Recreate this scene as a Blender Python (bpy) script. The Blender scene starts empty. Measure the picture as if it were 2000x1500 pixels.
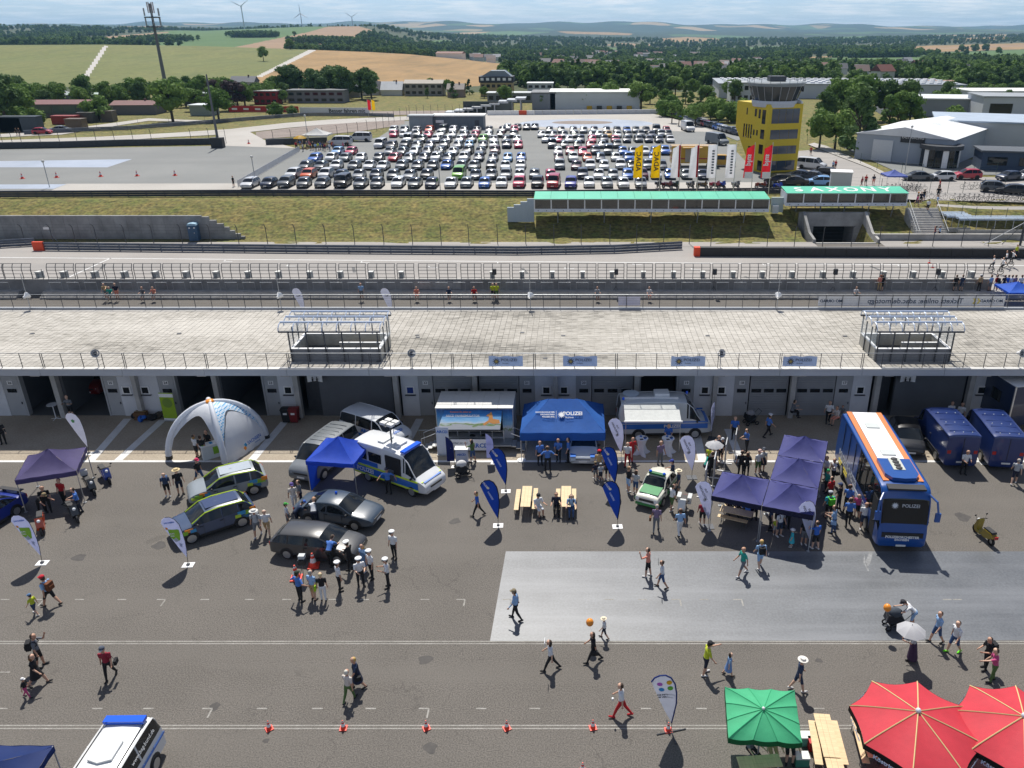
import bpy,bmesh,math,random
import numpy as np
from mathutils import Vector,Matrix
random.seed(7);rng=np.random.default_rng(7)
R=math.radians
sc=bpy.context.scene
COL=sc.collection
F_PX,X0,Y0,H_CAM,PITCH=1560.0,1130.0,750.0,25.0,R(23.9)
cam=bpy.data.cameras.new('camera');cam_o=bpy.data.objects.new('camera',cam);COL.objects.link(cam_o)
cam.sensor_width=36.0;cam.lens=F_PX/2000*36.0;cam.shift_x=(1000-X0)/2000.0
cam.clip_start=0.5;cam.clip_end=60000
cam_o.location=(0,0,H_CAM);cam_o.rotation_euler=(R(90)-PITCH,0,0)
sc.camera=cam_o
CP,SP=math.cos(PITCH),math.sin(PITCH)
SUN_EL,SUN_DIR=R(58.5),(0.16,-1.0)           # shadows fall towards (0.16,-1)
az=math.atan2(-SUN_DIR[0],-SUN_DIR[1])          # direction to the sun, from +Y clockwise
w=bpy.data.worlds.new('World');sc.world=w;w.use_nodes=True
nt=w.node_tree;bg=nt.nodes['Background']
sky=nt.nodes.new('ShaderNodeTexSky');sky.sky_type='NISHITA';sky.sun_disc=False
sky.sun_elevation=SUN_EL;sky.sun_rotation=az;sky.altitude=350;sky.air_density=0.6;sky.dust_density=0.35;sky.ozone_density=1.6
tc=nt.nodes.new('ShaderNodeTexCoord');sp=nt.nodes.new('ShaderNodeSeparateXYZ');nt.links.new(tc.outputs['Generated'],sp.inputs[0])
mx=nt.nodes.new('ShaderNodeMath');mx.operation='ADD';mx.inputs[1].default_value=0.06;nt.links.new(sp.outputs[2],mx.inputs[0])
dv=nt.nodes.new('ShaderNodeVectorMath');dv.operation='DIVIDE';cb=nt.nodes.new('ShaderNodeCombineXYZ')
for k in range(3):nt.links.new(mx.outputs[0],cb.inputs[k])
nt.links.new(tc.outputs['Generated'],dv.inputs[0]);nt.links.new(cb.outputs[0],dv.inputs[1])
nz=nt.nodes.new('ShaderNodeTexNoise');nz.inputs['Scale'].default_value=1.5;nz.inputs['Detail'].default_value=9;nz.inputs['Roughness'].default_value=0.6
nt.links.new(dv.outputs[0],nz.inputs['Vector'])
cr=nt.nodes.new('ShaderNodeMapRange');cr.inputs['From Min'].default_value=0.44;cr.inputs['From Max'].default_value=0.70;cr.inputs['To Max'].default_value=0.85
nt.links.new(nz.outputs['Fac'],cr.inputs['Value'])
mixc=nt.nodes.new('ShaderNodeMix');mixc.data_type='RGBA';nt.links.new(cr.outputs[0],mixc.inputs['Factor'])
tint=nt.nodes.new('ShaderNodeMix');tint.data_type='RGBA';tint.blend_type='MULTIPLY';tint.inputs['Factor'].default_value=1;nt.links.new(sky.outputs[0],tint.inputs[6]);tint.inputs[7].default_value=(.97,1.0,1.10,1)
nt.links.new(tint.outputs[2],mixc.inputs[6]);mixc.inputs[7].default_value=(10.5,10.6,10.7,1)
nt.links.new(mixc.outputs[2],bg.inputs['Color']);bg.inputs['Strength'].default_value=0.086
sl=bpy.data.lights.new('sun','SUN');sl.energy=5.0;sl.angle=R(0.5);sl.color=(1.0,0.955,0.88)
so=bpy.data.objects.new('sun',sl);COL.objects.link(so)
sd=Vector((-SUN_DIR[0],-SUN_DIR[1],0)).normalized()*math.cos(SUN_EL)+Vector((0,0,math.sin(SUN_EL)))
so.rotation_euler=sd.to_track_quat('Z','Y').to_euler();so.location=(-20,60,120)
sc.view_settings.view_transform='Standard';sc.view_settings.look='None';sc.view_settings.exposure=0.2;sc.view_settings.gamma=1.0
sc.render.engine='CYCLES'
sc.cycles.use_denoising=True;sc.cycles.max_bounces=6;sc.cycles.diffuse_bounces=3;sc.cycles.glossy_bounces=3
sc.cycles.transmission_bounces=4;sc.cycles.transparent_max_bounces=8;sc.cycles.volume_bounces=0
sc.cycles.sample_clamp_indirect=4.0;sc.cycles.caustics_reflective=False;sc.cycles.caustics_refractive=False
def ray(px,py):
 r,u=(px-X0)/F_PX,(Y0-py)/F_PX
 return Vector((r,CP+u*SP,-SP+u*CP))
def G(px,py,z=0.0):                       # point on the level z
 d=ray(px,py);t=(z-H_CAM)/d.z
 return Vector((d.x*t,d.y*t,z))
def B(px,py,Y):                           # point on the upright plane at depth Y
 d=ray(px,py);t=Y/d.y
 return Vector((d.x*t,Y,H_CAM+d.z*t))
def XA(px,Y,z=0.0):                       # world x of a pixel column at depth Y, height z
 return(px-X0)/F_PX*(Y*CP+(H_CAM-z)*SP)
def PXY(x,y,z):
 zc=y*CP+(H_CAM-z)*SP
 return X0+F_PX*x/zc,Y0-F_PX*(y*SP-(H_CAM-z)*CP)/zc
def ZA(py,Y):
 return B(X0,py,Y).z
MATS={}
def srgb(h):
 if isinstance(h,str):
  c=[int(h[i:i+2],16)/255 for i in(0,2,4)]
  return tuple(x/12.92 if x<=.04045 else((x+.055)/1.055)**2.4 for x in c)
 return h
def mat(name,col=(.5,.5,.5),rough=.6,metal=0.0,var=0.0,scale=4.0,bump=0.0,bscale=None,alpha=None,coat=0.0,spec=.5,detail=5,trans=0,stretch=None,perobj=0.0):
 if name in MATS:return MATS[name]
 m=bpy.data.materials.new(name);m.use_nodes=True;n=m.node_tree;b=n.nodes['Principled BSDF']
 c=srgb(col);b.inputs['Base Color'].default_value=(*c,1);b.inputs['Roughness'].default_value=rough;b.inputs['Metallic'].default_value=metal
 b.inputs['Specular IOR Level'].default_value=spec
 if coat:b.inputs['Coat Weight'].default_value=coat;b.inputs['Coat Roughness'].default_value=.05
 if trans:b.inputs['Transmission Weight'].default_value=trans
 src=None
 if var or bump:
  t=n.nodes.new('ShaderNodeTexCoord');vec=t.outputs['Object']
  if stretch:
   mp=n.nodes.new('ShaderNodeMapping');mp.inputs['Scale'].default_value=stretch;n.links.new(vec,mp.inputs[0]);vec=mp.outputs[0]
  nz=n.nodes.new('ShaderNodeTexNoise');nz.inputs['Scale'].default_value=scale;nz.inputs['Detail'].default_value=detail;nz.inputs['Roughness'].default_value=.62
  n.links.new(vec,nz.inputs['Vector']);src=nz
  if var:
   rp=n.nodes.new('ShaderNodeMapRange');rp.inputs['From Min'].default_value=.3;rp.inputs['From Max'].default_value=.7
   rp.inputs['To Min'].default_value=1-var;rp.inputs['To Max'].default_value=1+var;n.links.new(nz.outputs['Fac'],rp.inputs['Value'])
   mu=n.nodes.new('ShaderNodeMix');mu.data_type='RGBA';mu.blend_type='MULTIPLY';mu.inputs['Factor'].default_value=1
   mu.inputs[6].default_value=(*c,1);n.links.new(rp.outputs[0],mu.inputs[7]);n.links.new(mu.outputs[2],b.inputs['Base Color'])
  if bump:
   bn=n.nodes.new('ShaderNodeTexNoise');bn.inputs['Scale'].default_value=bscale or scale*3;bn.inputs['Detail'].default_value=4;n.links.new(vec,bn.inputs['Vector'])
   bp=n.nodes.new('ShaderNodeBump');bp.inputs['Strength'].default_value=bump;bp.inputs['Distance'].default_value=.05;n.links.new(bn.outputs['Fac'],bp.inputs['Height']);n.links.new(bp.outputs[0],b.inputs['Normal'])
 if perobj:
  oi=n.nodes.new('ShaderNodeObjectInfo');r2=n.nodes.new('ShaderNodeMapRange');r2.inputs['To Min'].default_value=1-perobj;r2.inputs['To Max'].default_value=1+perobj
  n.links.new(oi.outputs['Random'],r2.inputs['Value']);m2=n.nodes.new('ShaderNodeMix');m2.data_type='RGBA';m2.blend_type='MULTIPLY';m2.inputs['Factor'].default_value=1
  l=b.inputs['Base Color'].links
  if l:n.links.new(l[0].from_socket,m2.inputs[6])
  else:m2.inputs[6].default_value=(*c,1)
  n.links.new(r2.outputs[0],m2.inputs[7]);n.links.new(m2.outputs[2],b.inputs['Base Color'])
 if name.startswith(('canvas_','flag_','umbrella_','awning_','dome_')):      # thin cloth lets some light through
  tr=n.nodes.new('ShaderNodeBsdfTranslucent');ms=n.nodes.new('ShaderNodeMixShader');ms.inputs[0].default_value=.5 if name.startswith(('flag_','umbrella_'))else .36;l=b.inputs['Base Color'].links
  if l:n.links.new(l[0].from_socket,tr.inputs[0])
  else:tr.inputs[0].default_value=(*c,1)
  n.links.new(b.outputs[0],ms.inputs[1]);n.links.new(tr.outputs[0],ms.inputs[2]);n.links.new(ms.outputs[0],n.nodes['Material Output'].inputs[0])
 if alpha is not None:b.inputs['Alpha'].default_value=alpha
 MATS[name]=m;return m
def paint(h):return mat('paint_'+h,h,.32,0.0,coat=.6,var=.04,scale=2)
def cloth(h):return mat('cloth_'+h,h,.85,var=.12,scale=14,bump=.15)
def plast(h):return mat('plastic_'+h,h,.5,var=.05,scale=6)
GLASS=mat('dark_glass',(.010,.013,.016),.05,spec=.45)
PANE=mat('clear_pane',(.75,.85,.88),.03,alpha=.18,spec=.8)
RUBBER=mat('rubber',(.015,.015,.016),.8,var=.2)
ALU=mat('aluminium',(.62,.64,.66),.35,.8,var=.06)
STEEL=mat('galvanised_steel',(.36,.38,.40),.45,.6,var=.15,scale=3)
DSTEEL=mat('dark_steel',(.07,.075,.085),.5,.3,var=.15)
WHITE=mat('white_paint',(.78,.78,.77),.45,var=.05)
CONC=mat('concrete',(.40,.39,.37),.85,var=.16,scale=1.2,bump=.2,bscale=14)
DCONC=mat('weathered_concrete',(.27,.27,.265),.9,var=.3,scale=.5,bump=.2,bscale=9)
WOOD=mat('pale_wood',(.62,.47,.27),.6,var=.16,scale=1.5,stretch=(9,1,9))
SKINS=[mat('skin_%d'%i,c,.6)for i,c in enumerate([(.55,.33,.23),(.48,.27,.18),(.60,.38,.27)])]
class MB:
 def __init__(s):s.v=[];s.f=[];s.m=[]
 def add(s,vs,fs,mi=0,M=None):
  o=len(s.v)
  s.v+=[tuple(M@Vector(p))for p in vs]if M else[tuple(p)for p in vs]
  s.f+=[tuple(i+o for i in f)for f in fs];s.m+=[mi]*len(fs);return s
 def box(s,c,d,mi=0,rz=0.0,M=None):
  x,y,z=d[0]/2,d[1]/2,d[2]/2
  vs=[(sx*x,sy*y,sz*z)for sz in(-1,1)for sy in(-1,1)for sx in(-1,1)]
  T=Matrix.Translation(c)@Matrix.Rotation(rz,4,'Z')
  if M:T=M@T
  return s.add(vs,[(0,2,3,1),(4,5,7,6),(0,1,5,4),(1,3,7,5),(3,2,6,7),(2,0,4,6)],mi,T)
 def box2(s,a,b,mi=0):
  return s.box([(a[i]+b[i])/2 for i in range(3)],[abs(b[i]-a[i])for i in range(3)],mi)
 def tube(s,pts,r,n=6,mi=0,cap=True,M=None):
  pts=[Vector(p)for p in pts];rs=r if isinstance(r,(list,tuple))else[r]*len(pts)
  vs=[];k=len(pts)
  for i,p in enumerate(pts):
   t=(pts[min(i+1,k-1)]-pts[max(i-1,0)]).normalized()
   a=t.orthogonal().normalized()if i==0 else(a-t*a.dot(t)).normalized()
   b=t.cross(a)
   for j in range(n):
    q=2*math.pi*(j+.5)/n;vs.append(p+(a*math.cos(q)+b*math.sin(q))*rs[i])
  fs=[(i*n+j,i*n+(j+1)%n,(i+1)*n+(j+1)%n,(i+1)*n+j)for i in range(k-1)for j in range(n)]
  if cap:fs+=[tuple(range(n-1,-1,-1)),tuple(range((k-1)*n,k*n))]
  return s.add(vs,fs,mi,M)
 def lathe(s,prof,n=16,mi=0,M=None,cap=True):   # prof [(r,z)...] about Z
  vs=[(r*math.cos(2*math.pi*j/n),r*math.sin(2*math.pi*j/n),z)for r,z in prof for j in range(n)]
  k=len(prof);fs=[(i*n+j,i*n+(j+1)%n,(i+1)*n+(j+1)%n,(i+1)*n+j)for i in range(k-1)for j in range(n)]
  if cap:fs+=[tuple(range(n-1,-1,-1)),tuple(range((k-1)*n,k*n))]
  return s.add(vs,fs,mi,M)
 def prism(s,poly,a,b,axis='z',mi=0,M=None):   # polygon extruded between a and b along axis
  def P(p,q):return{'z':(p[0],p[1],q),'y':(p[0],q,p[1]),'x':(q,p[0],p[1])}[axis]
  n=len(poly);vs=[P(p,a)for p in poly]+[P(p,b)for p in poly]
  fs=[tuple(range(n-1,-1,-1)),tuple(range(n,2*n))]+[(i,(i+1)%n,n+(i+1)%n,n+i)for i in range(n)]
  return s.add(vs,fs,mi,M)
 def quad(s,a,b,c,d,mi=0,M=None):return s.add([a,b,c,d],[(0,1,2,3)],mi,M)
 def sphere(s,c,r,n=10,k=6,mi=0,sx=1,sy=1,sz=1):
  prof=[(max(r*math.sin(math.pi*i/k),.001),-r*math.cos(math.pi*i/k))for i in range(k+1)]
  return s.lathe(prof,n,mi,Matrix.Translation(c)@Matrix.Diagonal((sx,sy,sz,1)))
 def mesh(s,name,mats,smooth=None):
  me=bpy.data.meshes.new(name);me.from_pydata(s.v,[],s.f)
  for m in mats:me.materials.append(m)
  me.polygons.foreach_set('material_index',s.m)
  bm=bmesh.new();bm.from_mesh(me)
  if smooth is not None:bmesh.ops.remove_doubles(bm,verts=bm.verts,dist=2e-4)
  bmesh.ops.recalc_face_normals(bm,faces=bm.faces);bm.to_mesh(me);bm.free()
  if smooth is not None:
   me.polygons.foreach_set('use_smooth',[True]*len(me.polygons));me.set_sharp_from_angle(angle=R(smooth))
  me.update();return me
 def build(s,name,mats,parent=None,loc=None,rz=0,smooth=None,**kw):
  if not isinstance(mats,(list,tuple)):mats=[mats]
  return link(name,s.mesh(name,mats,smooth),parent,loc,rz,**kw)
def link(name,data,parent=None,loc=None,rz=0,label=None,cat=None,group=None,kind=None):
 o=bpy.data.objects.new(name,data);COL.objects.link(o)
 if parent is not None:o.parent=parent
 if loc is not None:o.location=loc
 if rz:o.rotation_euler=(0,0,rz)
 tag(o,label,cat,group,kind);return o
def tag(o,label=None,cat=None,group=None,kind=None):
 for k,v in(('label',label),('category',cat),('group',group),('kind',kind)):
  if v:o[k]=v
 return o
def thing(name,label,cat,loc=(0,0,0),rz=0,group=None):return link(name,None,None,loc,rz,label,cat,group)
def struct(name,mb,m,smooth=None):return mb.build(name,m,smooth=smooth,kind='structure')
def copy_tree(o,parent=None):
 c=o.copy();COL.objects.link(c);c.parent=parent
 for ch in list(o.children):copy_tree(ch,c)
 return c
ORD=['first','second','third','fourth','fifth','sixth','seventh','eighth','ninth','tenth','eleventh','twelfth','thirteenth','fourteenth','fifteenth','sixteenth','seventeenth','eighteenth','nineteenth','twentieth']
def ordn(i):
 if i<20:return ORD[i]
 n=i+1;return '%d%s'%(n,{1:'st',2:'nd',3:'rd'}.get(n%10,'th'))
_txt={}
TMP=bpy.data.scenes.new('scratch')          # small scratch scene, removed at the end
def baked(o):
 TMP.collection.objects.link(o);vl=TMP.view_layers[0];vl.update();dg=vl.depsgraph
 me=bpy.data.meshes.new_from_object(o.evaluated_get(dg),depsgraph=dg);TMP.collection.objects.unlink(o);return me
def text_mesh(s,size=1.0,bold=0.0,squash=1.0,mirror=False,align='CENTER',shear=0.0,depth=.002):
 key=(s,size,bold,squash,mirror,align,shear)
 if key in _txt:return _txt[key]
 cu=bpy.data.curves.new('writing','FONT');cu.body=s;cu.size=size;cu.align_x=align;cu.align_y='CENTER';cu.offset=bold;cu.shear=shear;cu.extrude=depth;cu.resolution_u=2
 o=bpy.data.objects.new('writing',cu);me=baked(o);bpy.data.objects.remove(o);bpy.data.curves.remove(cu)
 k=np.empty(len(me.vertices)*3);me.vertices.foreach_get('co',k);k=k.reshape(-1,3);k[:,0]*=squash*(-1 if mirror else 1);me.vertices.foreach_set('co',k.ravel())
 if mirror:me.flip_normals()
 me.update();_txt[key]=me;return me
def writing(s,parent,m,size,M,name='lettering',**kw):      # text in the local XY plane of M
 me=text_mesh(s,size,**kw).copy();me.materials.clear();me.materials.append(m)
 o=link(name,me,parent);o.matrix_local=M;return o
def frame(o,xdir,ydir):         # matrix with origin o, local x, local y
 x=Vector(xdir).normalized();z=x.cross(Vector(ydir)).normalized();y=z.cross(x)
 return Matrix(((x.x,y.x,z.x,o[0]),(x.y,y.y,z.y,o[1]),(x.z,y.z,z.z,o[2]),(0,0,0,1)))
# ================================================================ SETTING
ZP=3.0                                     # level of the car park above the paddock
def ground_mat(name,c1,c2,scale=.25,grain=60,gr=.18,rough=.9,cracks=0.0,bump=.25,extra=None,spec=.5,streak=None):
 m=bpy.data.materials.new(name);m.use_nodes=True;n=m.node_tree;b=n.nodes['Principled BSDF'];L=n.links.new
 t=n.nodes.new('ShaderNodeTexCoord');V=t.outputs['Object']
 a=n.nodes.new('ShaderNodeTexNoise');a.inputs['Scale'].default_value=scale;a.inputs['Detail'].default_value=8;a.inputs['Roughness'].default_value=.65;L(V,a.inputs['Vector'])
 r=n.nodes.new('ShaderNodeMapRange');r.inputs['From Min'].default_value=.32;r.inputs['From Max'].default_value=.68;L(a.outputs['Fac'],r.inputs['Value'])
 mx=n.nodes.new('ShaderNodeMix');mx.data_type='RGBA';mx.inputs[6].default_value=(*c1,1);mx.inputs[7].default_value=(*c2,1);L(r.outputs[0],mx.inputs['Factor']);out=mx.outputs[2]
 g=n.nodes.new('ShaderNodeTexNoise');g.inputs['Scale'].default_value=grain;g.inputs['Detail'].default_value=3;L(V,g.inputs['Vector'])
 gm=n.nodes.new('ShaderNodeMapRange');gm.inputs['From Min'].default_value=.3;gm.inputs['From Max'].default_value=.7;gm.inputs['To Min'].default_value=1-gr;gm.inputs['To Max'].default_value=1+gr;L(g.outputs['Fac'],gm.inputs['Value'])
 mu=n.nodes.new('ShaderNodeMix');mu.data_type='RGBA';mu.blend_type='MULTIPLY';mu.inputs['Factor'].default_value=1;L(out,mu.inputs[6]);L(gm.outputs[0],mu.inputs[7]);out=mu.outputs[2]
 def mul(fac_socket,col):
  nonlocal out
  q=n.nodes.new('ShaderNodeMix');q.data_type='RGBA';L(fac_socket,q.inputs['Factor']);L(out,q.inputs[6]);q.inputs[7].default_value=(*col,1);out=q.outputs[2]
 if cracks:
  d=n.nodes.new('ShaderNodeTexNoise');d.inputs['Scale'].default_value=.9;d.inputs['Detail'].default_value=5;L(V,d.inputs['Vector'])
  ad=n.nodes.new('ShaderNodeMix');ad.data_type='VECTOR';ad.inputs['Factor'].default_value=.18;L(V,ad.inputs[4])
  sc_=n.nodes.new('ShaderNodeVectorMath');sc_.operation='SCALE';sc_.inputs['Scale'].default_value=9;L(d.outputs['Color'],sc_.inputs[0]);L(sc_.outputs[0],ad.inputs[5])
  for vs,wd in((.11,.0035),(.23,.0045)):
   mp=n.nodes.new('ShaderNodeMapping');mp.inputs['Scale'].default_value=(.6,1.5,1);L(ad.outputs[1],mp.inputs[0])
   v=n.nodes.new('ShaderNodeTexVoronoi');v.feature='DISTANCE_TO_EDGE';v.inputs['Scale'].default_value=vs;L(mp.outputs[0],v.inputs['Vector'])
   k=n.nodes.new('ShaderNodeMapRange');k.inputs['From Min'].default_value=0;k.inputs['From Max'].default_value=wd;k.inputs['To Min'].default_value=cracks;k.inputs['To Max'].default_value=0;L(v.outputs['Distance'],k.inputs['Value'])
   br=n.nodes.new('ShaderNodeTexNoise');br.inputs['Scale'].default_value=.35;L(V,br.inputs['Vector'])
   b2=n.nodes.new('ShaderNodeMapRange');b2.inputs['From Min'].default_value=.42;b2.inputs['From Max'].default_value=.55;L(br.outputs['Fac'],b2.inputs['Value'])
   mm=n.nodes.new('ShaderNodeMath');mm.operation='MULTIPLY';L(k.outputs[0],mm.inputs[0]);L(b2.outputs[0],mm.inputs[1]);mul(mm.outputs[0],tuple(x*.35 for x in c1))
  st=n.nodes.new('ShaderNodeTexNoise');st.inputs['Scale'].default_value=.55;st.inputs['Detail'].default_value=2;L(V,st.inputs['Vector'])
  s2=n.nodes.new('ShaderNodeMapRange');s2.inputs['From Min'].default_value=.70;s2.inputs['From Max'].default_value=.74;s2.inputs['To Max'].default_value=.35;L(st.outputs['Fac'],s2.inputs['Value']);mul(s2.outputs[0],tuple(x*.55 for x in c1))
 if streak:
  mp=n.nodes.new('ShaderNodeMapping');mp.inputs['Scale'].default_value=streak[0];L(V,mp.inputs[0])
  s=n.nodes.new('ShaderNodeTexNoise');s.inputs['Scale'].default_value=1;s.inputs['Detail'].default_value=6;L(mp.outputs[0],s.inputs['Vector'])
  s3=n.nodes.new('ShaderNodeMapRange');s3.inputs['From Min'].default_value=.45;s3.inputs['From Max'].default_value=.72;s3.inputs['To Max'].default_value=streak[2];L(s.outputs['Fac'],s3.inputs['Value']);mul(s3.outputs[0],streak[1])
 L(out,b.inputs['Base Color']);b.inputs['Roughness'].default_value=rough;b.inputs['Specular IOR Level'].default_value=spec
 if bump:
  bp=n.nodes.new('ShaderNodeBump');bp.inputs['Strength'].default_value=bump;bp.inputs['Distance'].default_value=.02;L(g.outputs['Fac'],bp.inputs['Height']);L(bp.outputs[0],b.inputs['Normal'])
 MATS[name]=m;return m
ASPH=ground_mat('paddock_asphalt',(.108,.098,.086),(.130,.118,.104),.22,18,.46,.9,cracks=.42,bump=.15,streak=((.05,.6,1),(.138,.126,.111),.5))
SMOOTH=ground_mat('sealed_asphalt',(.085,.092,.102),(.125,.134,.145),.35,9,.2,.42,bump=.06,spec=.7,streak=((.07,.9,1),(.20,.21,.225),.7))
TRACK=ground_mat('track_asphalt',(.285,.268,.25),(.33,.31,.29),.12,8,.07,.85,bump=.1,streak=((.015,.35,1),(.20,.195,.19),.5))
LOT=ground_mat('car_park_asphalt',(.165,.172,.168),(.205,.21,.203),.06,5,.08,.85,bump=.1,streak=((.02,.12,1),(.14,.146,.146),.5))
LIGHTLOT=ground_mat('pale_paving',(.36,.34,.31),(.42,.40,.37),.09,5,.08,.9)
SKID=ground_mat('skid_pad_coating',(.34,.38,.44),(.43,.47,.54),.15,6,.05,.35,bump=.05)
GRAVEL=ground_mat('gravel_bed',(.20,.165,.145),(.27,.225,.195),.2,4,.2,.95)
GRASS=ground_mat('dry_grass',(.086,.108,.018),(.19,.145,.044),.34,2.2,.55,.95,bump=.8)
PAVER=ground_mat('apron_paving',(.30,.25,.19),(.36,.31,.24),.5,9,.15,.9)
LINE=ground_mat('line_paint',(.20,.19,.17),(.32,.31,.285),1.6,20,.3,.8)
WLINE=ground_mat('white_line_paint',(.55,.55,.54),(.68,.68,.67),1.2,20,.1,.7)
def sheet(name,poly,z,m,kind='structure'):
 mb=MB();n=len(poly);mb.add([(p[0],p[1],z)for p in poly],[tuple(range(n))])
 return mb.build(name,m,kind=kind)
def rect(name,x0,x1,y0,y1,z,m):return sheet(name,[(x0,y0),(x1,y0),(x1,y1),(x0,y1)],z,m)
rect('paddock_ground',-140,140,-25,100.6,0,ASPH)
Y_AP=44.32                                  # edge of the paved apron before the garages
rect('garage_apron',-140,140,Y_AP+.12,51.0,.004,PAVER)
rect('apron_line',-140,140,Y_AP-.12,Y_AP+.12,.006,WLINE)
for k,py in enumerate((1255,1420)):
 c=G(1000,py);[rect('painted_line',-140,140,c.y+o_-.03,c.y+o_+.03,.004,LINE)for o_ in(-.075,.075)]
p=[G(988,1077),G(957,1252),G(2600,1250),G(2600,1077)]
sheet('sealed_slide_area',[(q.x,q.y)for q in p],.005,SMOOTH)
for px0,px1,pyt,pyb in((249,178,818,899),(318,231,820,899),(556,492,824,899),(820,777,818,899),(1361,1372,850,899),(1422,1447,838,899),(1866,1925,830,908)):
 a,b=G(px0,pyt),G(px1,pyb);mb=MB();dx=.27
 mb.add([(b.x-dx,b.y,.009),(b.x+dx,b.y,.009),(a.x+dx,a.y,.009),(a.x-dx,a.y,.009)],[(0,1,2,3)]);mb.build('bay_line',WLINE,kind='structure')
STAIN=mat('oil_stain',(.055,.05,.046),.75,var=.3,scale=3)
for px,py,r_ in((155,1089,.34),(311,1065,.36),(889,1018,.30),(830,1289,.30),(841,1461,.26),(520,1447,.12),(1880,1010,.4),(1600,1290,.15),(420,1380,.2)):
 c=G(px,py);sheet('oil_stain',[(c.x+r_*(1+.25*math.sin(3*q+px))*math.cos(q),c.y+r_*(1+.2*math.sin(2*q+py))*math.sin(q))for q in np.linspace(0,6.28,18)[:-1]],.0045,STAIN)
marks=MB()
for py,xs in((1171,[10,78,155,238,315,400,487,560,650,712,830,900,990,1190,1255,1320,1375,1440,1850,1870]),(1384,[5,190,290,405,512,620,724,828,940,1045,1262,1370,1600]),(1313,[10])):
 for x in xs:
  c=G(x,py);marks.box((c.x,c.y,.005),(.42,.07,.004))
  if(x*7)%3==0:marks.box((c.x+.2,c.y-.25,.005),(.07,.45,.004))
SMEAR=mat('tyre_smear',(.20,.205,.21),.6,var=.3,scale=4)
for pts_ in([(1698,1078),(1705,1078),(1700,1100),(1694,1108),(1690,1098)],[(1688,1082),(1690,1096),(1698,1116),(1695,1116),(1686,1098)]):sheet('tyre_smear',[(q.x,q.y)for q in(G(*p_)for p_ in pts_)],.0095,SMEAR)
marks.build('parking_marks',LINE,kind='structure')
rect('race_track',-140,140,79.4,99.2,.006,TRACK)
a,b=G(0,503),G(2000,519)
def linestrip(name,a,b,wd,z,m):
 d=(b-a).normalized();n=Vector((-d.y,d.x,0))*wd/2;a=a-d*30 if name=='track_edge_line' else a;b=b+d*30 if name=='track_edge_line' else b
 return sheet(name,[(a-n)[:2],(b-n)[:2],(b+n)[:2],(a+n)[:2]],z,m)
linestrip('track_edge_line',a,b,.22,.012,WLINE)
linestrip('pit_exit_line',G(217,504),G(120,548),.2,.012,WLINE)
for x,y in((445,511),(568,520),(713,513),(845,523),(980,515),(1112,525),(1245,517),(1360,527),(1500,518),(1640,527),(1765,520),(1900,528)):
 c=G(x,y);mb=MB();mb.box((c.x,c.y,.014),(1.1,.14,.004));mb.box((c.x-.5,c.y+.3,.014),(.14,.6,.004));mb.build('grid_mark',WLINE,kind='structure')
for x,y in((205,516),(690,522),(1020,524),(1455,540),(1700,520)):
 c=G(x,y);linestrip('tyre_seal_mark',c,c+Vector((.7,-2.2,0)),.35,.010,mat('dark_seal',(.10,.10,.10),.8,var=.2))
PXS=np.array([-1500,-800,0,200,400,600,730,800,900,1000,1200,1400,1600,1800,2000,2800,3600.])
TAB={
 400:[158]*17,
 550:[118,118,118,116,118,124,130,134,141,147,150,150,148,146,145,145,145],
 700:[88,88,88,87,90,97,102,106,116,128,138,140,138,136,134,134,134],
 900:[97,97,98,97,98,104,108,111,118,124,129,130,122,118,116,116,116],
 1300:[86,86,86,85,82,82,85,99,104,108,112,113,108,105,102,100,100],
 1800:[70,70,71,68,64,60,68,86,91,95,99,100,97,94,90,90,90],
 2300:[52,52,54,57,60,52,51,64,77,83,88,89,86,84,81,80,80],
 3000:[60,60,60,60,62,60,60,68,72,75,79,80,78,75,72,72,72],
 4500:[56,56,56,55,55,55,56,62,65,67,70,71,70,68,65,64,64],
 6500:[51,51,50,50,50,50,51,55,57,58,60,62,61,59,58,58,58],
 9500:[45,46,47,46,45,44.5,44,43,43,44,44,46,49,50,52,53,52],
 11000:[52]*17,13000:[60]*17}
def zy(D,y):
 u=(Y0-y)/F_PX;return H_CAM+D*(-SP+u*CP)/(CP+u*SP)
DS=sorted(TAB);LD=np.log(np.array([110.,250.,320.]+DS))
ZT=np.array([[ZP-.06]*17]*3+[[zy(D,y)for y in TAB[D]]for D in DS])
def terr(px,D):                               # px, D arrays -> height
 ld=np.log(np.maximum(D,110.));out=np.zeros(np.broadcast(px,D).shape)
 px=np.broadcast_to(px,out.shape);ld=np.broadcast_to(ld,out.shape)
 k=np.clip(np.searchsorted(LD,ld)-1,0,len(LD)-2);t=(ld-LD[k])/(LD[k+1]-LD[k]);t=np.clip(t,0,1)
 ts=t*t*(3-2*t)*.5+t*.5
 for a in range(len(LD)):
  row=np.interp(px,PXS,ZT[a]);out+=np.where(k==a,row*(1-ts),0)+np.where(k+1==a,row*ts,0)
 far=np.clip((ld-math.log(3500))/1.0,0,1)
 x=(px-X0)/F_PX
 out+=far*np.exp(ld)*.0011*(np.sin(x*23+ld*9)+.7*np.sin(x*51+2+ld*5)+.5*np.sin(x*97+4-ld*11))
 return out
def xw(px,D,z):return(px-X0)/F_PX*(D*CP+(H_CAM-z)*SP)
def world_pt(px,D):
 z=float(terr(np.array([px*1.]),np.array([D*1.]))[0]);return Vector((xw(px,D,z),D,z))
def inpoly(px,py,poly):
 r=np.zeros(np.shape(px),bool);n=len(poly)
 for i in range(n):
  (x1,y1),(x2,y2)=poly[i],poly[(i+1)%n]
  if y1==y2:continue
  c=((y1>py)!=(y2>py))&(px<(x2-x1)*(py-y1)/(y2-y1)+x1);r^=c
 return r
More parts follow.
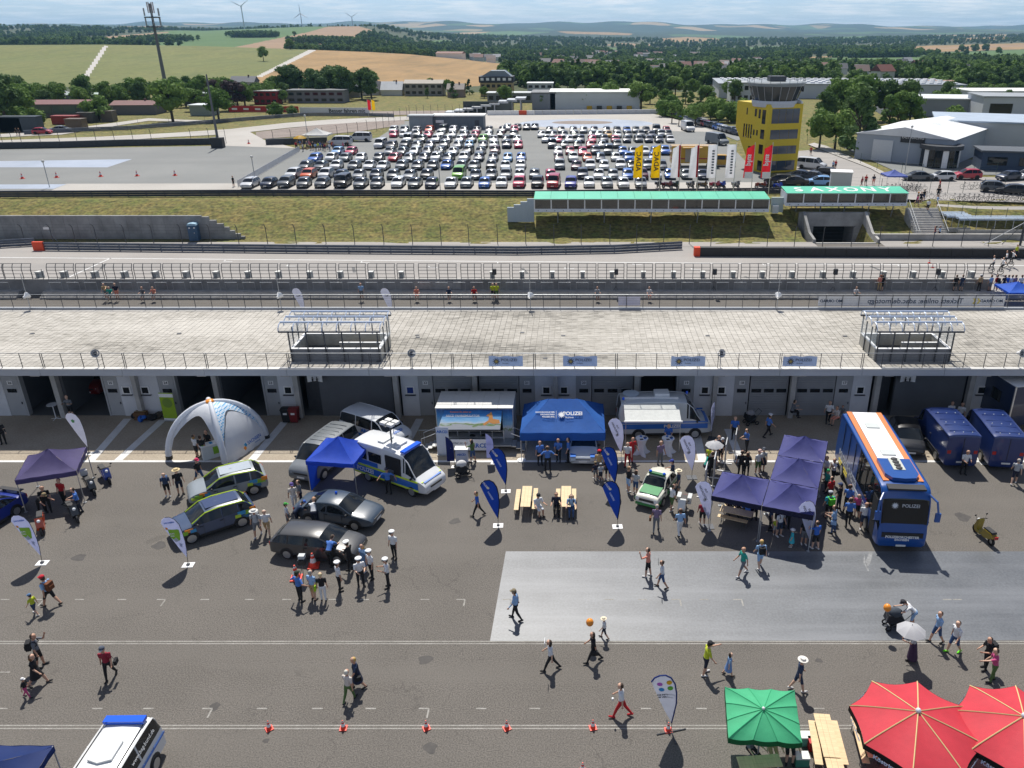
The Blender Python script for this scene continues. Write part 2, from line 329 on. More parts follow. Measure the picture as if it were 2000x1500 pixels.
FIELDS=[  # (material index, polygon in the photo, nearest and farthest distance)
 (1,[(-1500,82),(0,82),(190,80),(575,88),(612,97),(498,152),(470,168),(-1500,178)],330,760),
 (2,[(612,95),(650,92),(740,100),(900,111),(1062,128),(1045,135),(935,168),(720,180),(470,172),(500,151)],330,860),
 (3,[(203,89),(211,90),(172,152),(160,152)],330,760),(3,[(606,96),(622,96),(512,150),(497,151)],330,760),
 (4,[(150,80),(330,60),(590,48),(690,54),(610,66),(540,80),(455,92),(400,92),(200,88)],900,2400),
 (5,[(455,93),(600,63),(640,52),(700,51),(732,61),(705,76),(612,97)],900,2400),
 (5,[(150,76),(330,62),(330,64),(160,80)],900,2400),
 (4,[(1560,117),(1700,108),(2000,97),(3600,92),(3600,128),(2000,124),(1830,118),(1760,134),(1620,133),(1560,128)],600,1700),
 (2,[(1790,90),(2000,84),(3600,80),(3600,92),(2000,96),(1780,103)],900,2400),(2,[(1510,114),(1660,108),(1660,110),(1520,116)],600,1700),
 (4,[(1410,112),(1560,106),(1560,109),(1420,116)],600,1700),(5,[(1780,95),(2000,88),(2000,91),(1780,97)],900,2400),
 (4,[(905,70),(960,62),(1070,58),(1075,63),(1000,70)],2000,5500),(2,[(1080,60),(1130,57),(1240,64),(1230,69),(1110,66)],2000,5500),
 (2,[(1280,76),(1340,72),(1420,76),(1390,82),(1300,82)],1800,4200),(4,[(1380,68),(1480,72),(1500,77),(1400,76)],1800,4200),
 (4,[(1420,96),(1500,90),(1560,92),(1480,99)],1000,3000),(2,[(1640,92),(1720,87),(1760,90),(1680,95)],1000,3000),(4,[(1100,96),(1180,92),(1230,95),(1150,100)],1000,3000),(2,[(1850,76),(1960,72),(1990,75),(1880,80)],1500,4000),(4,[(800,84),(860,78),(900,80),(840,88)],1500,4000),(4,[(1600,74),(1690,70),(1740,73),(1650,78)],1500,4500),(2,[(230,51),(330,47),(330,51),(250,55)],2000,6000),(5,[(1180,88),(1210,84),(1290,87),(1240,92)],1500,3000)]
cols=np.unique(np.concatenate([np.linspace(-700,-100,30),np.linspace(-100,2100,560),np.linspace(2100,2700,30)]))
rows=np.unique(np.concatenate([np.linspace(118,300,14),np.exp(np.linspace(math.log(300),math.log(1000),170)),np.exp(np.linspace(math.log(1000),math.log(10000),150)),[11000,12500]]))
PXg,Dg=np.meshgrid(cols,rows);Zg=terr(PXg,Dg);Xg=xw(PXg,Dg,Zg)
nr,nc=PXg.shape
V=np.stack([Xg,Dg,Zg],-1).reshape(-1,3)
idx=np.arange(nr*nc).reshape(nr,nc);q=np.stack([idx[:-1,:-1],idx[:-1,1:],idx[1:,1:],idx[1:,:-1]],-1).reshape(-1,4)
me=bpy.data.meshes.new('terrain');me.vertices.add(len(V));me.vertices.foreach_set('co',V.ravel())
me.loops.add(q.size);me.loops.foreach_set('vertex_index',q.ravel());me.polygons.add(len(q));me.polygons.foreach_set('loop_start',np.arange(0,q.size,4));me.polygons.foreach_set('loop_total',np.full(len(q),4))
cv=V[q].mean(1);zc=cv[:,1]*CP+(H_CAM-cv[:,2])*SP
fpx=X0+F_PX*cv[:,0]/zc;fpy=Y0-F_PX*(cv[:,1]*SP-(H_CAM-cv[:,2])*CP)/zc
mi=np.where(cv[:,1]>3200,6,np.where(cv[:,1]<330,7,0))
for k,poly,d0,d1 in FIELDS:mi=np.where(inpoly(fpx,fpy,poly)&(cv[:,1]>d0)&(cv[:,1]<d1),k,mi)
FOREST_FLOOR=ground_mat('wooded_ground',(.030,.045,.016),(.06,.075,.025),.01,.4,.3,.95,bump=0)
MEADOW=ground_mat('mown_meadow',(.115,.135,.030),(.155,.155,.042),.01,.35,.22,.95,bump=0,streak=((.12,.004,1),(.095,.115,.026),.8))
WHEAT=ground_mat('ripe_wheat',(.27,.165,.062),(.32,.20,.08),.02,.3,.14,.95,bump=0,streak=((.05,.012,1),(.16,.11,.042),.75))
TRACKWAY=mat('farm_track',(.42,.40,.37),.9,var=.1)
GREENF=ground_mat('green_crop',(.055,.115,.022),(.075,.14,.03),.008,.2,.15,.95,bump=0)
BROWNF=ground_mat('stubble_field',(.24,.155,.085),(.29,.19,.108),.01,.2,.1,.95,bump=0)
m=bpy.data.materials.new('far_country');m.use_nodes=True;n=m.node_tree;L=n.links.new;t=n.nodes.new('ShaderNodeTexCoord')
mp=n.nodes.new('ShaderNodeMapping');mp.inputs['Scale'].default_value=(1,.35,0);L(t.outputs['Object'],mp.inputs[0])
vo=n.nodes.new('ShaderNodeTexVoronoi');vo.inputs['Scale'].default_value=.004;L(mp.outputs[0],vo.inputs['Vector'])
sx=n.nodes.new('ShaderNodeSeparateColor');L(vo.outputs['Color'],sx.inputs[0])
rp=n.nodes.new('ShaderNodeValToRGB');rp.color_ramp.interpolation='CONSTANT';e=rp.color_ramp.elements
e[0].position=0;e[0].color=(.022,.04,.014,1);e[1].position=.58;e[1].color=(.06,.11,.03,1)
for pos,c in((.70,(.03,.05,.018,1)),(.84,(.33,.24,.12,1)),(.93,(.24,.19,.09,1)),(.965,(.025,.045,.016,1))):x=e.new(pos);x.color=c
L(sx.outputs[0],rp.inputs[0]);L(rp.outputs[0],n.nodes['Principled BSDF'].inputs['Base Color']);n.nodes['Principled BSDF'].inputs['Roughness'].default_value=1
FAR=m
for x in(FOREST_FLOOR,MEADOW,WHEAT,TRACKWAY,GREENF,BROWNF,FAR,GRASS):me.materials.append(x)
me.polygons.foreach_set('material_index',mi.astype(np.int32));me.polygons.foreach_set('use_smooth',np.ones(len(q),bool));me.update();me.validate()
link('terrain',me,kind='structure')
def bank_z(x,y):
 s=min(max((y-103.2)/10.5,0),1);return-.02+(ZP+.0)*(s*s*(3-2*s)*.35+s*.65)
bk=MB();xs=np.linspace(-150,150,240);ys=np.linspace(100.4,118.4,30);vs=[]
for yv in ys:
 for xv in xs:
  zz=bank_z(xv,yv)
  if 101<yv<115:zz+=.10*math.sin(xv*.9+yv)*math.sin(yv*1.3+xv*.35)+rng.normal(0,.03)
  if XA(1578,103)<xv<XA(1702,103)and yv<111.7:zz=-3.6
  if XA(1790,105)<xv<XA(1858,105):zz-=.35
  if xv<XA(475,103)and yv<103.6:zz=-.02
  vs.append((xv,yv,zz))
nx=len(xs);bk.add(vs,[(j*nx+i,j*nx+i+1,(j+1)*nx+i+1,(j+1)*nx+i)for j in range(len(ys)-1)for i in range(nx-1)])
struct('grass_bank',bk,GRASS)
rect('trackside_path',-140,XA(1590,101),99.25,101.6,.012,TRACK)
rect('trackside_path',XA(1720,101),140,99.25,103,.012,TRACK)
pl=[G(-900,372,ZP),G(1560,372,ZP),G(1420,252,ZP),G(1310,222,ZP),G(945,222,ZP),G(-600,292,ZP)]
sheet('car_park_surface',[(q.x,q.y)for q in[G(-900,374,ZP),G(1590,374,ZP),G(1470,330,ZP),G(1400,255,ZP),G(1330,236,ZP),G(955,236,ZP),G(790,236,ZP),G(740,268,ZP),G(600,292,ZP),G(480,284,ZP),G(0,292,ZP),G(-900,300,ZP)]],ZP+.01,LOT)
sheet('pale_paved_yard',[(q.x,q.y)for q in[G(800,248,ZP),G(1420,258,ZP),G(1270,221,ZP),G(945,221,ZP),G(800,222,ZP)]],ZP+.018,LIGHTLOT)
c0,c1=G(1145,241,ZP),G(1275,241,ZP);rx=c1.x-c0.x;ry=(G(1145,232.5,ZP).y-G(1145,250,ZP).y)/2
def ell(f,k=40):return[(c0.x+rx*f*math.cos(2*math.pi*i/k),c0.y+ry*f*math.sin(2*math.pi*i/k))for i in range(k)]
sheet('skid_circle',ell(1),ZP+.026,SKID)
sheet('skid_circle_centre',[(c0.x-1+rx*.46*math.cos(2*math.pi*i/40),c0.y+2+ry*.40*math.sin(2*math.pi*i/40))for i in range(40)],ZP+.034,GRAVEL)
sheet('skid_strip',[(q.x,q.y)for q in[G(-400,327,ZP),G(210,327,ZP),G(258,311,ZP),G(-400,321,ZP)]],ZP+.02,SKID)
sheet('skid_strip',[(q.x,q.y)for q in[G(-400,369,ZP),G(105,369,ZP),G(130,360,ZP),G(-400,362,ZP)]],ZP+.02,SKID)
sheet('front_lane',[(q.x,q.y)for q in[G(100,372,ZP),G(1560,372,ZP),G(1520,356,ZP),G(130,359,ZP)]],ZP+.015,LIGHTLOT)
def ribbon(name,pts,z,m):       # pts: (px, pytop, pybottom)
 t=[G(p[0],p[1],ZP)for p in pts];b=[G(p[0],p[2],ZP)for p in pts];mb=MB();k=len(pts)
 mb.add([(q.x,q.y,z)for q in t+b],[(k+i,k+i+1,i+1,i)for i in range(k-1)]);return struct(name,mb,m)
ribbon('bend_of_kart_track',[(-300,279,290),(0,274,283),(200,267,276),(330,260,268),(450,252,262),(560,240,250),(640,234,243),(720,230,238),(800,227,234)],ZP+.022,LIGHTLOT)
ribbon('gravel_trap',[(500,258,272),(560,251,268),(640,243,262),(700,238,257),(760,236,248),(790,233,242)],ZP+.016,GRAVEL)
sheet('kart_track_junction',[(q.x,q.y)for q in[G(440,285,ZP),G(580,290,ZP),G(515,273,ZP),G(485,256,ZP),G(420,262,ZP)]],ZP+.024,LIGHTLOT)
ribbon('service_track',[(-300,264,270),(0,262,268),(120,254,263),(200,243,250),(290,231,236),(360,234,238),(430,236,240)],ZP+.03,LIGHTLOT)
ribbon('far_gravel_strip',[(700,218,226),(760,217,225),(860,216,224),(950,217,223)],ZP+.02,GRAVEL)
sheet('access_road',[(q.x,q.y)for q in[G(1555,295,ZP),G(1600,292,ZP),G(1742,345,ZP),G(2200,348,ZP),G(2200,400,ZP),G(1780,390,ZP),G(1640,372,ZP),G(1590,374,ZP),G(1540,345,ZP)]],ZP+.014,TRACK)
sheet('footway',[(q.x,q.y)for q in[G(1578,283,ZP),G(1600,292,ZP),G(1700,330,ZP),G(1726,345,ZP),G(1742,345,ZP),G(1712,330,ZP),G(1614,286,ZP),G(1590,280,ZP)]],ZP+.13,LIGHTLOT)
sheet('shop_forecourt',[(q.x,q.y)for q in[G(1640,285,ZP),G(1760,312,ZP),G(1950,312,ZP),G(2010,330,ZP),G(1960,342,ZP),G(1760,340,ZP)]],ZP+.03,LOT)
ribbon('bank_path',[(1830,399,403),(1900,403,408),(1960,404,410),(2100,404,411)],ZP+.05,TRACK)
sheet('rear_road',[(q.x,q.y)for q in[G(1290,215,ZP),G(1330,214,ZP),G(1470,262,ZP),G(1440,275,ZP)]],ZP+.02,LOT)
# ================================================================ PIT BUILDING
YW,YF,YB=50.86,48.6,61.2               # wall plane, slab edge, back edge
ZU,ZR=4.09,4.52                          # slab underside, terrace level
def wx(px):return XA(px,YW,0)
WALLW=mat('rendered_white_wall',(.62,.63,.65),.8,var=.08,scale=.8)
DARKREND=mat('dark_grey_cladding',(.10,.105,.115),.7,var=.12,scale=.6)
DOORM=mat('ribbed_door_steel',(.30,.31,.32),.5,.1,var=.07,scale=1)
DOORP=mat('door_panel_steel',(.38,.39,.40),.5,.1,var=.07,scale=1)
FASC=mat('fascia_concrete',(.42,.44,.47),.7,var=.10,scale=.7,stretch=(.4,1,2))
BLK=mat('black_print',(.02,.02,.022),.6)
pb=thing('pit_building','long flat-roofed garage building with a paved roof terrace across the whole picture','building',(0,52,0))
def bp(mb,name,m,parent=pb,**kw):
 o=mb.build(name,m,parent,**kw);o.matrix_parent_inverse=parent.matrix_basis.inverted()if parent is pb else Matrix.Identity(4);return o
pb.matrix_basis=Matrix.Translation((0,52,0))
XL,XR=-95,85
mb=MB();mb.box2((XL,YF+.02,ZU),(XR,YB,ZR-.05));bp(mb,'roof_slab',CONC)
jx=[78+160.6*k for k in range(-7,20)]
jxw=[XA(p,YF,ZR)for p in jx]
for a,b in zip(jxw[:-1],jxw[1:]):
 if a<XL or b>XR:continue
 mb=MB();mb.box2((a+.012,YF-.08,ZU),(b-.012,YF+.016,ZR+.03));bp(mb,'fascia_panel',FASC)
 mb=MB();mb.box2((a+.012,YF-.11,ZR+.032),(b-.012,YF+.22,ZR+.07));bp(mb,'coping',mat('zinc_coping',(.62,.61,.58),.5,.2,var=.08))
mb=MB();mb.box2((XL,YB-.3,-.0),(XR,YB-.003,ZU-.003));bp(mb,'rear_wall',DARKREND)
mb=MB();mb.box2((XL,YF-.02,ZU-.004),(XR,YB,ZU-.001));bp(mb,'soffit',CONC)
mb=MB();mb.box2((XL,YW+.05,.008),(XR,YB-.31,.012));bp(mb,'garage_floor',mat('garage_floor_paint',(.11,.115,.12),.35,var=.15,scale=.4))
def wall(p0,p1,m=WALLW,name='wall'):
 mb=MB();mb.box2((wx(p0),YW,0),(wx(p1),YW+.25,ZU-.005));return bp(mb,name,m)
def small_window(pc,wall_o,blue=False):
 x=wx(pc);f=MB();f.box((x,YW-.02,2.0),(.62,.06,.62));fo=bp(f,'window',WHITE)
 g=MB();g.box((x,YW-.055,2.0),(.42,.02,.44));g.build('pane',mat('blue_pane',(.03,.06,.25),.1)if blue else GLASS,fo)
 s=MB();s.box((x,YW-.08,1.64),(.74,.16,.04));s.build('sill',DSTEEL,fo)
def door_panel(p0,p1,num=None):
 x0,x1=wx(p0),wx(p1);mb=MB();mb.box2((x0+.01,YW+.02,0.02),(x1-.01,YW+.12,ZU-.006))
 k=int((ZU-2.35)/.115)
 for i in range(k):z=2.35+i*.115;mb.box2((x0+.03,YW+.005,z),(x1-.03,YW+.022,z+.085))
 o=bp(mb,'side_door',DOORP);xc=(x0+x1)/2
 w_=MB();w_.box((xc,YW-.0,1.95),(.62,.05,.27));w_.build('door_window',GLASS,o)
 h=MB();h.box((x1-.14,YW-.01,1.0),(.05,.06,.16));h.build('handle',DSTEEL,o)
 if num:
  s=MB();s.box((xc,YW-.005,2.55),(.36,.02,.30));so_=s.build('number_plate',WHITE,o)
  writing(num,so_,BLK,.26,frame((xc,YW-.018,2.55),(1,0,0),(0,0,1)),bold=.006)
def roller(p0,p1,windows=True):
 x0,x1=wx(p0),wx(p1);o=MB();o.box2((x0,YW+.06,.02),(x1,YW+.14,ZU-.006));o=bp(o,'garage_door',DOORM)
 n=30;dz=(ZU-.05)/n
 for i in range(n):
  s=MB();s.box2((x0+.01,YW+.03,.03+i*dz),(x1-.01,YW+.062,.03+(i+.86)*dz));s.build('slat',DOORM,o)
 if windows:
  for t in(.17,.5,.83):
   g=MB();g.box((x0+(x1-x0)*t,YW+.02,1.95),(.68,.04,.27));g.build('door_window',GLASS,o)
def column(pc,wd=.34):
 x=wx(pc);mb=MB();mb.box2((x-wd/2,YW-.42,0),(x+wd/2,YW-.004,ZU-.004));bp(mb,'column',CONC)
 mb=MB();mb.box2((x-.30,YF+.3,ZU-.22),(x+.30,YW-.43,ZU-.005));bp(mb,'corbel',CONC)
def jamb(pc):
 x=wx(pc);mb=MB();mb.box2((x-.06,YW+.0,0),(x+.06,YW+.4,ZU-.007));bp(mb,'door_jamb',DOORP)
def partition(pc):
 mb=MB();x=wx(pc);mb.box2((x-.1,YW+.42,.013),(x+.1,YB-.32,ZU-.008));bp(mb,'partition_wall',DARKREND)
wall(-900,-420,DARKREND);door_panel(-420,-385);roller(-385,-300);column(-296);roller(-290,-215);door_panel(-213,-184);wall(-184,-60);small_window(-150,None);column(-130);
wall(-60,23);door_panel(23,55,'26');jamb(57);column(131);door_panel(219,246,'25');jamb(217);wall(246,323);small_window(260,None);small_window(296,None);column(283,.3)
door_panel(323,353,'24');jamb(355);column(437);jamb(524);door_panel(526,553,'23');wall(553,585);small_window(571,None);column(591)
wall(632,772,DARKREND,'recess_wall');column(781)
mb=MB();mb.box2((wx(597),YW+.9,0),(wx(632),YW+1.0,ZU-.01));bp(mb,'passage_door',DSTEEL)
wall(789,822);small_window(806,None,True);door_panel(822,850,'22');roller(851,925);column(932);roller(939,1015);door_panel(1016,1046,'21')
wall(1046,1125);small_window(1068,None);small_window(1102,None);column(1086,.3);door_panel(1125,1155,'20');roller(1156,1235);column(1241);jamb(1248);jamb(1320);door_panel(1322,1352,'19')
wall(1352,1429);small_window(1373,None);small_window(1405,None);column(1391,.3);door_panel(1429,1458,'18');roller(1460,1533);column(1540);roller(1548,1623);door_panel(1624,1656,'17')
wall(1656,1692);small_window(1672,None);column(1701)
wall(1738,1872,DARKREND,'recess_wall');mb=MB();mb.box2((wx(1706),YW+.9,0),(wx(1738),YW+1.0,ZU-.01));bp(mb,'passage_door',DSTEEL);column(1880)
wall(1886,1924);small_window(1905,None);door_panel(1924,1952,'16');roller(1953,2026);column(2032);roller(2038,2110);door_panel(2112,2140,'15');wall(2140,2420)
for pc in(40,131,230,340,437,540,1241,1335):partition(pc)
for pc,sgn in((621,1),(1744,1)):
 mb=MB();x=wx(pc)+.35
 for dx,rz in((-.26,R(24)),(.26,R(-24))):mb.box((x+dx,YW-.45,3.1),(.56,.03,.5),0,rz)
 so_=bp(mb,'toilet_sign',WHITE)
 fg=MB()
 for dx in(-.4,-.16,.14,.38):
  fg.lathe([(.05,-.17),(.065,.02),(.02,.06)],8,0,Matrix.Translation((x+dx,YW-.49-(.06 if abs(dx)<.3 else-.04),3.08)));fg.sphere((x+dx,YW-.49-(.06 if abs(dx)<.3 else-.04),3.2),.045,8,5)
 fg.build('pictogram',BLK,so_)
TS=.42
m=bpy.data.materials.new('terrace_slab');m.use_nodes=True;n=m.node_tree;L=n.links.new;b_=n.nodes['Principled BSDF']
g_=n.nodes.new('ShaderNodeNewGeometry');sn=n.nodes.new('ShaderNodeVectorMath');sn.operation='SNAP';sn.inputs[1].default_value=(TS,TS,50)
ofs=n.nodes.new('ShaderNodeVectorMath');ofs.operation='SUBTRACT';ofs.inputs[1].default_value=(XL,YF+.25,0);L(g_.outputs['Position'],ofs.inputs[0]);L(ofs.outputs[0],sn.inputs[0])
wn=n.nodes.new('ShaderNodeTexWhiteNoise');wn.noise_dimensions='2D';L(sn.outputs[0],wn.inputs['Vector'])
big=n.nodes.new('ShaderNodeTexNoise');big.inputs['Scale'].default_value=.16;big.inputs['Detail'].default_value=6;mp=n.nodes.new('ShaderNodeMapping');mp.inputs['Scale'].default_value=(.35,1.2,1);L(g_.outputs['Position'],mp.inputs[0]);L(mp.outputs[0],big.inputs['Vector'])
fine=n.nodes.new('ShaderNodeTexNoise');fine.inputs['Scale'].default_value=2.2;fine.inputs['Detail'].default_value=7;fine.inputs['Roughness'].default_value=.7;mp2=n.nodes.new('ShaderNodeMapping');mp2.inputs['Scale'].default_value=(.45,2.2,1);L(g_.outputs['Position'],mp2.inputs[0]);L(mp2.outputs[0],fine.inputs['Vector'])
ma=n.nodes.new('ShaderNodeMath');ma.operation='MULTIPLY_ADD';ma.inputs[1].default_value=.10;L(wn.outputs['Value'],ma.inputs[0]);L(big.outputs['Fac'],ma.inputs[2])
mb_=n.nodes.new('ShaderNodeMath');mb_.operation='MULTIPLY_ADD';mb_.inputs[1].default_value=1.3;L(fine.outputs['Fac'],mb_.inputs[0]);L(ma.outputs[0],mb_.inputs[2])
rp=n.nodes.new('ShaderNodeValToRGB');e=rp.color_ramp.elements;e[0].position=.0;e[0].color=(.52,.495,.445,1);e[1].position=1.0;e[1].color=(.15,.145,.125,1)
for p_,c_ in((.53,(.52,.495,.445,1)),(.64,(.435,.412,.37,1)),(.73,(.34,.32,.28,1)),(.82,(.18,.17,.15,1))):x=e.new(p_);x.color=c_
mr=n.nodes.new('ShaderNodeMapRange');mr.inputs['From Max'].default_value=1.8;L(mb_.outputs[0],mr.inputs['Value'])
L(mr.outputs[0],rp.inputs[0]);L(rp.outputs[0],b_.inputs['Base Color']);b_.inputs['Roughness'].default_value=.9
bu=n.nodes.new('ShaderNodeBump');bu.inputs['Strength'].default_value=.25;bu.inputs['Distance'].default_value=.02;L(fine.outputs['Fac'],bu.inputs['Height']);L(bu.outputs[0],b_.inputs['Normal'])
SLAB=m
cells=[];nxs=int((XR-XL)/TS);nys=int((YB-YF-.5)/TS)
holes=[(XA(572,50.6,ZR),XA(748,50.6,ZR),49.8,53.2),(XA(1708,50.6,ZR),XA(1850,50.6,ZR),49.8,53.2)]
for j in range(nys):
 for i in range(nxs):
  cx,cy=XL+(i+.5)*TS,YF+.25+(j+.5)*TS
  if abs(PXY(cx,cy,ZR)[0]-1000)<1080:cells.append((cx,cy))
cells.sort(key=lambda c:(c[1],abs(c[0]+3)))
tile=MB();tile.box((0,0,0),(TS-.022,TS-.022,.05));tile_me=tile.mesh('paving_slab',[SLAB])
rest=MB()
for k,(cx,cy)in enumerate(cells):
 dz=rng.normal(0,.003)
 if k<300:
  o=link('paving_slab',tile_me,pb);o.matrix_parent_inverse=pb.matrix_basis.inverted();o.location=(cx,cy,ZR-.02+dz)
 else:rest.box((cx,cy,ZR-.02+dz),(TS-.022,TS-.022,.05))
o=bp(rest,'paving_slabs',SLAB);o['kind']='stuff'
mb=MB()
for px,py in((740,706),(787,718),(816,659),(815,655),(1065,700),(1382,656),(1100,656),(1650,657),(63,652),(350,652),(1020,650)):
 c=G(px,py,ZR);mb=MB();mb.box((c.x,c.y,ZR+.02),(.3,.2,.03));bp(mb,'roof_drain',DSTEEL)
mb=MB();mb.box2((XL,YB-.12,ZR-.04),(XR,YB+.05,ZR+.12));bp(mb,'rear_upstand',FASC)
def railing(name,label,y,xs_,z0,h=1.08,bars=6,dbl=()):
 t=thing(name,label,'railing',(xs_[0],y,z0));x0=xs_[0]
 pm=MB();pm.tube([(0,0,0),(0,0,h)],.025,6);pme=pm.mesh('post',[DSTEEL],40)
 for i,x in enumerate(xs_):
  link('post',pme,t,(x-x0,0,0))
  if i in dbl:link('post',pme,t,(x-x0+.12,0,0))
 for k in range(bars+1):
  z=h*(k+1)/(bars+1);rm=MB();rm.tube([(0,0,z),(xs_[-1]-x0,0,z)],.022 if k==bars else .008,5 if k==bars else 4);rm.build('top_rail' if k==bars else 'wire',STEEL if k==bars else DSTEEL,t)
 return t
xs_f=[XA(5+39.9*k,YF+.1,ZR)for k in range(-20,70)]
railing('terrace_railing','thin steel railing along the front edge of the roof terrace',YF+.12,xs_f,ZR+.02,dbl=range(2,90,4))
xs_b=[XA(28+32.3*k,YB,ZR)for k in range(-20,80)]
railing('terrace_railing','steel railing along the far edge of the roof terrace',YB-.04,xs_b,ZR+.1)
def shelter(px0,px1,flip,label):
 xa,xb=XA(px0,50.3,ZR),XA(px1,50.3,ZR);W=xb-xa;y0,y1=50.0,53.1
 t=thing('stair_shelter',label,'shelter',(xa,y0,ZR));D=y1-y0
 GW=mat('grey_parapet',(.20,.205,.215),.75,var=.1);IN=mat('parapet_inside',(.44,.42,.36),.85,var=.12)
 for nm,c,d in(('parapet',(W/2,.09,.44),(W,.18,.88)),('parapet',(W/2,D-.09,.44),(W,.18,.88)),('parapet',(.09,D/2,.438),(.18,D-.37,.88)),('parapet',(W-.09,D/2,.438),(.18,D-.37,.88)),('stair_wall',(W*.72,D*.55,.35),(W*.5,.14,.7))):
  mb=MB();mb.box(c,d);mb.build(nm,GW if c[1]<.2 else IN,t)
  cp=MB();cp.box((c[0],c[1],c[2]+d[2]/2+.02),(d[0]+.03,d[1]+.04,.035));cp.build('coping',WHITE,t)
 mb=MB();mb.box2((.19,.19,.015),(W-.19,D-.19,.03));mb.build('landing',mat('stair_well',(.10,.10,.095),.9),t)
 zt=2.12;npost=6;ps=[W*(k+.06)/(npost-.88)for k in range(npost)]
 for x in ps:
  for yy in(-.10,D+.1):
   mb=MB();mb.box((x,yy,zt/2),(.07,.09,zt));mb.build('post',DSTEEL,t)
 for yy in(D*.33,D*.67):
  for x in(-.06,W+.06):
   mb=MB();mb.box((x,yy,zt/2),(.07,.07,zt));mb.build('post',DSTEEL,t)
 off=-.55 if not flip else-.15;Lr=W+.7
 for yy in(-.14,D+.16):
  mb=MB();mb.box((off+Lr/2,yy,zt+.04),(Lr,.10,.10));mb.build('edge_beam',DSTEEL,t)
 SB=mat('pale_blue_steel',(.50,.58,.72),.4,.3,var=.05)
 nv=3;dv_=(D+.3)/nv
 for v in range(nv):
  ya=-.15+v*dv_;pts=[]
  for k in range(7):
   a=math.pi*k/6;pts.append((ya+dv_/2-dv_/2*math.cos(a),zt+.1+.42*math.sin(a)))
  nseg=7
  for k in range(nseg+1):
   x=off+Lr*k/nseg;mb=MB();mb.tube([(x,p[0],p[1])for p in pts],.035,5);mb.build('arch_rib',SB,t)
  mb=MB();mb.tube([(off,ya+dv_/2,zt+.53),(off+Lr,ya+dv_/2,zt+.53)],.075,8);mb.build('ridge_tube',SB,t,smooth=40)
  for k in range(nseg):
   xa_,xb_=off+Lr*k/nseg+.03,off+Lr*(k+1)/nseg-.03;mb=MB()
   mb.add([(x,p[0],p[1])for x in(xa_,xb_)for p in pts],[(i,i+1,8+i,7+i)for i in range(6)]);mb.build('roof_pane',mat('roof_pane',(.80,.86,.90),.12,alpha=.09,spec=.7),t)
 for x in(-.07,W+.07):
  for k in range(3):
   mb=MB();mb.box((x,D*(k+.5)/3,1.5),(.015,D/3-.1,1.15));mb.build('side_pane',PANE,t)
 return t
shelter(573,747,False,'glazed stair shelter with vaulted glass roof on the terrace left of centre')
shelter(1704,1850,True,'glazed stair shelter with vaulted glass roof on the terrace above the blue coach')
# ================================================================ PIT WALL AND TRACKSIDE
YPW,ZPL,ZPT=79.0,.60,1.68
pw=thing('pit_wall','long low concrete pit wall with three steps facing the pit lane','wall',(0,YPW,0))
xa,xb=XA(-700,YPW,1),XA(1936,YPW,1)
mb=MB();mb.box2((xa,-.02,.02),(xb,.33,ZPT));mb.build('wall',DCONC,pw)
mb=MB();mb.box2((xa,-.05,ZPT+.002),(xb,.36,ZPT+.05));mb.build('coping',CONC,pw)
for k,(y0,y1,z)in enumerate(((-.72,-.021,ZPL),(-1.02,-.721,.40),(-1.32,-1.021,.20))):
 for p0,p1 in((-700,46),(92,2200)):
  mb=MB();mb.box2((XA(p0,YPW,.3),y0,.01),(XA(p1,YPW,.3),y1,z));mb.build('step',CONC,pw)
for p0,p1 in((808,900),):
 mb=MB();mb.box2((XA(p0,YPW,1),-.10,.65),(XA(p1,YPW,1),-.03,ZPT-.1));mb.build('gate_panel',STEEL,pw)
PAN=[(-170,-118),(-113,-61),(-56,0),(2,56),(87,140),(144,197),(201,254),(258,311),(315,367),(373,425),(430,483),(487,540),(545,597),(602,654),(660,712),(717,769),(774,807),(816,850),(856,890),(899,939),(944,995),(1000,1051),(1056,1107),(1112,1164),(1168,1219),(1225,1275),(1281,1331),(1338,1388),(1393,1443),(1449,1499),(1505,1555),(1560,1611),(1616,1666),(1671,1722),(1727,1777),(1782,1832),(1837,1887),(1892,1942)]
FM=mat('fence_grey_steel',(.10,.105,.115),.5,.4,var=.1)
def fpost(x,h,r=.036):
 mb=MB();mb.tube([(x,0,0),(x,0,h*.62),(x,.05,h*.76),(x,.16,h*.9),(x,.30,h)],r,5);return mb
vis=[p for p in PAN if p[1]>-60]
for i,(p0,p1)in enumerate(PAN):
 x0,x1=XA(p0,YPW,3),XA(p1,YPW,3);W=x1-x0
 pos='from the left' if i<20 else 'from the right';n_=i if i<20 else len(PAN)-1-i
 t=thing('curved_catch_fence','curved steel catch fence bay on the pit wall, %s %s'%(ordn(n_),pos),'fence',(x0,YPW+.16,ZPT+.05),0,'catch fence panels on the pit wall')
 H=1.5;nn=4 if W>1.9 else 3
 for k in range(nn):fpost(W*k/(nn-1),H).build('post',FM,t)
 for z,yy in((.12,0),(.50,0),(.88,0),(1.18,.07),(1.5,.30)):
  mb=MB();mb.tube([(0,yy,z),(W,yy,z)],.028,4);mb.build('cross_rail',FM,t)
t=thing('pit_gate','tall narrow mesh gate in the gap of the pit wall at the left','gate',(XA(67,YPW,1),YPW+.1,.02));W=XA(88,YPW,1)-XA(67,YPW,1)
for x in(0,W):mb=MB();mb.tube([(x,0,0),(x,0,2.7)],.04,5);mb.build('post',FM,t)
for k in range(7):mb=MB();mb.tube([(0,0,.2+k*.4),(W,0,.2+k*.4)],.02,4);mb.build('cross_rail',FM,t)
CAB=[83,131,191,249,309,369,428,490,549,610,670,730,789,966,1024,1083,1142,1199,1260,1319,1376,1435,1492,1550,1610,1669,1728,1786,1842,1900]
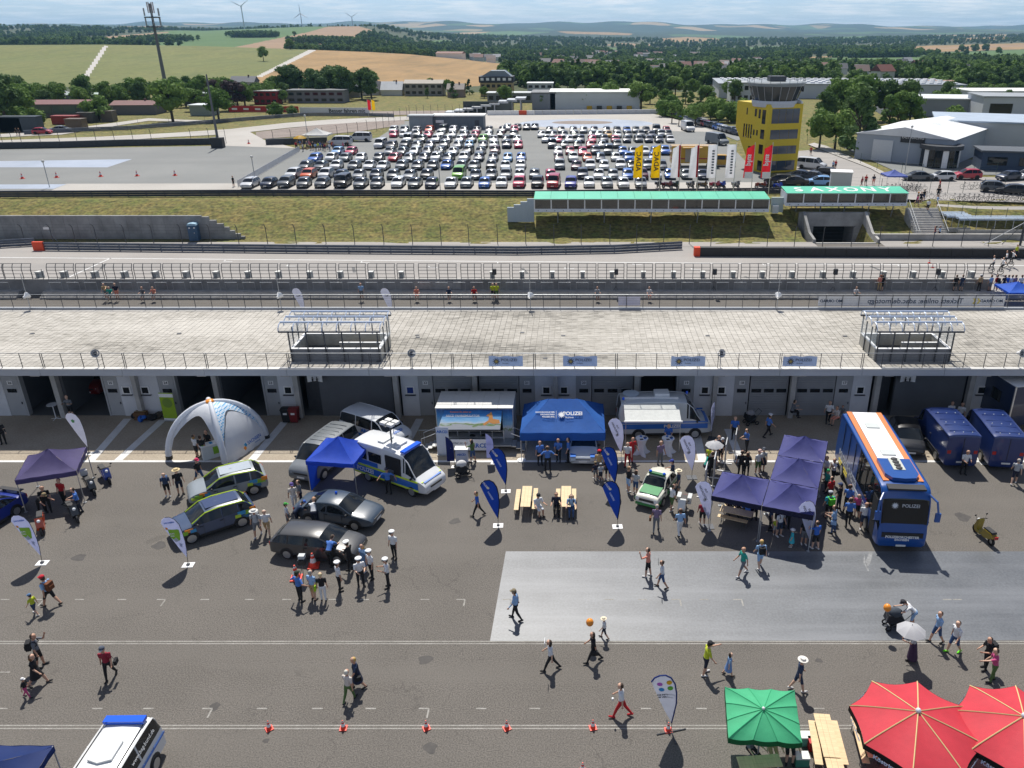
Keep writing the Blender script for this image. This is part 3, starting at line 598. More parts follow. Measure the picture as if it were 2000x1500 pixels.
cm=MB();cm.box((0,0,.55),(.40,.75,1.1));cm.prism([(-.42,1.1),(.42,1.1),(.42,1.16),(-.42,1.22)],-.24,.24,'x',1);cab_me=cm.mesh('cabinet',[plast('9aa0a0'),plast('d5d5cf')])
fm_=MB();fm_.box((0,.0,.3),(.34,.02,.45));fm_me=fm_.mesh('cabinet_door',[plast('7c8284')])
for i,p in enumerate(CAB):
 t=thing('signal_cabinet','grey signal board cabinet standing on the pit wall, %s from the left'%ordn(i),'cabinet',(XA(p-4,YPW+.9,1.7),YPW+.9,.02),0,'signal cabinets along the pit wall')
 o=link('cabinet',cab_me,t,(0,0,1.1));b2=MB();b2.box((0,0,.55),(.3,.5,1.1));b2.build('plinth',CONC,t);link('cabinet_door',fm_me,t,(0,-.39,1.2))
hr=thing('pit_wall_handrails','row of low steel handrail frames along the pit wall step','handrail',(0,YPW-.6,ZPL))
fr=MB();fr.tube([(-.6,0,0),(-.6,0,.95)],.02,5);fr.tube([(.6,0,0),(.6,0,.95)],.02,5);fr.box((0,0,.96),(1.25,.12,.03));fr_me=fr.mesh('handrail_frame',[STEEL])
for k in range(60):
 px=15+34*k
 if px<1900 and not 40<px<95:link('handrail_frame',fr_me,hr,(XA(px,YPW,1),0,0))
def pa_stand(px,lab,i):
 t=thing('speaker_stand','black loudspeaker on a tripod by the pit wall, %s from the left'%ordn(i),'loudspeaker',(XA(px,YPW-.4,1),YPW-.42,ZPL),0,'loudspeakers along the pit wall')
 mb=MB();mb.tube([(0,0,.3),(0,0,1.75)],.02,5);mb.build('pole',BLK,t)
 for a in range(3):mb=MB();q=a*2.1+.5;mb.tube([(0,0,.5),(.28*math.cos(q),.28*math.sin(q),.01)],.015,4);mb.build('leg',BLK,t)
 mb=MB();mb.box((0,0,2.02),(.38,.32,.58));o=mb.build('cabinet',BLK,t);g=MB();g.box((0,-.165,2.02),(.32,.012,.5));g.build('grille',DSTEEL,o)
for i,px in enumerate((967,1203,1394,1628,1827)):pa_stand(px,'',i)
def horn(px,py,Y,z0,zt,lab,flip=1):
 x=XA(px,Y,z0);t=thing('horn_loudspeaker',lab,'loudspeaker',(x,Y,z0),0,'horn loudspeakers on the terrace')
 mb=MB();mb.tube([(0,0,0),(0,0,zt)],.03,6);mb.build('pole',STEEL,t)
 mb=MB();mb.lathe([(.10,-.3),(.13,-.12),(.24,.0),(.28,.12)],12,0,Matrix.Translation((0,0,zt+.05))@Matrix.Rotation(R(70)*flip,4,'X')@Matrix.Rotation(R(20),4,'Y'),cap=False);mb.build('horn',WHITE,t,smooth=50)
 mb=MB();mb.lathe([(.01,.05),(.13,.07)],12,0,Matrix.Translation((0,0,zt+.05))@Matrix.Rotation(R(70)*flip,4,'X')@Matrix.Rotation(R(20),4,'Y'));mb.build('horn_mouth',DSTEEL,t)
for k,(px,wh)in enumerate(((194,'at the left end'),(806,'right of the left stair shelter'),(1406,'between the right pair of police banners'),(1988,'at the right edge'))):
 horn(px,0,YF+.25,ZR,1.0,'white horn loudspeaker on the front terrace railing %s'%wh)
for k,(px,wh)in enumerate(((60,'at the left end'),(550,'before the left stair shelter'),(1036,'near the middle'),(1517,'right of the middle'))):
 horn(px,0,YB-.2,ZR,1.1,'white horn loudspeaker on a tall pole, far terrace railing, %s'%wh,-1)
 mb=MB();mb.tube([(0,0,1.1),(0,0,2.9)],.03,6);mb.build('pole_extension',STEEL,COL.objects[-1]if False else[o for o in COL.objects if o.name.startswith('horn_loudspeaker')][-1])
BLUEST=mat('weathered_guardrail',(.15,.17,.205),.5,.35,var=.2,scale=1)
def guardrail(name,label,pts,nr=3,h=1.0,post=2.0,m=BLUEST):
 pts=[Vector(p)for p in pts];t=thing(name,label,'guard rail',pts[0]);o=pts[0]
 for k in range(nr):
  zc=h*(k+.62)/nr;d=h/nr*.47;mb=MB()
  for a,b in zip(pts[:-1],pts[1:]):
   dr=(b-a).normalized();nn=Vector((dr.y,-dr.x,0))
   prof=[(0,-d),(.07,-d*.5),(.0,0),(.07,d*.5),(0,d)]
   vs=[p-o+nn*q[0]+Vector((0,0,zc+q[1]))for p in(a,b)for q in prof]
   mb.add(vs,[(i,i+1,6+i,5+i)for i in range(4)])
  mb.build('rail',m,t)
 pm=MB();pm.box((0,0,h/2),(.10,.12,h));pme=pm.mesh('post',[m]);L_=0
 for a,b in zip(pts[:-1],pts[1:]):
  n_=max(1,int((b-a).length/post));dr=(b-a).normalized();nn=Vector((dr.y,-dr.x,0))
  for k in range(n_):q=a.lerp(b,k/n_)-o-nn*.07;link('post',pme,t,q,math.atan2(dr.y,dr.x))
 return t
gr=guardrail('guard_rail','long triple guard rail with an orange end along the race track',[G(74,489,0),G(600,494,0),G(1010,497,0),G(1200,494,0),G(1332,487,0)],post=2.5)
mb=MB();c=G(78,489,0)-gr.location;mb.box((c.x,c.y-.05,.55),(1.3,.35,1.1));mb.build('orange_end_cap',plast('e04a22'),gr)
guardrail('guard_rail','short triple guard rail at the left edge before the retaining wall',[G(-300,489,0),G(0,484,0),G(70,480,0)])
guardrail('guard_rail','long dark guard rail along the edge of the car park above the bank',[G(-500,388,ZP),G(0,386,ZP),G(500,383.5,ZP),G(1040,385,ZP),G(1280,382,ZP),G(1560,379,ZP)],nr=3,h=.95,post=2.5,m=mat('dark_guardrail',(.055,.062,.08),.5,.3,var=.2))  # shadow-side darkness of this rail is put into its colour
t=thing('crash_barrier','long black crash barrier with an orange end along the track at the right','barrier',G(1355,501,0));o=t.location
e1=G(2350,506,0)-o;dr=e1.normalized();ang=math.atan2(dr.y,dr.x);Lb=e1.length
for k in range(int(Lb/2.5)):
 mb=MB();mb.box((0,.35,.55),(2.46,.7,1.08));q=mb.build('block',mat('black_belt',(.02,.021,.024),.6,var=.3,scale=2),t,dr*(2.5*k+2.0),ang)
mb=MB();mb.box((0,.35,.55),(.72,.72,1.1));mb.build('orange_end_cap',plast('e04a22'),t,dr*.38,ang)
def catchfence(name,label,pts,h,bend=.5,wires=6,m=DSTEEL,r=.05):
 t=thing(name,label,'fence',pts[0]);o=pts[0]
 prof=[(0,0),(0,h*.80),(-bend*.35,h*.93),(-bend,h)]
 for p in pts:mb=MB();mb.tube([(0,q[0],q[1])for q in prof],r,5);mb.build('post',m,t,p-o)
 for k in range(wires):
  f=(k+1)/wires;z=h*f;yy=0 if f<.8 else-bend*((f-.8)/.2);mb=MB()
  mb.tube([(p-o)+Vector((0,yy,z))for p in pts],.008,3);mb.build('wire',m,t)
 return t
fx=[-60,-5,50,105,149,191,247,301,357,413,467,523,579,637,693,750,806,862,916,972,1027,1082,1135,1191,1243,1296,1346]
catchfence('catch_fence','tall catch fence with bent post tops behind the long track guard rail',[Vector((XA(p,100.6,0),100.6,0))for p in fx],2.6)
catchfence('catch_fence','tall catch fence behind the black crash barrier at the right',[Vector((XA(p,99.3,0),99.3,0))for p in(1388,1443,1498,1551,1606,1662,1716,1772,1821,1877,1930,1990,2050)],2.7)
t=thing('retaining_wall','long weathered concrete retaining wall at the foot of the bank, stepping down at its right end','wall',(XA(400,103.2,0),103.2,0));o=t.location
zt=3.05;ends=np.linspace(XA(-700,103.2,1),XA(398,103.2,1),46)
for k,(a,b)in enumerate(zip(ends[:-1],ends[1:])):
 mb=MB();mb.box2((a-o.x+.012,-.0,0),(b-o.x-.012,.35,zt+.0));mb.build('wall_panel',DCONC,t)
x=XA(398,103.2,1)-o.x;steps=[(412,2.9),(425,2.45),(438,2.0),(448,1.55),(458,1.1),(468,.7),(476,.35)]
for p,z in steps:
 x2=XA(p,103.2,1)-o.x;mb=MB();mb.box2((x+.01,.0,0),(x2-.01,.35,z));mb.build('wall_panel',DCONC,t);x=x2
c=G(382,469.5,0);t=thing('portable_toilet','blue-grey portable toilet before the retaining wall','toilet',c,R(8));BT=plast('3f5f7d')
mb=MB();mb.box((0,0,1.05),(1.12,1.12,2.0));
for k in range(5):mb.box((-.45+k*.225,-.57,1.05),(.05,.03,1.9))
mb.build('cabin',BT,t)
mb=MB();mb.prism([(-.6,2.05),(.6,2.05),(.5,2.25),(0,2.33),(-.5,2.25)],-.6,.6,'y');mb.build('roof',plast('8fb0c4'),t)
mb=MB();mb.box((0,-.585,1.02),(.62,.03,1.8));d_=mb.build('door',plast('375672'),t);mb=MB();mb.box((.22,-.61,1.1),(.06,.03,.14));mb.build('handle',WHITE,d_)
for sx in(-.3,.3):mb=MB();mb.box((sx,-.6,1.75),(.2,.02,.16));mb.build('label_plate',WHITE,t)
c=G(112,471,0);t=thing('leaning_marker_board','small white board on a leaning pole before the retaining wall','sign',c)
mb=MB();mb.tube([(0,0,0),(-1.3,.2,1.9)],.035,5);mb.build('pole',STEEL,t);mb=MB();mb.box((-1.1,.12,1.65),(.75,.03,.3));mb.build('board',WHITE,t)
GRN=mat('green_roof_sheet',(.07,.46,.30),.45,var=.08,scale=.5)
def hospitality(name,label,px0,px1,pyb,pyt,Yf,depth,n,first,word=None):
 x0,x1=XA(px0,Yf,3),XA(px1,Yf,3);zb=ZA(pyb,Yf);ztp=ZA(pyt,Yf);W=x1-x0;Hh=ztp-zb
 t=thing(name,label,'pavilion',(x0,Yf,zb));PW=mat('pavilion_white',(.66,.70,.76),.5,var=.06)
 mb=MB();mb.box2((0,.12,0),(W,depth,.10));mb.build('floor',PW,t)
 mb=MB();mb.box2((0,.0,-.02),(W,.12,Hh*.24));mb.build('apron_panel',PW,t)
 mb=MB();mb.box2((0,depth-.1,.1),(W,depth,Hh));mb.build('rear_wall',plast('b9ad98'),t)
 for x in(0,W-.08):mb=MB();mb.box2((x,.125,.1),(x+.08,depth-.11,Hh));mb.build('end_wall',PW,t)
 for k in range(n+1):
  x=(W-.14)*k/n;mb=MB();mb.box2((x,-.01,Hh*.24),(x+.14,.10,Hh));mb.build('mullion',WHITE,t)
  if k<n:
   mb=MB();mb.box2((x+.145,.03,Hh*.245),(x+(W-.14)/n-.005,.05,Hh-.12));mb.build('window_pane',mat('tinted_pane',(.10,.09,.075),.05,alpha=.72,spec=.8),t)
   for dx in(.25,.75):b3=MB();b3.lathe([(.06,0),(.06,.03)],8,0,Matrix.Translation((x+dx*W/n,-.02,Hh*.1))@Matrix.Rotation(R(90),4,'X'));b3.build('bolt',DSTEEL,t)
 mb=MB();mb.box2((0,-.03,Hh-.11),(W,.13,Hh+.02));mb.build('header',WHITE,t)
 for k in range(n):
  a,b=W*k/n+.015,W*(k+1)/n-.015;mb=MB();z0,z1=Hh+.03,Hh+.32
  mb.add([(a,-.2,z0),(b,-.2,z0),(b,depth+.1,z1),(a,depth+.1,z1),(a,-.2,z0-.05),(b,-.2,z0-.05),(b,depth+.1,z1-.05),(a,depth+.1,z1-.05)],[(0,1,2,3),(7,6,5,4),(0,4,5,1),(2,6,7,3),(1,5,6,2),(0,3,7,4)]);mb.build('roof_sheet',GRN,t)
 if word:
  for k,ch in enumerate(word):
   x=W*(.12+k*.145);writing(ch,t,WHITE,2.6,frame((x,depth/2-.1,Hh+.195),(1,0,0),(0,depth,.29)),squash=1.0,bold=.05)
 for k in range(5):
  x=W*(k+.5)/5;mb=MB();mb.tube([(x,.3,0),(x,.8,-1.6)],.09,6);mb.build('support',STEEL,t)
  mb=MB();mb.tube([(x,depth-.3,0),(x,depth-.3,-.9)],.09,6);mb.build('support',STEEL,t)
 return t,W,Hh
HS=hospitality('hospitality_pavilion','long white glazed pavilion with green roof on the bank under the flagpoles',1043,1502,414,388.5,106.4,3.6,14,True)
HS2=hospitality('hospitality_pavilion','shorter white glazed pavilion with SAXONY on its green roof',1533,1770,402,377,108.4,3.2,7,False,'SAXONY')
t=thing('stepped_wall','pale stepped wall beside the left end of the long pavilion','wall',(XA(1043,107.5,3),107.5,1.3))
for k,(w_,h_)in enumerate(((.9,3.1),(.9,2.7),(.9,2.3),(.9,1.95))):mb=MB();mb.box2((-.9*(k+1),0,0),(-.9*k-.01,.3,h_));mb.build('wall_panel',plast('a9b6bf'),t)
t=thing('link_wall','small pale wall between the two pavilions','wall',(XA(1506,109.5,3),109.5,2.2));mb=MB();mb.box2((0,0,0),(XA(1530,109.5,3)-XA(1506,109.5,3),.3,2.0));mb.build('panel',plast('b8c6c2'),t);mb=MB();mb.box2((.1,-.7,.0),(.9,-.05,1.0));mb.build('unit',plast('ccd2d4'),t)
xa,xb=XA(1582,104,0),XA(1698,104,0);Yp=107.3
t=thing('underpass_portal','concrete underpass portal with steps leading down under the track','underpass',(xa,Yp,0));W=xb-xa
oa,ob=W*.16,W*.86
for a,b,z0,z1 in((-.8,oa,-3,2.6),(ob,W+.8,-3,2.6),(oa,ob,.75,2.6)):
 mb=MB();mb.box2((a+.004,0,z0),(b-.004,.5,z1));mb.build('portal_wall',DCONC,t)
mb=MB();mb.box2((oa,4.0,-3),(ob,4.3,.75));mb.build('tunnel_end',mat('tunnel_dark',(.012,.012,.012),.95),t)  # near-black colour stands in for the shade inside the tunnel
for x in(oa-.21,ob+.01):mb=MB();mb.box2((x,.51,-3),(x+.2,4.0,.75));mb.build('tunnel_side',DCONC,t)
mb=MB();mb.box2((oa,.51,.76),(ob,4.0,1.0));mb.build('tunnel_roof',DCONC,t);mb=MB();mb.box2((-1.2,.51,1.02),(W+1.2,4.8,2.45));mb.build('earth_cover',GRASS,t);mb=MB();mb.box2((oa-.3,.3,-3.4),(ob+.3,4.2,-2.75));mb.build('tunnel_floor',DCONC,t)
for k in range(14):
 mb=MB();mb.box2((.05,-6.2+k*.43,-3.2),(W-.05,-5.78+k*.43,-.02-k*.19));mb.build('step',CONC,t)
for x,sx in((-.4,0),(W+.05,1)):
 mb=MB();mb.add([(x+dx,y,z)for dx in(0,.35)for y,z in((0,-3),(-6.2,-3),(-6.2,.45),(-3.6,.8),(0,2.75))],[(0,1,2,3,4),(9,8,7,6,5)]+[(i,(i+1)%5,5+(i+1)%5,5+i)for i in range(5)]);mb.build('wing_wall',CONC if sx else DCONC,t)
t=thing('outside_stairs','wide concrete stairs with steel handrails climbing the bank at the right','stairs',G(1822,466,0));W=4.3;n=18
t.location=(XA(1790,104,1.5),103.4,0)
for k in range(n):
 mb=MB();mb.box2((0,k*.28,-.2),(W,k*.28+.30,(k+1)*ZP/n));mb.build('step',CONC,t)
for x in(.0,.35,W-.2):
 mb=MB();mb.tube([(x,.1,1.0),(x,n*.28,ZP+1.0)],.03,5)
 for k in range(0,n,3):mb.tube([(x,.1+k*.28,k*ZP/n),(x,.1+k*.28,1.0+k*ZP/n)],.025,5)
 mb.build('handrail',STEEL,t)
t=thing('low_wall','low grey concrete wall along the path right of the underpass','wall',(XA(1706,102.6,0),102.6,0));mb=MB();mb.box2((0,0,0),(XA(2060,102.6,0)-XA(1706,102.6,0),.3,.75));mb.build('wall',CONC,t)
c=t.location;mb=MB();mb.box2((0,-.04,.752),(XA(2060,102.6,0)-XA(1706,102.6,0),.34,.80));mb.build('coping',CONC,t)
POLY=mat('blue_polycarbonate',(.55,.66,.80),.2,alpha=.55)
for k,(px0,px1,Yc,zc_)in enumerate(((1846,1894,105.5,2.3),(1870,2130,104.3,2.2))):
 t=thing('vaulted_canopy',['short','long'][k]+' pale blue vaulted canopy on posts beside the outside stairs','canopy',(XA(px0,Yc,1),Yc,0));W=XA(px1,Yc,1)-XA(px0,Yc,1);nv=3 if k==0 else 2
 for v in range(nv):
  y0=v*.95;pts=[(y0+.47-.47*math.cos(math.pi*i/6),zc_+.35*math.sin(math.pi*i/6)-.1*v*0)for i in range(7)]
  mb=MB();mb.add([(x,p[0],p[1])for x in(0,W)for p in pts],[(i,i+1,8+i,7+i)for i in range(6)]);mb.build('vault',POLY,t)
  for q in range(int(W/1.1)+1):mb=MB();mb.tube([(q*1.1,p[0],p[1]+.01)for p in pts],.03,4);mb.build('rib',STEEL,t)
 for q in range(int(W/2.4)+1):
  for yy in(0,nv*.95):mb=MB();mb.tube([(q*2.4,yy,0),(q*2.4,yy,zc_)],.05,6);mb.build('post',STEEL,t)
 mb=MB();mb.box2((0,-.3,0),(W,-.05,1.0));mb.build('parapet',CONC,t)
t=thing('camera_gantry','dark steel gantry post with braces behind the black barrier at the right edge','gantry',(XA(1992,99.8,0),99.8,0))
mb=MB();mb.tube([(0,0,0),(.1,0,3.4)],.14,8);mb.build('post',DSTEEL,t)
for dx in(-4.5,-2.2):mb=MB();mb.tube([(dx,.2,.1),(-.1,0,2.9)],.05,5);mb.build('brace',STEEL if dx<-3 else DSTEEL,t)
def star(mb,c,r,n=12,M=None,mi=0,k=.45):
 pts=[((r if i%2==0 else r*k)*math.cos(math.pi*i/n),(r if i%2==0 else r*k)*math.sin(math.pi*i/n))for i in range(2*n)]
 mb.prism(pts,-.002,.002,'z',mi,M)
GOLD=mat('star_gold',(.45,.34,.08),.5);GREY=mat('grey_print',(.06,.07,.10),.6);BAN=mat('pale_blue_banner',(.52,.63,.82),.7,var=.10,scale=1.5)
for k,px in enumerate((988,1133,1344,1562)):
 x=XA(px,YF,5);t=thing('police_banner','pale blue POLIZEI Sachsen banner on the terrace railing, %s from the left'%ordn(k),'banner',(x,YF-.01,ZR+.58),0,'police banners on the terrace railing')
 mb=MB();n=16;W,H=2.24,.70
 vs=[((i/n-.5)*W,.02*math.sin(i*1.1+k)-(.0),(j-.5)*H+.03*math.sin(i*.9+k)*j)for j in(0,1)for i in range(n+1)];vs+=[(v[0],v[1]+.012,v[2])for v in vs]
 m_=2*(n+1);fs=[(i,i+1,n+2+i,n+1+i)for i in range(n)];fs+=[tuple(q+m_ for q in reversed(f))for f in fs]
 mb.add(vs,fs);mb.build('cloth',BAN,t)
 mb=MB();star(mb,0,.27,10,frame((-.62,-.045,0),(1,0,0),(0,0,1)));e_=mb.build('emblem',GREY,t);mb=MB();star(mb,0,.14,8,frame((-.62,-.052,0),(1,0,0),(0,0,1)));mb.build('emblem_core',GOLD,e_)
 writing('POLIZEI',t,GREY,.27,frame((.22,-.045,.10),(1,0,0),(0,0,1)),squash=1.15);writing('Sachsen',t,GREY,.13,frame((-.02,-.045,-.12),(1,0,0),(0,0,1)))
xa,xb=XA(1598,YB,5),XA(1962,YB,5);W=xb-xa
t=thing('ticket_banner','long white banner with mirrored online ticket lettering on the far terrace railing','banner',((xa+xb)/2,YB+.02,ZR+.62))
mb=MB();mb.box((0,0,.0),(W,.015,.80));mb.build('cloth',mat('white_banner',(.75,.75,.76),.7,var=.05),t)
DB=mat('dark_blue_print',(.03,.06,.12),.6);YEL=mat('yellow_print',(.75,.6,.12),.6)
F_=lambda x,z=0:frame((x,-.012,z),(1,0,0),(0,0,1))
writing('Tickets online: adac.de/motogp',t,DB,.58,F_(W*.02),mirror=True,bold=.008,squash=1.05)
for x in(-W*.44,-W*.355,W*.37,W*.45):pass
writing('MO ORRAD',t,DB,.34,F_(-W*.43),mirror=True,bold=.012,shear=.2);writing('MO ORRAD',t,DB,.34,F_(W*.43),mirror=True,bold=.012,shear=.2)
for dx in(0,.35):
 mb=MB();mb.prism([(-.12,-.22),(.02,-.22),(.16,0),(.02,.22),(-.12,.22),(.02,0)],-.002,.002,'z',0,F_(W*.335+dx));mb.build('arrow_mark',YEL,t)
t=thing('white_banner','short plain white banner on the far terrace railing near the middle','banner',(XA(1229,YB,5),YB+.02,ZR+.62));mb=MB();mb.box((0,0,0),(1.75,.015,.72));mb.build('cloth',mat('lilac_banner',(.62,.60,.70),.7,var=.08,scale=2),t)
# ================================================================ VEHICLES
def car_parts(st,W,wheels,wr=.32,cabin=None,wt=.78,plate=True,pill=(),gf=-99,rearglass=True,blt=.965):
 """st: stations (x, zb, zbelt, ztop[, wfac]); returns dict of MBs in car space (front = +x)."""
 n=len(st);ring=[]
 for s in st:
  x,zb,be,tp=s[:4];wf=s[4]if len(s)>4 else 1.0;w=W/2*wf;cab=tp-be>.12
  a=w*(wt if cab else .90);a2=a*(.72 if cab else .75);q=[(0,zb),(w*.86,zb),(w,zb+.13),(w*1.0,(zb+be)/2),(w*blt,be),(a,tp-(.07 if cab else .03)),(a2,tp),(0,tp+(.025 if cab else .015))]
  ring.append([(x,p[0],p[1])for p in q])
 SUB=3;seg=[];arr=np.array(ring);new=[]      # smooth loft through the stations
 dl=arr[1:]-arr[:-1];mm=np.zeros_like(arr)
 for i in range(1,n-1):
  a_,b_=dl[i-1],dl[i];ok=a_*b_>0;mm[i]=np.where(ok,2*a_*b_/np.where(ok,a_+b_,1),0)
 mm[0]=dl[0];mm[-1]=dl[-1]
 for i in range(n-1):
  for k in range(SUB):
   t=k/SUB;h=(2*t**3-3*t**2+1,t**3-2*t**2+t,-2*t**3+3*t**2,t**3-t**2);new.append(h[0]*arr[i]+h[1]*mm[i]+h[2]*arr[i+1]+h[3]*mm[i+1]);seg.append(i)
 new.append(arr[-1]);fine=[[tuple(p)for p in r]for r in new]
 K=8;body,ws,rw,side,side2=MB(),MB(),MB(),MB(),MB()
 c0,c1=cabin            # station indices: rear-glass base, roof rear, roof front, windscreen base = c0, c0+1 ... c1-1, c1
 for sg in(1,-1):
  P=[[(p[0],p[1]*sg,p[2])for p in r]for r in fine];N=len(P)
  for ii in range(N-1):
   i=seg[ii]
   for j in range(K-1):
    f=[P[ii][j],P[ii+1][j],P[ii+1][j+1],P[ii][j+1]]
    tgt=body
    if j in(5,6)and i==c1-1:tgt=ws
    elif j in(5,6)and i==c0 and rearglass:tgt=rw
    elif j==4 and c0<=i<=c1-1 and st[i][0]>=gf:tgt=side if sg>0 else side2
    if sg<0:f=f[::-1]
    tgt.quad(*f)
  for i,rv in((0,True),(N-1,False)):f=[P[i][j]for j in range(K)];body.add(f if rv==(sg>0)else f[::-1],[tuple(range(K))])
  pil=[P[i][5]for i in range(c0*SUB,c1*SUB+1)];body.tube(pil,.035,4)
  for xp in pill:           # pillars over the side glass
   i=max(k for k in range(N-1)if P[k][0][0]<=xp);t=(xp-P[i][0][0])/(P[i+1][0][0]-P[i][0][0]);A=[Vector(P[i][j]).lerp(Vector(P[i+1][j]),t)for j in(4,5)]
   body.tube([A[0]+Vector((0,sg*.006,0)),A[1]+Vector((0,sg*.006,0))],.04,4)
 for x in wheels:
  for sg in(1,-1):body.prism([((wr+.07)*math.cos(math.pi*k/8)+x,wr+(wr+.07)*math.sin(math.pi*k/8))for k in range(9)],sg*(W/2-.05),sg*(W/2+.004),'y',1)
 wh=[]
 for x in wheels:
  for sg in(1,-1):wh.append((x,sg*(W/2-.075),wr))
 return dict(body=body,windscreen=ws,rear_window=rw,side_window_l=side,side_window_r=side2,wheels=wh,wr=wr,L0=st[0][0],L1=st[-1][0],W=W,st=st)
def wheel_mesh(r,w=.2,rim=True):
 mb=MB();M=Matrix.Rotation(R(90),4,'X')
 mb.lathe([(r*.62,-w/2),(r*.94,-w/2),(r,-w*.3),(r,w*.3),(r*.94,w/2),(r*.62,w/2)],16,0,M);return mb
HATCH=car_parts([(-2.0,.36,.60,.63,.86),(-1.96,.24,.92,.98,.94),(-1.78,.22,.96,1.06,.98),(-1.30,.20,.95,1.44),(-.2,.2,.93,1.49),(.35,.2,.92,1.42),(1.12,.2,.92,.99),(1.62,.22,.82,.87,.97),(1.93,.28,.66,.70,.88),(2.0,.36,.52,.55,.80)],1.78,(-1.22,1.22),.31,(2,6),pill=(-.45,))
ESTATE=car_parts([(-2.35,.36,.62,.65,.86),(-2.30,.26,.93,.99,.95),(-2.12,.24,.96,1.06),(-1.75,.22,.95,1.42),(-.3,.2,.93,1.47),(.4,.2,.92,1.41),(1.25,.2,.90,.97),(1.85,.22,.80,.85,.97),(2.25,.28,.66,.70,.88),(2.33,.36,.52,.55,.8)],1.82,(-1.38,1.38),.32,(2,6),pill=(-.4,-1.3))
SALOON=car_parts([(-2.37,.36,.62,.65,.84),(-2.32,.28,.90,.96,.93),(-1.70,.24,.95,1.02),(-.95,.22,.94,1.40),(-.2,.2,.93,1.47),(.4,.2,.92,1.41),(1.2,.2,.90,.97),(1.85,.22,.80,.86,.97),(2.27,.28,.66,.70,.88),(2.37,.36,.52,.55,.8)],1.82,(-1.40,1.38),.32,(2,6),pill=(-.3,))
SUV=car_parts([(-2.15,.42,.72,.76,.88),(-2.10,.32,1.05,1.12,.95),(-1.95,.30,1.08,1.20),(-1.55,.28,1.06,1.60),(-.3,.28,1.04,1.66),(.4,.28,1.03,1.58),(1.15,.28,1.03,1.11),(1.75,.3,.94,.99,.97),(2.08,.36,.76,.80,.9),(2.16,.44,.6,.63,.82)],1.86,(-1.3,1.3),.36,(2,6),pill=(-.4,-1.25))
VAN=car_parts([(-2.45,.4,.7,.74,.95),(-2.42,.3,1.2,1.3,.98),(-2.40,.28,1.22,1.40),(-2.22,.26,1.20,1.90),(-.5,.25,1.18,1.97),(.85,.25,1.16,1.92),(1.62,.25,1.12,1.20),(2.15,.27,1.0,1.05,.97),(2.40,.32,.8,.84,.92),(2.45,.4,.6,.63,.86)],1.90,(-1.5,1.52),.34,(2,6),wt=.84,pill=(-.9,.55))
HEADL=mat('headlight_glass',(.75,.78,.80),.1,spec=.9);TAILL=mat('tail_light',(.45,.02,.02),.2);PLATEM=mat('number_plate',(.75,.75,.72),.5);RIMM=mat('alloy_rim',(.45,.46,.47),.35,.7)
TRIM=mat('black_trim',(.02,.02,.022),.55)
_cm={};GL=('windscreen','rear_window','side_window_l','side_window_r')
def car_meshes(key,T,col):
 k=(key,col)
 if k in _cm:return _cm[k]
 if key not in _cm:
  g={}
  for nm in GL:g[nm]=T[nm].mesh(nm.replace('_l','').replace('_r','')if nm[0]=='s' else nm,[GLASS],30)if T[nm].f else None
  g['wheel']=wheel_mesh(T['wr']).mesh('wheel',[RUBBER],30)
  r=MB();r.lathe([(.02,-.03),(T['wr']*.62,-.02),(T['wr']*.66,.03)],12,0,Matrix.Rotation(R(90),4,'X'));g['rim']=r.mesh('rim',[RIMM],30)
  f=T['L1'];st=T['st'];zl=st[-2][2]+.0;h=MB();h.sphere((0,0,0),.13,8,5,0,.62,1.3,.42);g['headlight']=h.mesh('headlight',[HEADL],60)
  t=MB();t.box((0,0,0),(.06,.22,.22));g['tail_light']=t.mesh('tail_light',[TAILL])
  p=MB();p.box((0,0,0),(.02,.5,.11));g['number_plate']=p.mesh('number_plate',[PLATEM])
  q=MB();q.box((0,0,0),(.05,T['W']*.5,.13));g['grille']=q.mesh('grille',[TRIM])
  q=MB();q.sphere((0,0,0),.11,8,5,0,.6,1,.7);g['mirror']=q.mesh('mirror',[TRIM],60)
  _cm[key]=g
 b=T['body'].mesh('body',[paint(col),TRIM],38);_cm[k]=b;return b
KINDS={'hatchback':HATCH,'estate car':ESTATE,'saloon car':SALOON,'off-roader':SUV,'minivan':VAN}
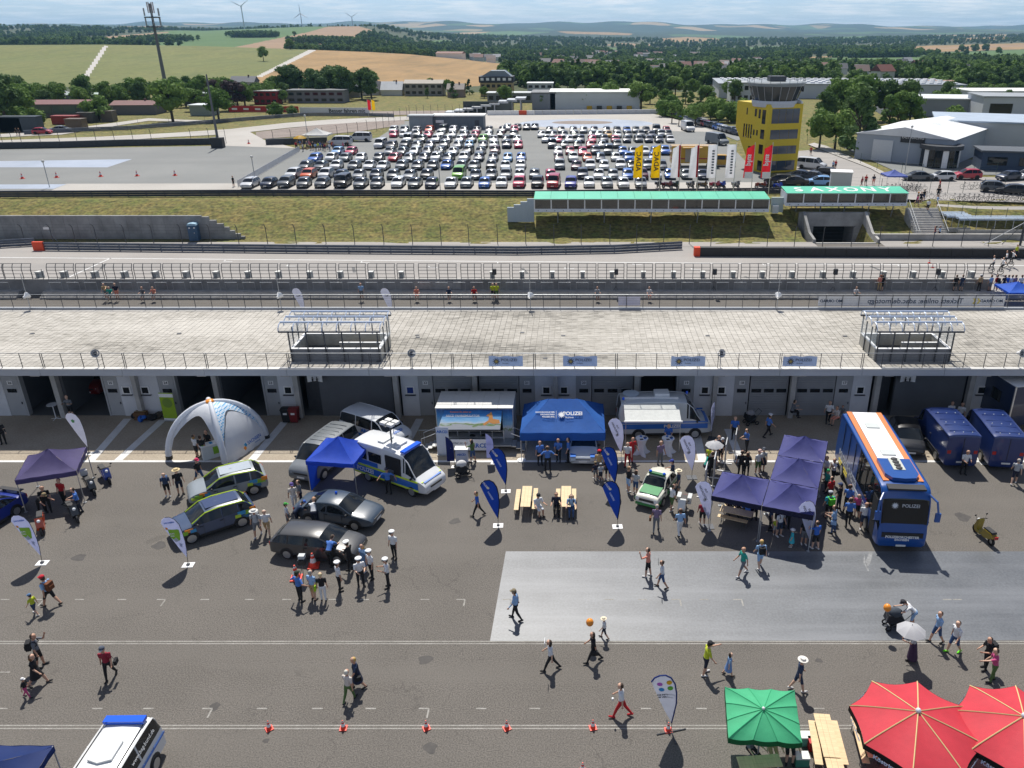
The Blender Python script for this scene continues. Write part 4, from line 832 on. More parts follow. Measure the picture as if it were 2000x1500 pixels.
def place_car(name,kind,col,loc,head,label,group=None,full=2,s=1.0,cat='car'):
 T=KINDS[kind];body=car_meshes(kind,T,col);g=_cm[kind]
 t=thing(name,label,cat,loc,head,group);t.scale=(s,s,s)
 if full==0:              # tiny in the photograph: one mesh
  key=('far',kind,col)
  if key not in _cm:
   mb=MB();mats=[paint(col),GLASS,RUBBER,HEADL]
   for src,mi in((T['body'],0),(T['windscreen'],1),(T['rear_window'],1),(T['side_window_l'],1),(T['side_window_r'],1)):mb.add(src.v,src.f,mi);mb.m[-len(src.f):]=[(2 if(mi==0 and q==1)else mi)for q in src.m]
   w_=wheel_mesh(T['wr'])
   for x,y,z in T['wheels']:mb.add(w_.v,w_.f,2,Matrix.Translation((x,y,z)))
   for sg in(1,-1):mb.box((T['L1']-.12,sg*T['W']*.34,T['st'][-2][2]-.04),(.2,.34,.13),3)
   _cm[key]=mb.mesh('car',mats,38)
  COL.objects.unlink(t);bpy.data.objects.remove(t)
  o=link(name,_cm[key],None,loc,head,label,cat,group);o.scale=(s,s,s);return o
 link('body',body,t)
 for nm in GL:
  if g[nm]:link('side_window' if nm[0]=='s' else nm,g[nm],t)
 for x,y,z in T['wheels']:
  wo=link('wheel',g['wheel'],t,(x,y,z))
  if full>1:r=link('rim',g['rim'],wo,(0,.10 if y>0 else-.10,0));r.rotation_euler=(0,0,math.pi if y>0 else 0)
 st=T['st'];z=st[-2][2]-.02
 for sg in(1,-1):
  link('headlight',g['headlight'],t,(st[-2][0]-.05,sg*T['W']*.34,z-.03))
  if full>1:
   for xs_,hz in(((-.42,st[4][2]),(.62,st[5][2]))if T['L1']<3 else()):dm=MB();dm.box((xs_,sg*(T['W']/2+.001),hz*.62),(.014,.012,hz*.62));dm.build('door_seam',TRIM,t);dm=MB();dm.box((xs_+.12,sg*(T['W']/2+.002),hz*.86),(.16,.03,.03));dm.build('door_handle',TRIM,t)
   dm=MB();dm.box((0,sg*(T['W']/2-.01),T['st'][4][1]+.08),(T['wheels'][-1][0]*1.3,.05,.12));dm.build('sill',TRIM,t)
   link('tail_light',g['tail_light'],t,(st[1][0]+.0,sg*T['W']*.40,st[1][2]-.12));link('mirror',g['mirror'],t,(st[6][0]-.25,sg*(T['W']/2+.08),st[6][2]+.06))
 link('number_plate',g['number_plate'],t,(T['L1']+.005,0,.46 if kind!='minivan' else .5));link('grille',g['grille'],t,(T['L1']-.03,0,st[-2][2]-.10))
 return t
CN={'w':('white','c6c8ca'),'s':('silver','767c81'),'g':('grey','4d5257'),'k':('black','14161a'),'d':('dark blue','1a2740'),'b':('blue','1f5fb4'),'r':('red','a8122a'),'p':('pinkish red','c02a52'),'o':('orange','c9541a'),'l':('pale blue','6f9fcf'),'v':('violet blue','3c3f96'),'n':('lime green','6fae2a'),'m':('maroon','4e1522'),'y':('golden','b08420')}
H_,E_,S_,U_,V_='hatchback','estate car','saloon car','off-roader','minivan'
def rowp(s):           # "482w 519d 663kV" -> entries
 out=[]
 for tk in s.split():
  i=0
  while tk[i].isdigit():i+=1
  kd={'V':V_,'U':U_,'E':E_,'S':S_}.get(tk[i+1:i+2],None);out.append((int(tk[:i]),tk[i],kd or random.choice([H_,H_,E_,U_,S_])))
 return out
ROWS=[(369,'front',rowp('482w 519d 552g 588g 624g 663kV 700g 733g 773w 807g 841d 878w 909s 945b 978w 1013p 1049kU 1081rV 1115v 1151w 1186s 1218w 1253s')),
 (352,'second',rowp('566w 598oU 631wU 663d 697s 730d 765g 798s 830k 894nV 927d 958g 987s 1014w 1043g 1075p 1138dU 1170w 1198s 1227b 1255m 1283w 1311b 1343s 1374d')),
 (333,'third',rowp('593g 623g 653w 688s 718w 746w 781s 813g 843g 870b 900s 925s 957k 986w 1016w 1093s 1126m 1153w 1180w 1213w 1236k 1267s 1294g')),
 (317,'fourth',rowp('612b 642w 671s 702w 736w 767r 797s 825d 850w 874d 905w 933d 962d 991l 1017b 1091m 1119w 1147o 1173d 1203w 1228b 1278b')),
 (304,'fifth',rowp('656l 683p 759s 784g 808w 833d 857w 884w 912w 937g 965m 1090w 1113r 1138p 1163d 1189gV 1217b 1237s 1260w 1282w 1300b')),
 (291,'sixth',rowp('740wV 763k 789g 813g 838d 866g 893s 915l 942g 964w 989d 1012p 1078gV 1102g 1128k 1153r 1176s 1206w')),
 (280,'seventh',rowp('794wV 822k 851w 872d 897w 920g 942n 963w 987k 1009w 1066w 1090p 1111w 1134d 1157p 1180d 1202p 1225d 1248g 1268d 1288d 1310w')),
 (270,'eighth',rowp('766p 786w 812w 834p 858wU 882w 906s 927p 953w 976w 1002w 1057w 1080g 1101d 1123g 1156d 1170w 1188y 1207w 1228w 1252g 1273d 1293s 1306k')),
 (261,'ninth',rowp('767w 788s 812w 837o 864gV 884w 905s 930w 954w 980d 1004p 1073g 1096s 1120s 1140s 1161d 1185d 1206k 1225b 1243s 1263k 1283kV 1303r')),
 (255,'back',rowp('990w 1010g 1028w 1044d'))]
allc=[c for r in ROWS for c in r[2]]
for ri,(py,rn,row)in enumerate(ROWS):
 row.sort()
 for ci,(px,col,kd)in enumerate(row):
  c=G(px,py,ZP);cn,hx=CN[col];s=.95
  if ri>2 and col=='w' and rng.random()<.3:col='dgbgk'[int(rng.integers(5))];cn,hx=CN[col]
  c.y+=2.0*s+rng.normal(0,.25)
  pos='%s from the left'%ordn(ci)if ci<=len(row)//2 else '%s from the right'%ordn(len(row)-1-ci)
  place_car('parked_car',kd,hx,(c.x,c.y,ZP+.012),R(-90)+rng.normal(0,.035),'%s %s, %s in the %s car park row'%(cn,kd,pos,rn),'cars in the big car park',full=1 if ri<3 else 0,s=s)
# ================================================================ VEHICLES ON THE PADDOCK
def along(fr,re,z,xf,xr):      # photo points of a front and a rear spot on the centre line at height z -> location, heading
 a,b=G(*fr,z),G(*re,z);d=(a-b).normalized();L_=(a-b).length;mid=(a+b)/2-d*(xf+xr)/2
 return(mid.x,mid.y,0),math.atan2(d.y,d.x)
def bywheels(fw,rw,side,xf,xr,W):   # near side wheel contact points; side=+1 if that is the car's left
 a,b=G(*fw),G(*rw);d=(a-b).normalized();nl=Vector((-d.y,d.x,0));mid=(a+b)/2-d*(xf+xr)/2-nl*side*(W/2-.05)
 return(mid.x,mid.y,0),math.atan2(d.y,d.x)
KINDS['van']=car_parts([(-3.1,.42,.78,.82,.96),(-3.07,.34,1.45,1.55,.985),(-3.05,.32,1.5,1.7),(-2.92,.32,1.5,2.55),(-.5,.32,1.5,2.68),(1.35,.32,1.48,2.58),(2.28,.32,1.22,1.33),(2.72,.33,1.08,1.13,.97),(3.02,.38,.88,.92,.93),(3.1,.46,.66,.69,.87)],2.0,(-1.75,1.95),.36,(2,6),wt=.88,gf=1.3,blt=.985,pill=(1.5,))
KINDS['crew van']=car_parts([(-2.9,.42,.78,.82,.96),(-2.88,.34,1.35,1.45,.985),(-2.86,.32,1.4,1.6),(-2.76,.32,1.4,2.28),(-.5,.32,1.4,2.38),(1.2,.32,1.38,2.3),(2.05,.32,1.18,1.28),(2.5,.33,1.05,1.1,.97),(2.82,.38,.86,.9,.93),(2.9,.46,.66,.69,.87)],2.0,(-1.65,1.85),.36,(2,6),wt=.88,gf=1.1,rearglass=True,blt=.985,pill=(1.35,))
KINDS['box van']=car_parts([(-2.9,.42,.78,.82,.98),(-2.88,.34,1.4,2.2,.99),(-2.86,.32,1.45,2.34),(-2.80,.32,1.45,2.42),(-.5,.32,1.45,2.44),(1.2,.32,1.38,2.36),(2.05,.32,1.18,1.28),(2.5,.33,1.05,1.1,.97),(2.82,.38,.86,.9,.93),(2.9,.46,.66,.69,.87)],2.0,(-1.65,1.85),.36,(2,6),wt=.97,gf=1.1,rearglass=False,blt=.995)
KINDS['old saloon']=car_parts([(-1.78,.40,.62,.66,.9),(-1.74,.30,.82,.88,.96),(-1.25,.28,.88,.95),(-.78,.26,.88,1.36),(-.2,.25,.87,1.44),(.28,.25,.86,1.38),(.72,.25,.86,.94),(1.3,.27,.80,.88,.98),(1.68,.32,.68,.78,.95),(1.76,.40,.60,.66,.9)],1.5,(-1.02,1.02),.28,(2,6),wt=.80,pill=(-.25,))
NEON=mat('neon_yellow_film',(.62,.80,.05),.4);PBLUE=mat('police_blue_film',(.02,.14,.52),.35,coat=.4);LAMPB=mat('blue_lamp_lens',(.01,.10,.65),.12,spec=.8)
def decal(t,m,c,d,name='stripe',body=None,rz=0):mb=MB();mb.box(c,d,0,rz);return mb.build(name,m,body or t)
def find(t,nm):return[c for c in t.children if c.name.startswith(nm)][0]
loc,hd=along((795,872),(716,847),2.62,1.35,-2.9)
v=place_car('police_van','van','d2d4d6',loc,hd,'white, blue and yellow police van with roof light mast and open side door',cat='van')
v.scale=(.93,.98,.97)
for sg in(-1,1):
 y=sg*1.012
 decal(v,PBLUE,(-.25,y,.82),(5.5,.02,.46));decal(v,NEON,(-.25,y*1.003,1.12),(5.5,.022,.12));decal(v,NEON,(-.25,y*1.003,.54),(5.5,.022,.12));decal(v,PBLUE,(-1.9,y*.985,1.36),(2.2,.02,.30))
 writing('POLIZEI',v,WHITE,.42,frame((-1.9,y*1.02,.83),(-sg,0,0),(0,0,1)),bold=.012)
for k in range(2):decal(v,GLASS,(-2.25+k*1.25,-.975,1.86),(1.05,.03,.62),'side_window');decal(v,GLASS,(-2.25+k*1.25,.975,1.86),(1.05,.03,.62),'side_window')
decal(v,mat('open_doorway',(.012,.012,.014),.9),(.55,-.985,1.35),(1.25,.06,1.95),'open_door');decal(v,mat('seat_grey',(.12,.13,.15),.8),(.35,-1.018,1.05),(.45,.03,.8),'seat')  # near-black panel on the flank paints the shade of the doorway
hm=Matrix.Translation((2.5,0,1.135))@Matrix.Rotation(R(7),4,'Y');mb=MB();mb.box((0.06,0,.0),(.62,1.5,.02),0,0,hm);mb.build('bonnet_film',PBLUE,v)
writing('POLIZEI',v,WHITE,.30,hm@frame((.08,0,.014),(0,1,0),(-1,0,0)),bold=.012)
for sg in(-1,1):decal(v,NEON,(2.5,sg*.80,1.12),(.5,.14,.03),'bonnet_stripe')
mb=MB();mb.box((1.2,0,2.70),(.36,1.5,.14));mb.build('light_bar',LAMPB,v)
for x in(-.9,.25):mb=MB();mb.box((x,0,2.74),(.5,.9,.1));mb.build('roof_vent',plast('c9ccce'),v)
mb=MB();mb.tube([(-.4,0,2.68),(-.4,0,3.9)],.06,6);ms=mb.build('mast',DSTEEL,v)
for dx,dy in((-.28,-.22),(.28,-.22),(-.28,.22),(.28,.22)):mb=MB();mb.box((-.4+dx,dy,4.0),(.42,.3,.16));mb.build('floodlight',plast('d8d8d4'),ms)
mb=MB();mb.box((-.4,0,3.9),(.2,.9,.06));mb.build('mast_head',DSTEEL,ms)
loc,hd=bywheels((1357,856),(1246,858),-1,1.95,-1.75,2.0)
v2=place_car('police_van','van','bcc2c6',loc,hd,'silver and blue police van standing side-on under the white awning',cat='van');v2.scale=(1.02,1,1.02)
for sg in(-1,1):
 y=sg*1.012;decal(v2,PBLUE,(-.1,y,.95),(5.7,.02,.34));decal(v2,PBLUE,(-.1,y,1.24),(5.7,.015,.1));writing('POLIZEI',v2,WHITE,.30,frame((.4,y*1.013,.95),(-sg,0,0),(0,0,1)),bold=.01)
decal(v2,PBLUE,(2.55,0,1.16),(.55,1.5,.03),'bonnet_film');decal(v2,GLASS,(-1.95,-.97,1.85),(.9,.03,.66),'side_window')
mb=MB();mb.lathe([(.02,0),(.52,.06),(.55,.1)],18,0,Matrix.Translation((-2.2,.2,2.72)));mb.build('roof_dish',plast('b9c6d2'),v2,smooth=50)
mb=MB();mb.box((-.2,.15,2.80),(.95,.8,.26));mb.build('air_conditioner',plast('d6dadc'),v2)
for x,y in((-2.75,-.5),(1.5,.3)):mb=MB();mb.lathe([(.08,0),(.08,.14),(.03,.18)],8,0,Matrix.Translation((x,y,2.68)));mb.build('beacon',LAMPB,v2)
xa,xb=XA(1218,47.6,2.6),XA(1326,47.0,2.3)
aw=thing('side_awning','white pull-out awning on two thin legs beside the older police van','awning',(xa,47.9,0));Wd=xb-xa
n=14;mb=MB();za,zb_=2.72,2.22;yo=-2.35
vs=[(Wd*i/n,yo*j/6,za+(zb_-za)*j/6-.03*math.sin(math.pi*j/6)+.012*math.sin(i*2.1)*(j>3))for j in range(7)for i in range(n+1)];vs2=[(a_,b_,c_-.012)for a_,b_,c_ in vs];m_=len(vs);fs=[(j*(n+1)+i,j*(n+1)+i+1,(j+1)*(n+1)+i+1,(j+1)*(n+1)+i)for j in range(6)for i in range(n)]
mb.add(vs+vs2,fs+[tuple(q+m_ for q in reversed(f))for f in fs]);mb.build('fabric',mat('awning_white',(.72,.74,.72),.7,var=.06),aw)
mb=MB();mb.box((Wd/2,.05,za+.02),(Wd+.1,.14,.12));mb.build('cassette',WHITE,aw);mb=MB();mb.box((Wd/2,yo-.03,zb_-.01),(Wd+.15,.08,.09));mb.build('front_bar',WHITE,aw)
for x in(.05,Wd-.05):mb=MB();mb.tube([(x,yo,zb_),(x,yo,.01)],.022,6);mb.build('leg',ALU,aw)
loc,hd=along((615,866),(667,826),1.92,.85,-2.2);v=place_car('minivan','minivan','6e7377',loc,hd,'dark silver minivan behind the blue canopy, nose to the lower left',cat='van');v.scale=(1.04,1,1)
for k in range(6):decal(v,paint('6e7377'),(-1.7+k*.42,0,1.985),(.05,1.2,.02),'roof_rib')
loc,hd=along((745,811),(689,793),1.94,.85,-2.2);v=place_car('minivan','minivan','c7cbcf',loc,hd,'white minivan with ARCD lettering parked against the dark garage wall',cat='van')
for sg in(-1,1):
 decal(v,PBLUE,(-.2,sg*.955,.62),(4.2,.012,.26));writing('ARCD',v,PBLUE,.36,frame((.1,sg*.968,.98),(-sg,0,0),(0,0,1)),bold=.02,shear=.2)
writing('ARCD',v,PBLUE,.30,frame((1.98,0,1.12),(0,1,0),(-1,0,.2)),bold=.02,shear=.2);decal(v,YEL,(2.13,0,1.045),(.05,.7,.02),'bonnet_mark')
c=G(1141,914);v=place_car('patrol_car','estate car','b9bfc6',(c.x,c.y+2.3,0),R(-92),'silver and blue patrol car under the blue POLIZEI tent',cat='car')
for sg in(-1,1):decal(v,PBLUE,(-.1,sg*.918,.58),(3.6,.014,.34));decal(v,PBLUE,(1.95,sg*.62,.80),(.8,.34,.03),'bonnet_film')
mb=MB();mb.box((-.1,0,1.53),(.3,1.1,.1));mb.build('light_bar',LAMPB,v)
loc,hd=along((1279,934),(1297,911),1.40,.28,-.78);v=place_car('vintage_patrol_car','old saloon','d6d4c6',loc,hd,'small vintage patrol car in white and green with blue roof lamps',cat='car')
GRNP=paint('12803c');hm=Matrix.Translation((1.0,0,.945))@Matrix.Rotation(R(5),4,'Y');mb=MB();mb.box((.02,0,.0),(.9,1.15,.03),0,0,hm);mb.build('green_bonnet',GRNP,v)
for sg in(-1,1):
 decal(v,GRNP,(-.5,sg*.757,.56),(1.7,.014,.34));decal(v,GRNP,(1.45,sg*.745,.5),(.45,.014,.2));mb=MB();mb.lathe([(.09,0),(.09,.16),(.03,.2)],8,0,Matrix.Translation((.12,sg*.42,1.46)));mb.build('beacon',LAMPB,v);mb=MB();mb.lathe([(.10,0),(.12,.04)],12,0,Matrix.Translation((1.74,sg*.55,.66))@Matrix.Rotation(R(90),4,'Y'));mb.build('round_headlight',HEADL,v)
mb=MB();mb.box((.12,0,1.50),(.22,1.0,.10));mb.build('roof_sign',plast('12602e'),v);decal(v,GRNP,(1.79,0,.34),(.05,1.3,.14),'bumper');decal(v,TRIM,(1.76,0,.60),(.04,.9,.16),'grille')
WR=[mat('wrap_%s'%h,h,.4,coat=.3)for h in('7fb524','2d8fc4','e08a1c','1c5f8c','b7d334')]
def wrapcar(fw,rw,col,roof,label):
 loc,hd=bywheels(fw,rw,1,1.42,-1.38,1.85);v=place_car('electric_car','off-roader',col,loc,hd,label,cat='car');v.scale=(1,1,.95)
 for k,(x,z,sx,sz,m_,sh)in enumerate(((-1.75,.86,.5,.30,0,1),(-1.35,.95,.42,.24,1,1),(-1.95,1.0,.30,.26,2,1),(-1.55,.66,.4,.2,3,1),(-1.15,.8,.3,.2,4,1),(1.35,.86,.42,.2,2,1),(1.62,.76,.4,.22,0,1),(1.15,.80,.3,.2,1,1),(1.9,.68,.25,.16,4,1))):
  for sg in(1,-1):decal(v,WR[m_],(x,sg*(.935 if abs(x)<1.7 else .918),z),(sx,.012+.002*k,sz),'graphic',rz=0)
 for sg in(1,-1):mb=MB();mb.tube([(-1.95,sg*.70,1.18),(-1.55,sg*.715,1.56),(-.3,sg*.72,1.63),(.4,sg*.72,1.55),(1.12,sg*.74,1.12)],.045,5);mb.build('roof_stripe',WR[4],v)
 if roof:mb=MB();mb.box((-.55,0,1.672),(1.7,1.0,.02));mb.build('roof_panel',roof,v)
 return v
wrapcar((400,990),(501,965),'8a9298',paint('a9b2ba'),'grey electric car with green and blue graphics nearest the dome tent')
wrapcar((377,1061),(473,1029),'3a4a66',paint('26375c'),'dark blue electric car with green and blue graphics behind the white feather flag')
loc,hd=bywheels((694,1036),(607,1023),-1,1.38,-1.40,1.82);v=place_car('unmarked_saloon','saloon car','3d4a58',loc,hd,'dark blue-grey saloon with a small blue roof lamp, bonnet to the right',cat='car');mb=MB();mb.lathe([(.07,0),(.07,.12),(.02,.16)],8,0,Matrix.Translation((-.2,.2,1.48)));mb.build('beacon',LAMPB,v)
loc,hd=bywheels((664,1102),(561,1091),-1,1.38,-1.38,1.82);place_car('unmarked_estate','estate car','3a3b3d',loc,hd,'dark grey estate car with police officers standing at its bonnet',cat='car')
loc=G(2,1022);v=place_car('blue_coupe','saloon car','1b2f86',(loc.x-.75,loc.y-.4,0),R(-103),'blue car with a black rear wing cut by the left edge',cat='car');mb=MB();mb.box((-2.2,0,1.16),(.28,1.5,.04));w_=mb.build('rear_wing',TRIM,v);[decal(v,TRIM,(-2.2,sy,1.06),(.2,.04,.2),'wing_strut',w_)for sy in(-.5,.5)]
place_car('red_minivan','minivan','7a1410',(XA(196,55.5,.5),56.2,.013),R(-90),'red minivan parked inside the open garage at the left',cat='van')
loc,hd=along((1784,892),(1757,822),.5,2.1,-2.1);place_car('black_car','hatchback','121317',loc,hd,'black hatchback parked right of the blue coach',cat='car')
for(fr,re,lab)in(((1838,798),(1886,853),'dark blue crew van parked right of the black hatchback, seen from behind'),((1928,797.5),(1979,860),'dark blue crew van nearest the right edge, seen from behind')):
 loc,hd=along(fr,re,2.34,1.0,-2.8);v=place_car('crew_van','box van','1d3168',loc,hd,lab,'dark blue crew vans',cat='van')
 for k in range(5):decal(v,paint('1d3168'),(-2.3+k*.8,0,2.452),(.05,1.5,.03),'roof_rib')
 rb=MB()
 for k in range(9):rb=MB();rb.sphere((-2.5+(k//3)*1.35,-.55+(k%3)*.55,2.46),.035,6,4);rb.build('roof_rivet',WHITE,v)
 for sg in(-1,1):decal(v,TRIM,(-.2,sg*1.005,.62),(3.8,.03,.12),'side_trim')
 decal(v,PLATEM,(-2.92,.0,.6),(.02,.52,.11),'number_plate');decal(v,TRIM,(-2.895,0,1.5),(.02,.03,1.5),'door_gap')
c=G(1962,850);t=thing('exhibition_trailer','dark blue box trailer with pale roof at the right edge by the garages','trailer',(c.x,c.y,0),R(8))
mb=MB();mb.box2((0,0,.7),(2.5,6.0,3.5));mb.build('body',paint('1c2c4a'),t);mb=MB();mb.box2((.05,.05,3.502),(2.45,5.95,3.56));mb.build('roof',WHITE,t)
for x in(0,2.44):mb=MB();mb.box2((x-.02,-.03,.68),(x+.08,.05,3.56));mb.build('corner_strip',ALU,t)
mb=MB();mb.box2((-.03,1.2,1.9),(-.003,2.2,2.7));mb.build('window',GLASS,t)
for y in(1.5,4.3):mb=MB();M=Matrix.Translation((.12,y,.4))@Matrix.Rotation(R(90),4,'Z');w_=wheel_mesh(.4,.25);mb.add(w_.v,w_.f,0,M);mb.build('wheel',RUBBER,t)
loc,hd=along((187.6,1500),(252,1398),1.95,1.6,-2.2);
a,b=G(187.6,1500,1.95),G(252,1399,1.95);d=(a-b).normalized();q=b+d*2.2;loc=(q.x,q.y,0);hd=math.atan2(d.y,d.x)
v=place_car('inspection_van','minivan','d8d9d8',loc,hd,'white inspection van with blue light bar and blue side stripe at the bottom left',cat='van')
mb=MB();mb.box((-1.95,0,2.04),(.3,1.45,.14));mb.build('light_bar',LAMPB,v)
for sg in(-1,1):
 decal(v,PBLUE,(-.3,sg*.957,.92),(4.3,.012,.10));writing('www.bag.bund.de',v,WHITE,.22,frame((-1.2,sg*.905,1.52),(-sg,0,0),(0,-sg*.25,1)))
 mb=MB();mb.tube([(-2.1,sg*.70,1.95),(.8,sg*.70,1.95)],.02,4);mb.build('roof_rail',TRIM,v)
mb=MB();mb.prism([(-.45,-.42),(.35,-.42),(.5,0),(.35,.42),(-.45,.42)],1.985,2.07,'z',0,Matrix.Translation((-.55,0,0)));mb.build('roof_vent',plast('c9cbcb'),v)
BUS=car_parts([(-6.0,.5,1.2,1.25,.95),(-5.97,.38,1.5,2.2,.98),(-5.92,.35,1.55,2.9),(-5.6,.33,1.55,3.55),(0,.33,1.55,3.62),(4.9,.33,1.55,3.60),(5.6,.33,1.5,3.05),(5.95,.34,1.22,1.75,.985),(6.05,.38,.95,1.2,.96),(6.1,.45,.8,.9,.93)],2.55,(-3.5,3.6),.48,(2,7),wt=.95,gf=-5.5,rearglass=True,blt=.998)
KINDS['coach']=BUS
a,b=G(1777,962,3.6),G(1685.5,806,3.55);d=(a-b).normalized();q=b+d*5.75*.80;loc=(q.x,q.y,0);hd=math.atan2(d.y,d.x)
v=place_car('coach','coach','154a92',loc,hd,'blue police orchestra coach with white and orange roof',cat='bus');v.scale=(.80,1,1)
ws2=MB()
for i in(5,6):
 pass
ORG=mat('orange_film',(.66,.22,.07),.4);mb=MB();mb.box((-.9,0,3.655),(9.2,1.42,.03));mb.build('white_roof_panel',mat('white_coach_roof',(.80,.80,.78),.5,var=.04),v)
for sg in(-1,1):
 mb=MB();mb.box((-.5,sg*.88,3.632),(10.2,.30,.035));mb.build('orange_roof_stripe',ORG,v)
mb=MB();mb.prism([(-.9,-.86),(1.1,-.86),(1.65,-.6),(1.75,0),(1.65,.6),(1.1,.86),(-.9,.86)],3.668,3.85,'z',0,Matrix.Translation((3.0,0,0)));mb.build('air_conditioner',paint('154a92'),v)
mb=MB();mb.box((2.85,0,3.86),(1.6,.62,.03));fo=mb.build('fan_plate',plast('b9bdb4'),v)
for k in range(4):mb=MB();mb.lathe([(.17,0),(.17,.05),(.05,.06)],14,0,Matrix.Translation((2.25+k*.4,0,3.876)));mb.build('fan',TRIM,fo)
for x in(-3.2,.9):mb=MB();mb.box((x,.0,3.69),(.75,.75,.08));mb.build('roof_hatch',plast('bfc4c2'),v)
mb=MB();mb.box((5.25,0,3.56),(.62,1.9,.10));mb.build('front_cap',TRIM,v)
SILV=mat('silver_print',(.62,.66,.72),.4);YELB=mat('yellow_film',(.85,.68,.05),.4)
for sg in(-1,1):
 y=sg*1.285
 writing('POLIZEIORCHESTER',v,SILV,.72,frame((-2.2,y*1.0,1.18),(-sg,0,0),(0,0,1)),bold=.02,squash=.8);writing('SACHSEN',v,SILV,.5,frame((2.6,y,1.05),(-sg,0,0),(0,0,1)),bold=.015)
 for z in(.82,.62):decal(v,YELB,(-3.4,y*1.0,z),(2.6,.014,.10))
 decal(v,SILV,(1.2,y,.85),(3.4,.012,.35),'grey_panel')
 for x in(-4.2,-2.6,-1.0,.6,2.2):decal(v,TRIM,(x,sg*1.262,2.5),(.07,.03,1.75),'window_post')
 mb=MB();mb.tube([(5.5,sg*1.15,3.3),(6.1,sg*1.42,3.15),(6.3,sg*1.5,2.6)],.06,6);mo=mb.build('mirror_arm',paint('154a92'),v);mb=MB();mb.box((6.3,sg*1.5,2.35),(.14,.26,.5));mb.build('mirror',paint('154a92'),mo)
mb=MB();mb.add([(5.99,-1.1,1.75),(5.99,1.1,1.75),(5.68,1.08,3.0),(5.68,-1.08,3.0)],[(0,1,2,3)]);mb.build('windscreen_lower',GLASS,v)
mb=MB();mb.box((6.07,0,1.05),(.04,2.1,.36));mb.build('black_front_panel',TRIM,v)
writing('POLIZEIORCHESTER',v,WHITE,.19,frame((6.12,0,.98),(0,1,0),(0,0,1)),bold=.008);writing('SACHSEN',v,WHITE,.17,frame((6.12,0,.82),(0,1,0),(0,0,1)),bold=.008)
M_=frame((5.80,.25,2.72),(0,1,0),(-.25,0,1));writing('POLIZEI',v,SILV,.26,M_);mb=MB();star(mb,0,.2,10,frame((5.80,-.55,2.72),(0,1,0),(-.25,0,1)));mb.build('emblem',SILV,v)
decal(v,mat('open_doorway',(.012,.012,.014),.9),(4.75,-1.272,1.6),(1.0,.03,2.3),'open_door')  # black panel stands for the unlit inside of the coach door
def wheel_ring(mb,c,r,w,mi=0,M=None):
 T=Matrix.Translation(c)@Matrix.Rotation(R(90),4,'X');T=M@T if M else T
 mb.lathe([(r-w,-w*.7),(r,-w*.4),(r,w*.4),(r-w,w*.7)],14,mi,T,cap=False)
def scooter(label,loc,hd,col,kind='scooter',s=1.0,box=None,group=None):
 t=thing('motor_scooter' if kind=='scooter' else 'motorcycle',label,'scooter' if kind=='scooter' else 'motorcycle',loc,hd,group);t.scale=(s,s,s);P=paint(col)
 r=.24 if kind=='scooter' else .31;xw_=.62 if kind=='scooter' else .72
 for x in(-xw_,xw_):
  mb=MB();wheel_ring(mb,(x,0,r),r,.10);w_=mb.build('wheel',RUBBER,t,smooth=40);mb=MB();mb.lathe([(.02,-.03),(r*.6,-.02),(r*.6,.02),(.02,.03)],10,0,Matrix.Translation((x,0,r))@Matrix.Rotation(R(90),4,'X'));mb.build('rim',RIMM,w_)
 mb=MB();mb.tube([(xw_,0,r),(xw_-.22,0,.95)],.035,6);mb.build('fork',DSTEEL,t)
 mb=MB();mb.tube([(xw_-.26,-.34,1.0),(xw_-.22,-.1,1.02),(xw_-.22,.1,1.02),(xw_-.26,.34,1.0)],.022,5);mb.build('handlebar',BLK,t)
 for sg in(-1,1):mb=MB();mb.tube([(xw_-.2,sg*.25,1.02),(xw_-.15,sg*.33,1.2)],.01,4);mb.sphere((xw_-.15,sg*.34,1.23),.06,7,5,0,.4,1.2,.8);mb.build('mirror',BLK,t)
 if kind=='scooter':
  mb=MB();mb.prism([(.56,.30),(.62,.5),(.44,1.0),(.34,.95),(.38,.42),(.1,.32),(.1,.24),(.4,.24)],-.18,.18,'y');mb.build('front_shield',P,t)
  mb=MB();mb.prism([(-.85,.55),(-.62,.74),(-.1,.72),(-.02,.55),(.1,.3),(-.2,.26),(-.5,.34)],-.16,.16,'y');mb.build('rear_body',P,t)
 else:
  mb=MB();mb.prism([(.45,.72),(.32,.98),(0,.98),(-.12,.78),(.1,.66)],-.16,.16,'y');mb.build('tank',P,t,smooth=50)
  mb=MB();mb.prism([(.42,.32),(.46,.66),(-.25,.7),(-.3,.34)],-.17,.17,'y');mb.build('engine',DSTEEL,t)
  mb=MB();mb.prism([(.70,.60),(.86,.82),(.62,1.28),(.46,1.05),(.45,.6)],-.2,.2,'y');mb.build('fairing',P,t)
  for sg in(-1,1):mb=MB();mb.box((-.55,sg*.30,.70),(.55,.22,.40));mb.build('pannier',P,t)
 mb=MB();mb.prism([(-.75,.75),(-.7,.84),(-.1,.82),(.0,.74)],-.14,.14,'y');mb.build('saddle',BLK,t)
 mb=MB();mb.sphere((xw_-.06,0,.86),.09,8,6);mb.build('headlamp',HEADL,t)
 if box:mb=MB();mb.box((-.8,0,1.0),(.34,.36,.3));mb.build('top_box',plast(box),t)
 mb=MB();mb.box((.62,0,.5)if False else(-.92,0,.62),(.04,.2,.16));mb.build('rear_light',TAILL,t)
 return t
g_=G(300/3.571,700+1195/3.571);scooter('orange moped parked under the purple canopy',(g_.x,g_.y,0),R(-60),'b8431a')
g_=G(470/3.571,700+1130/3.571);scooter('black moped parked in the shade of the purple canopy',(g_.x+.3,g_.y+.2,0),R(-45),'1c1e22')
g_=G(640/3.571,700+930/3.571);sct=scooter('black scooter with white seat right of the purple canopy',(g_.x,g_.y,0),R(-45),'222326',box='c8c8c4')
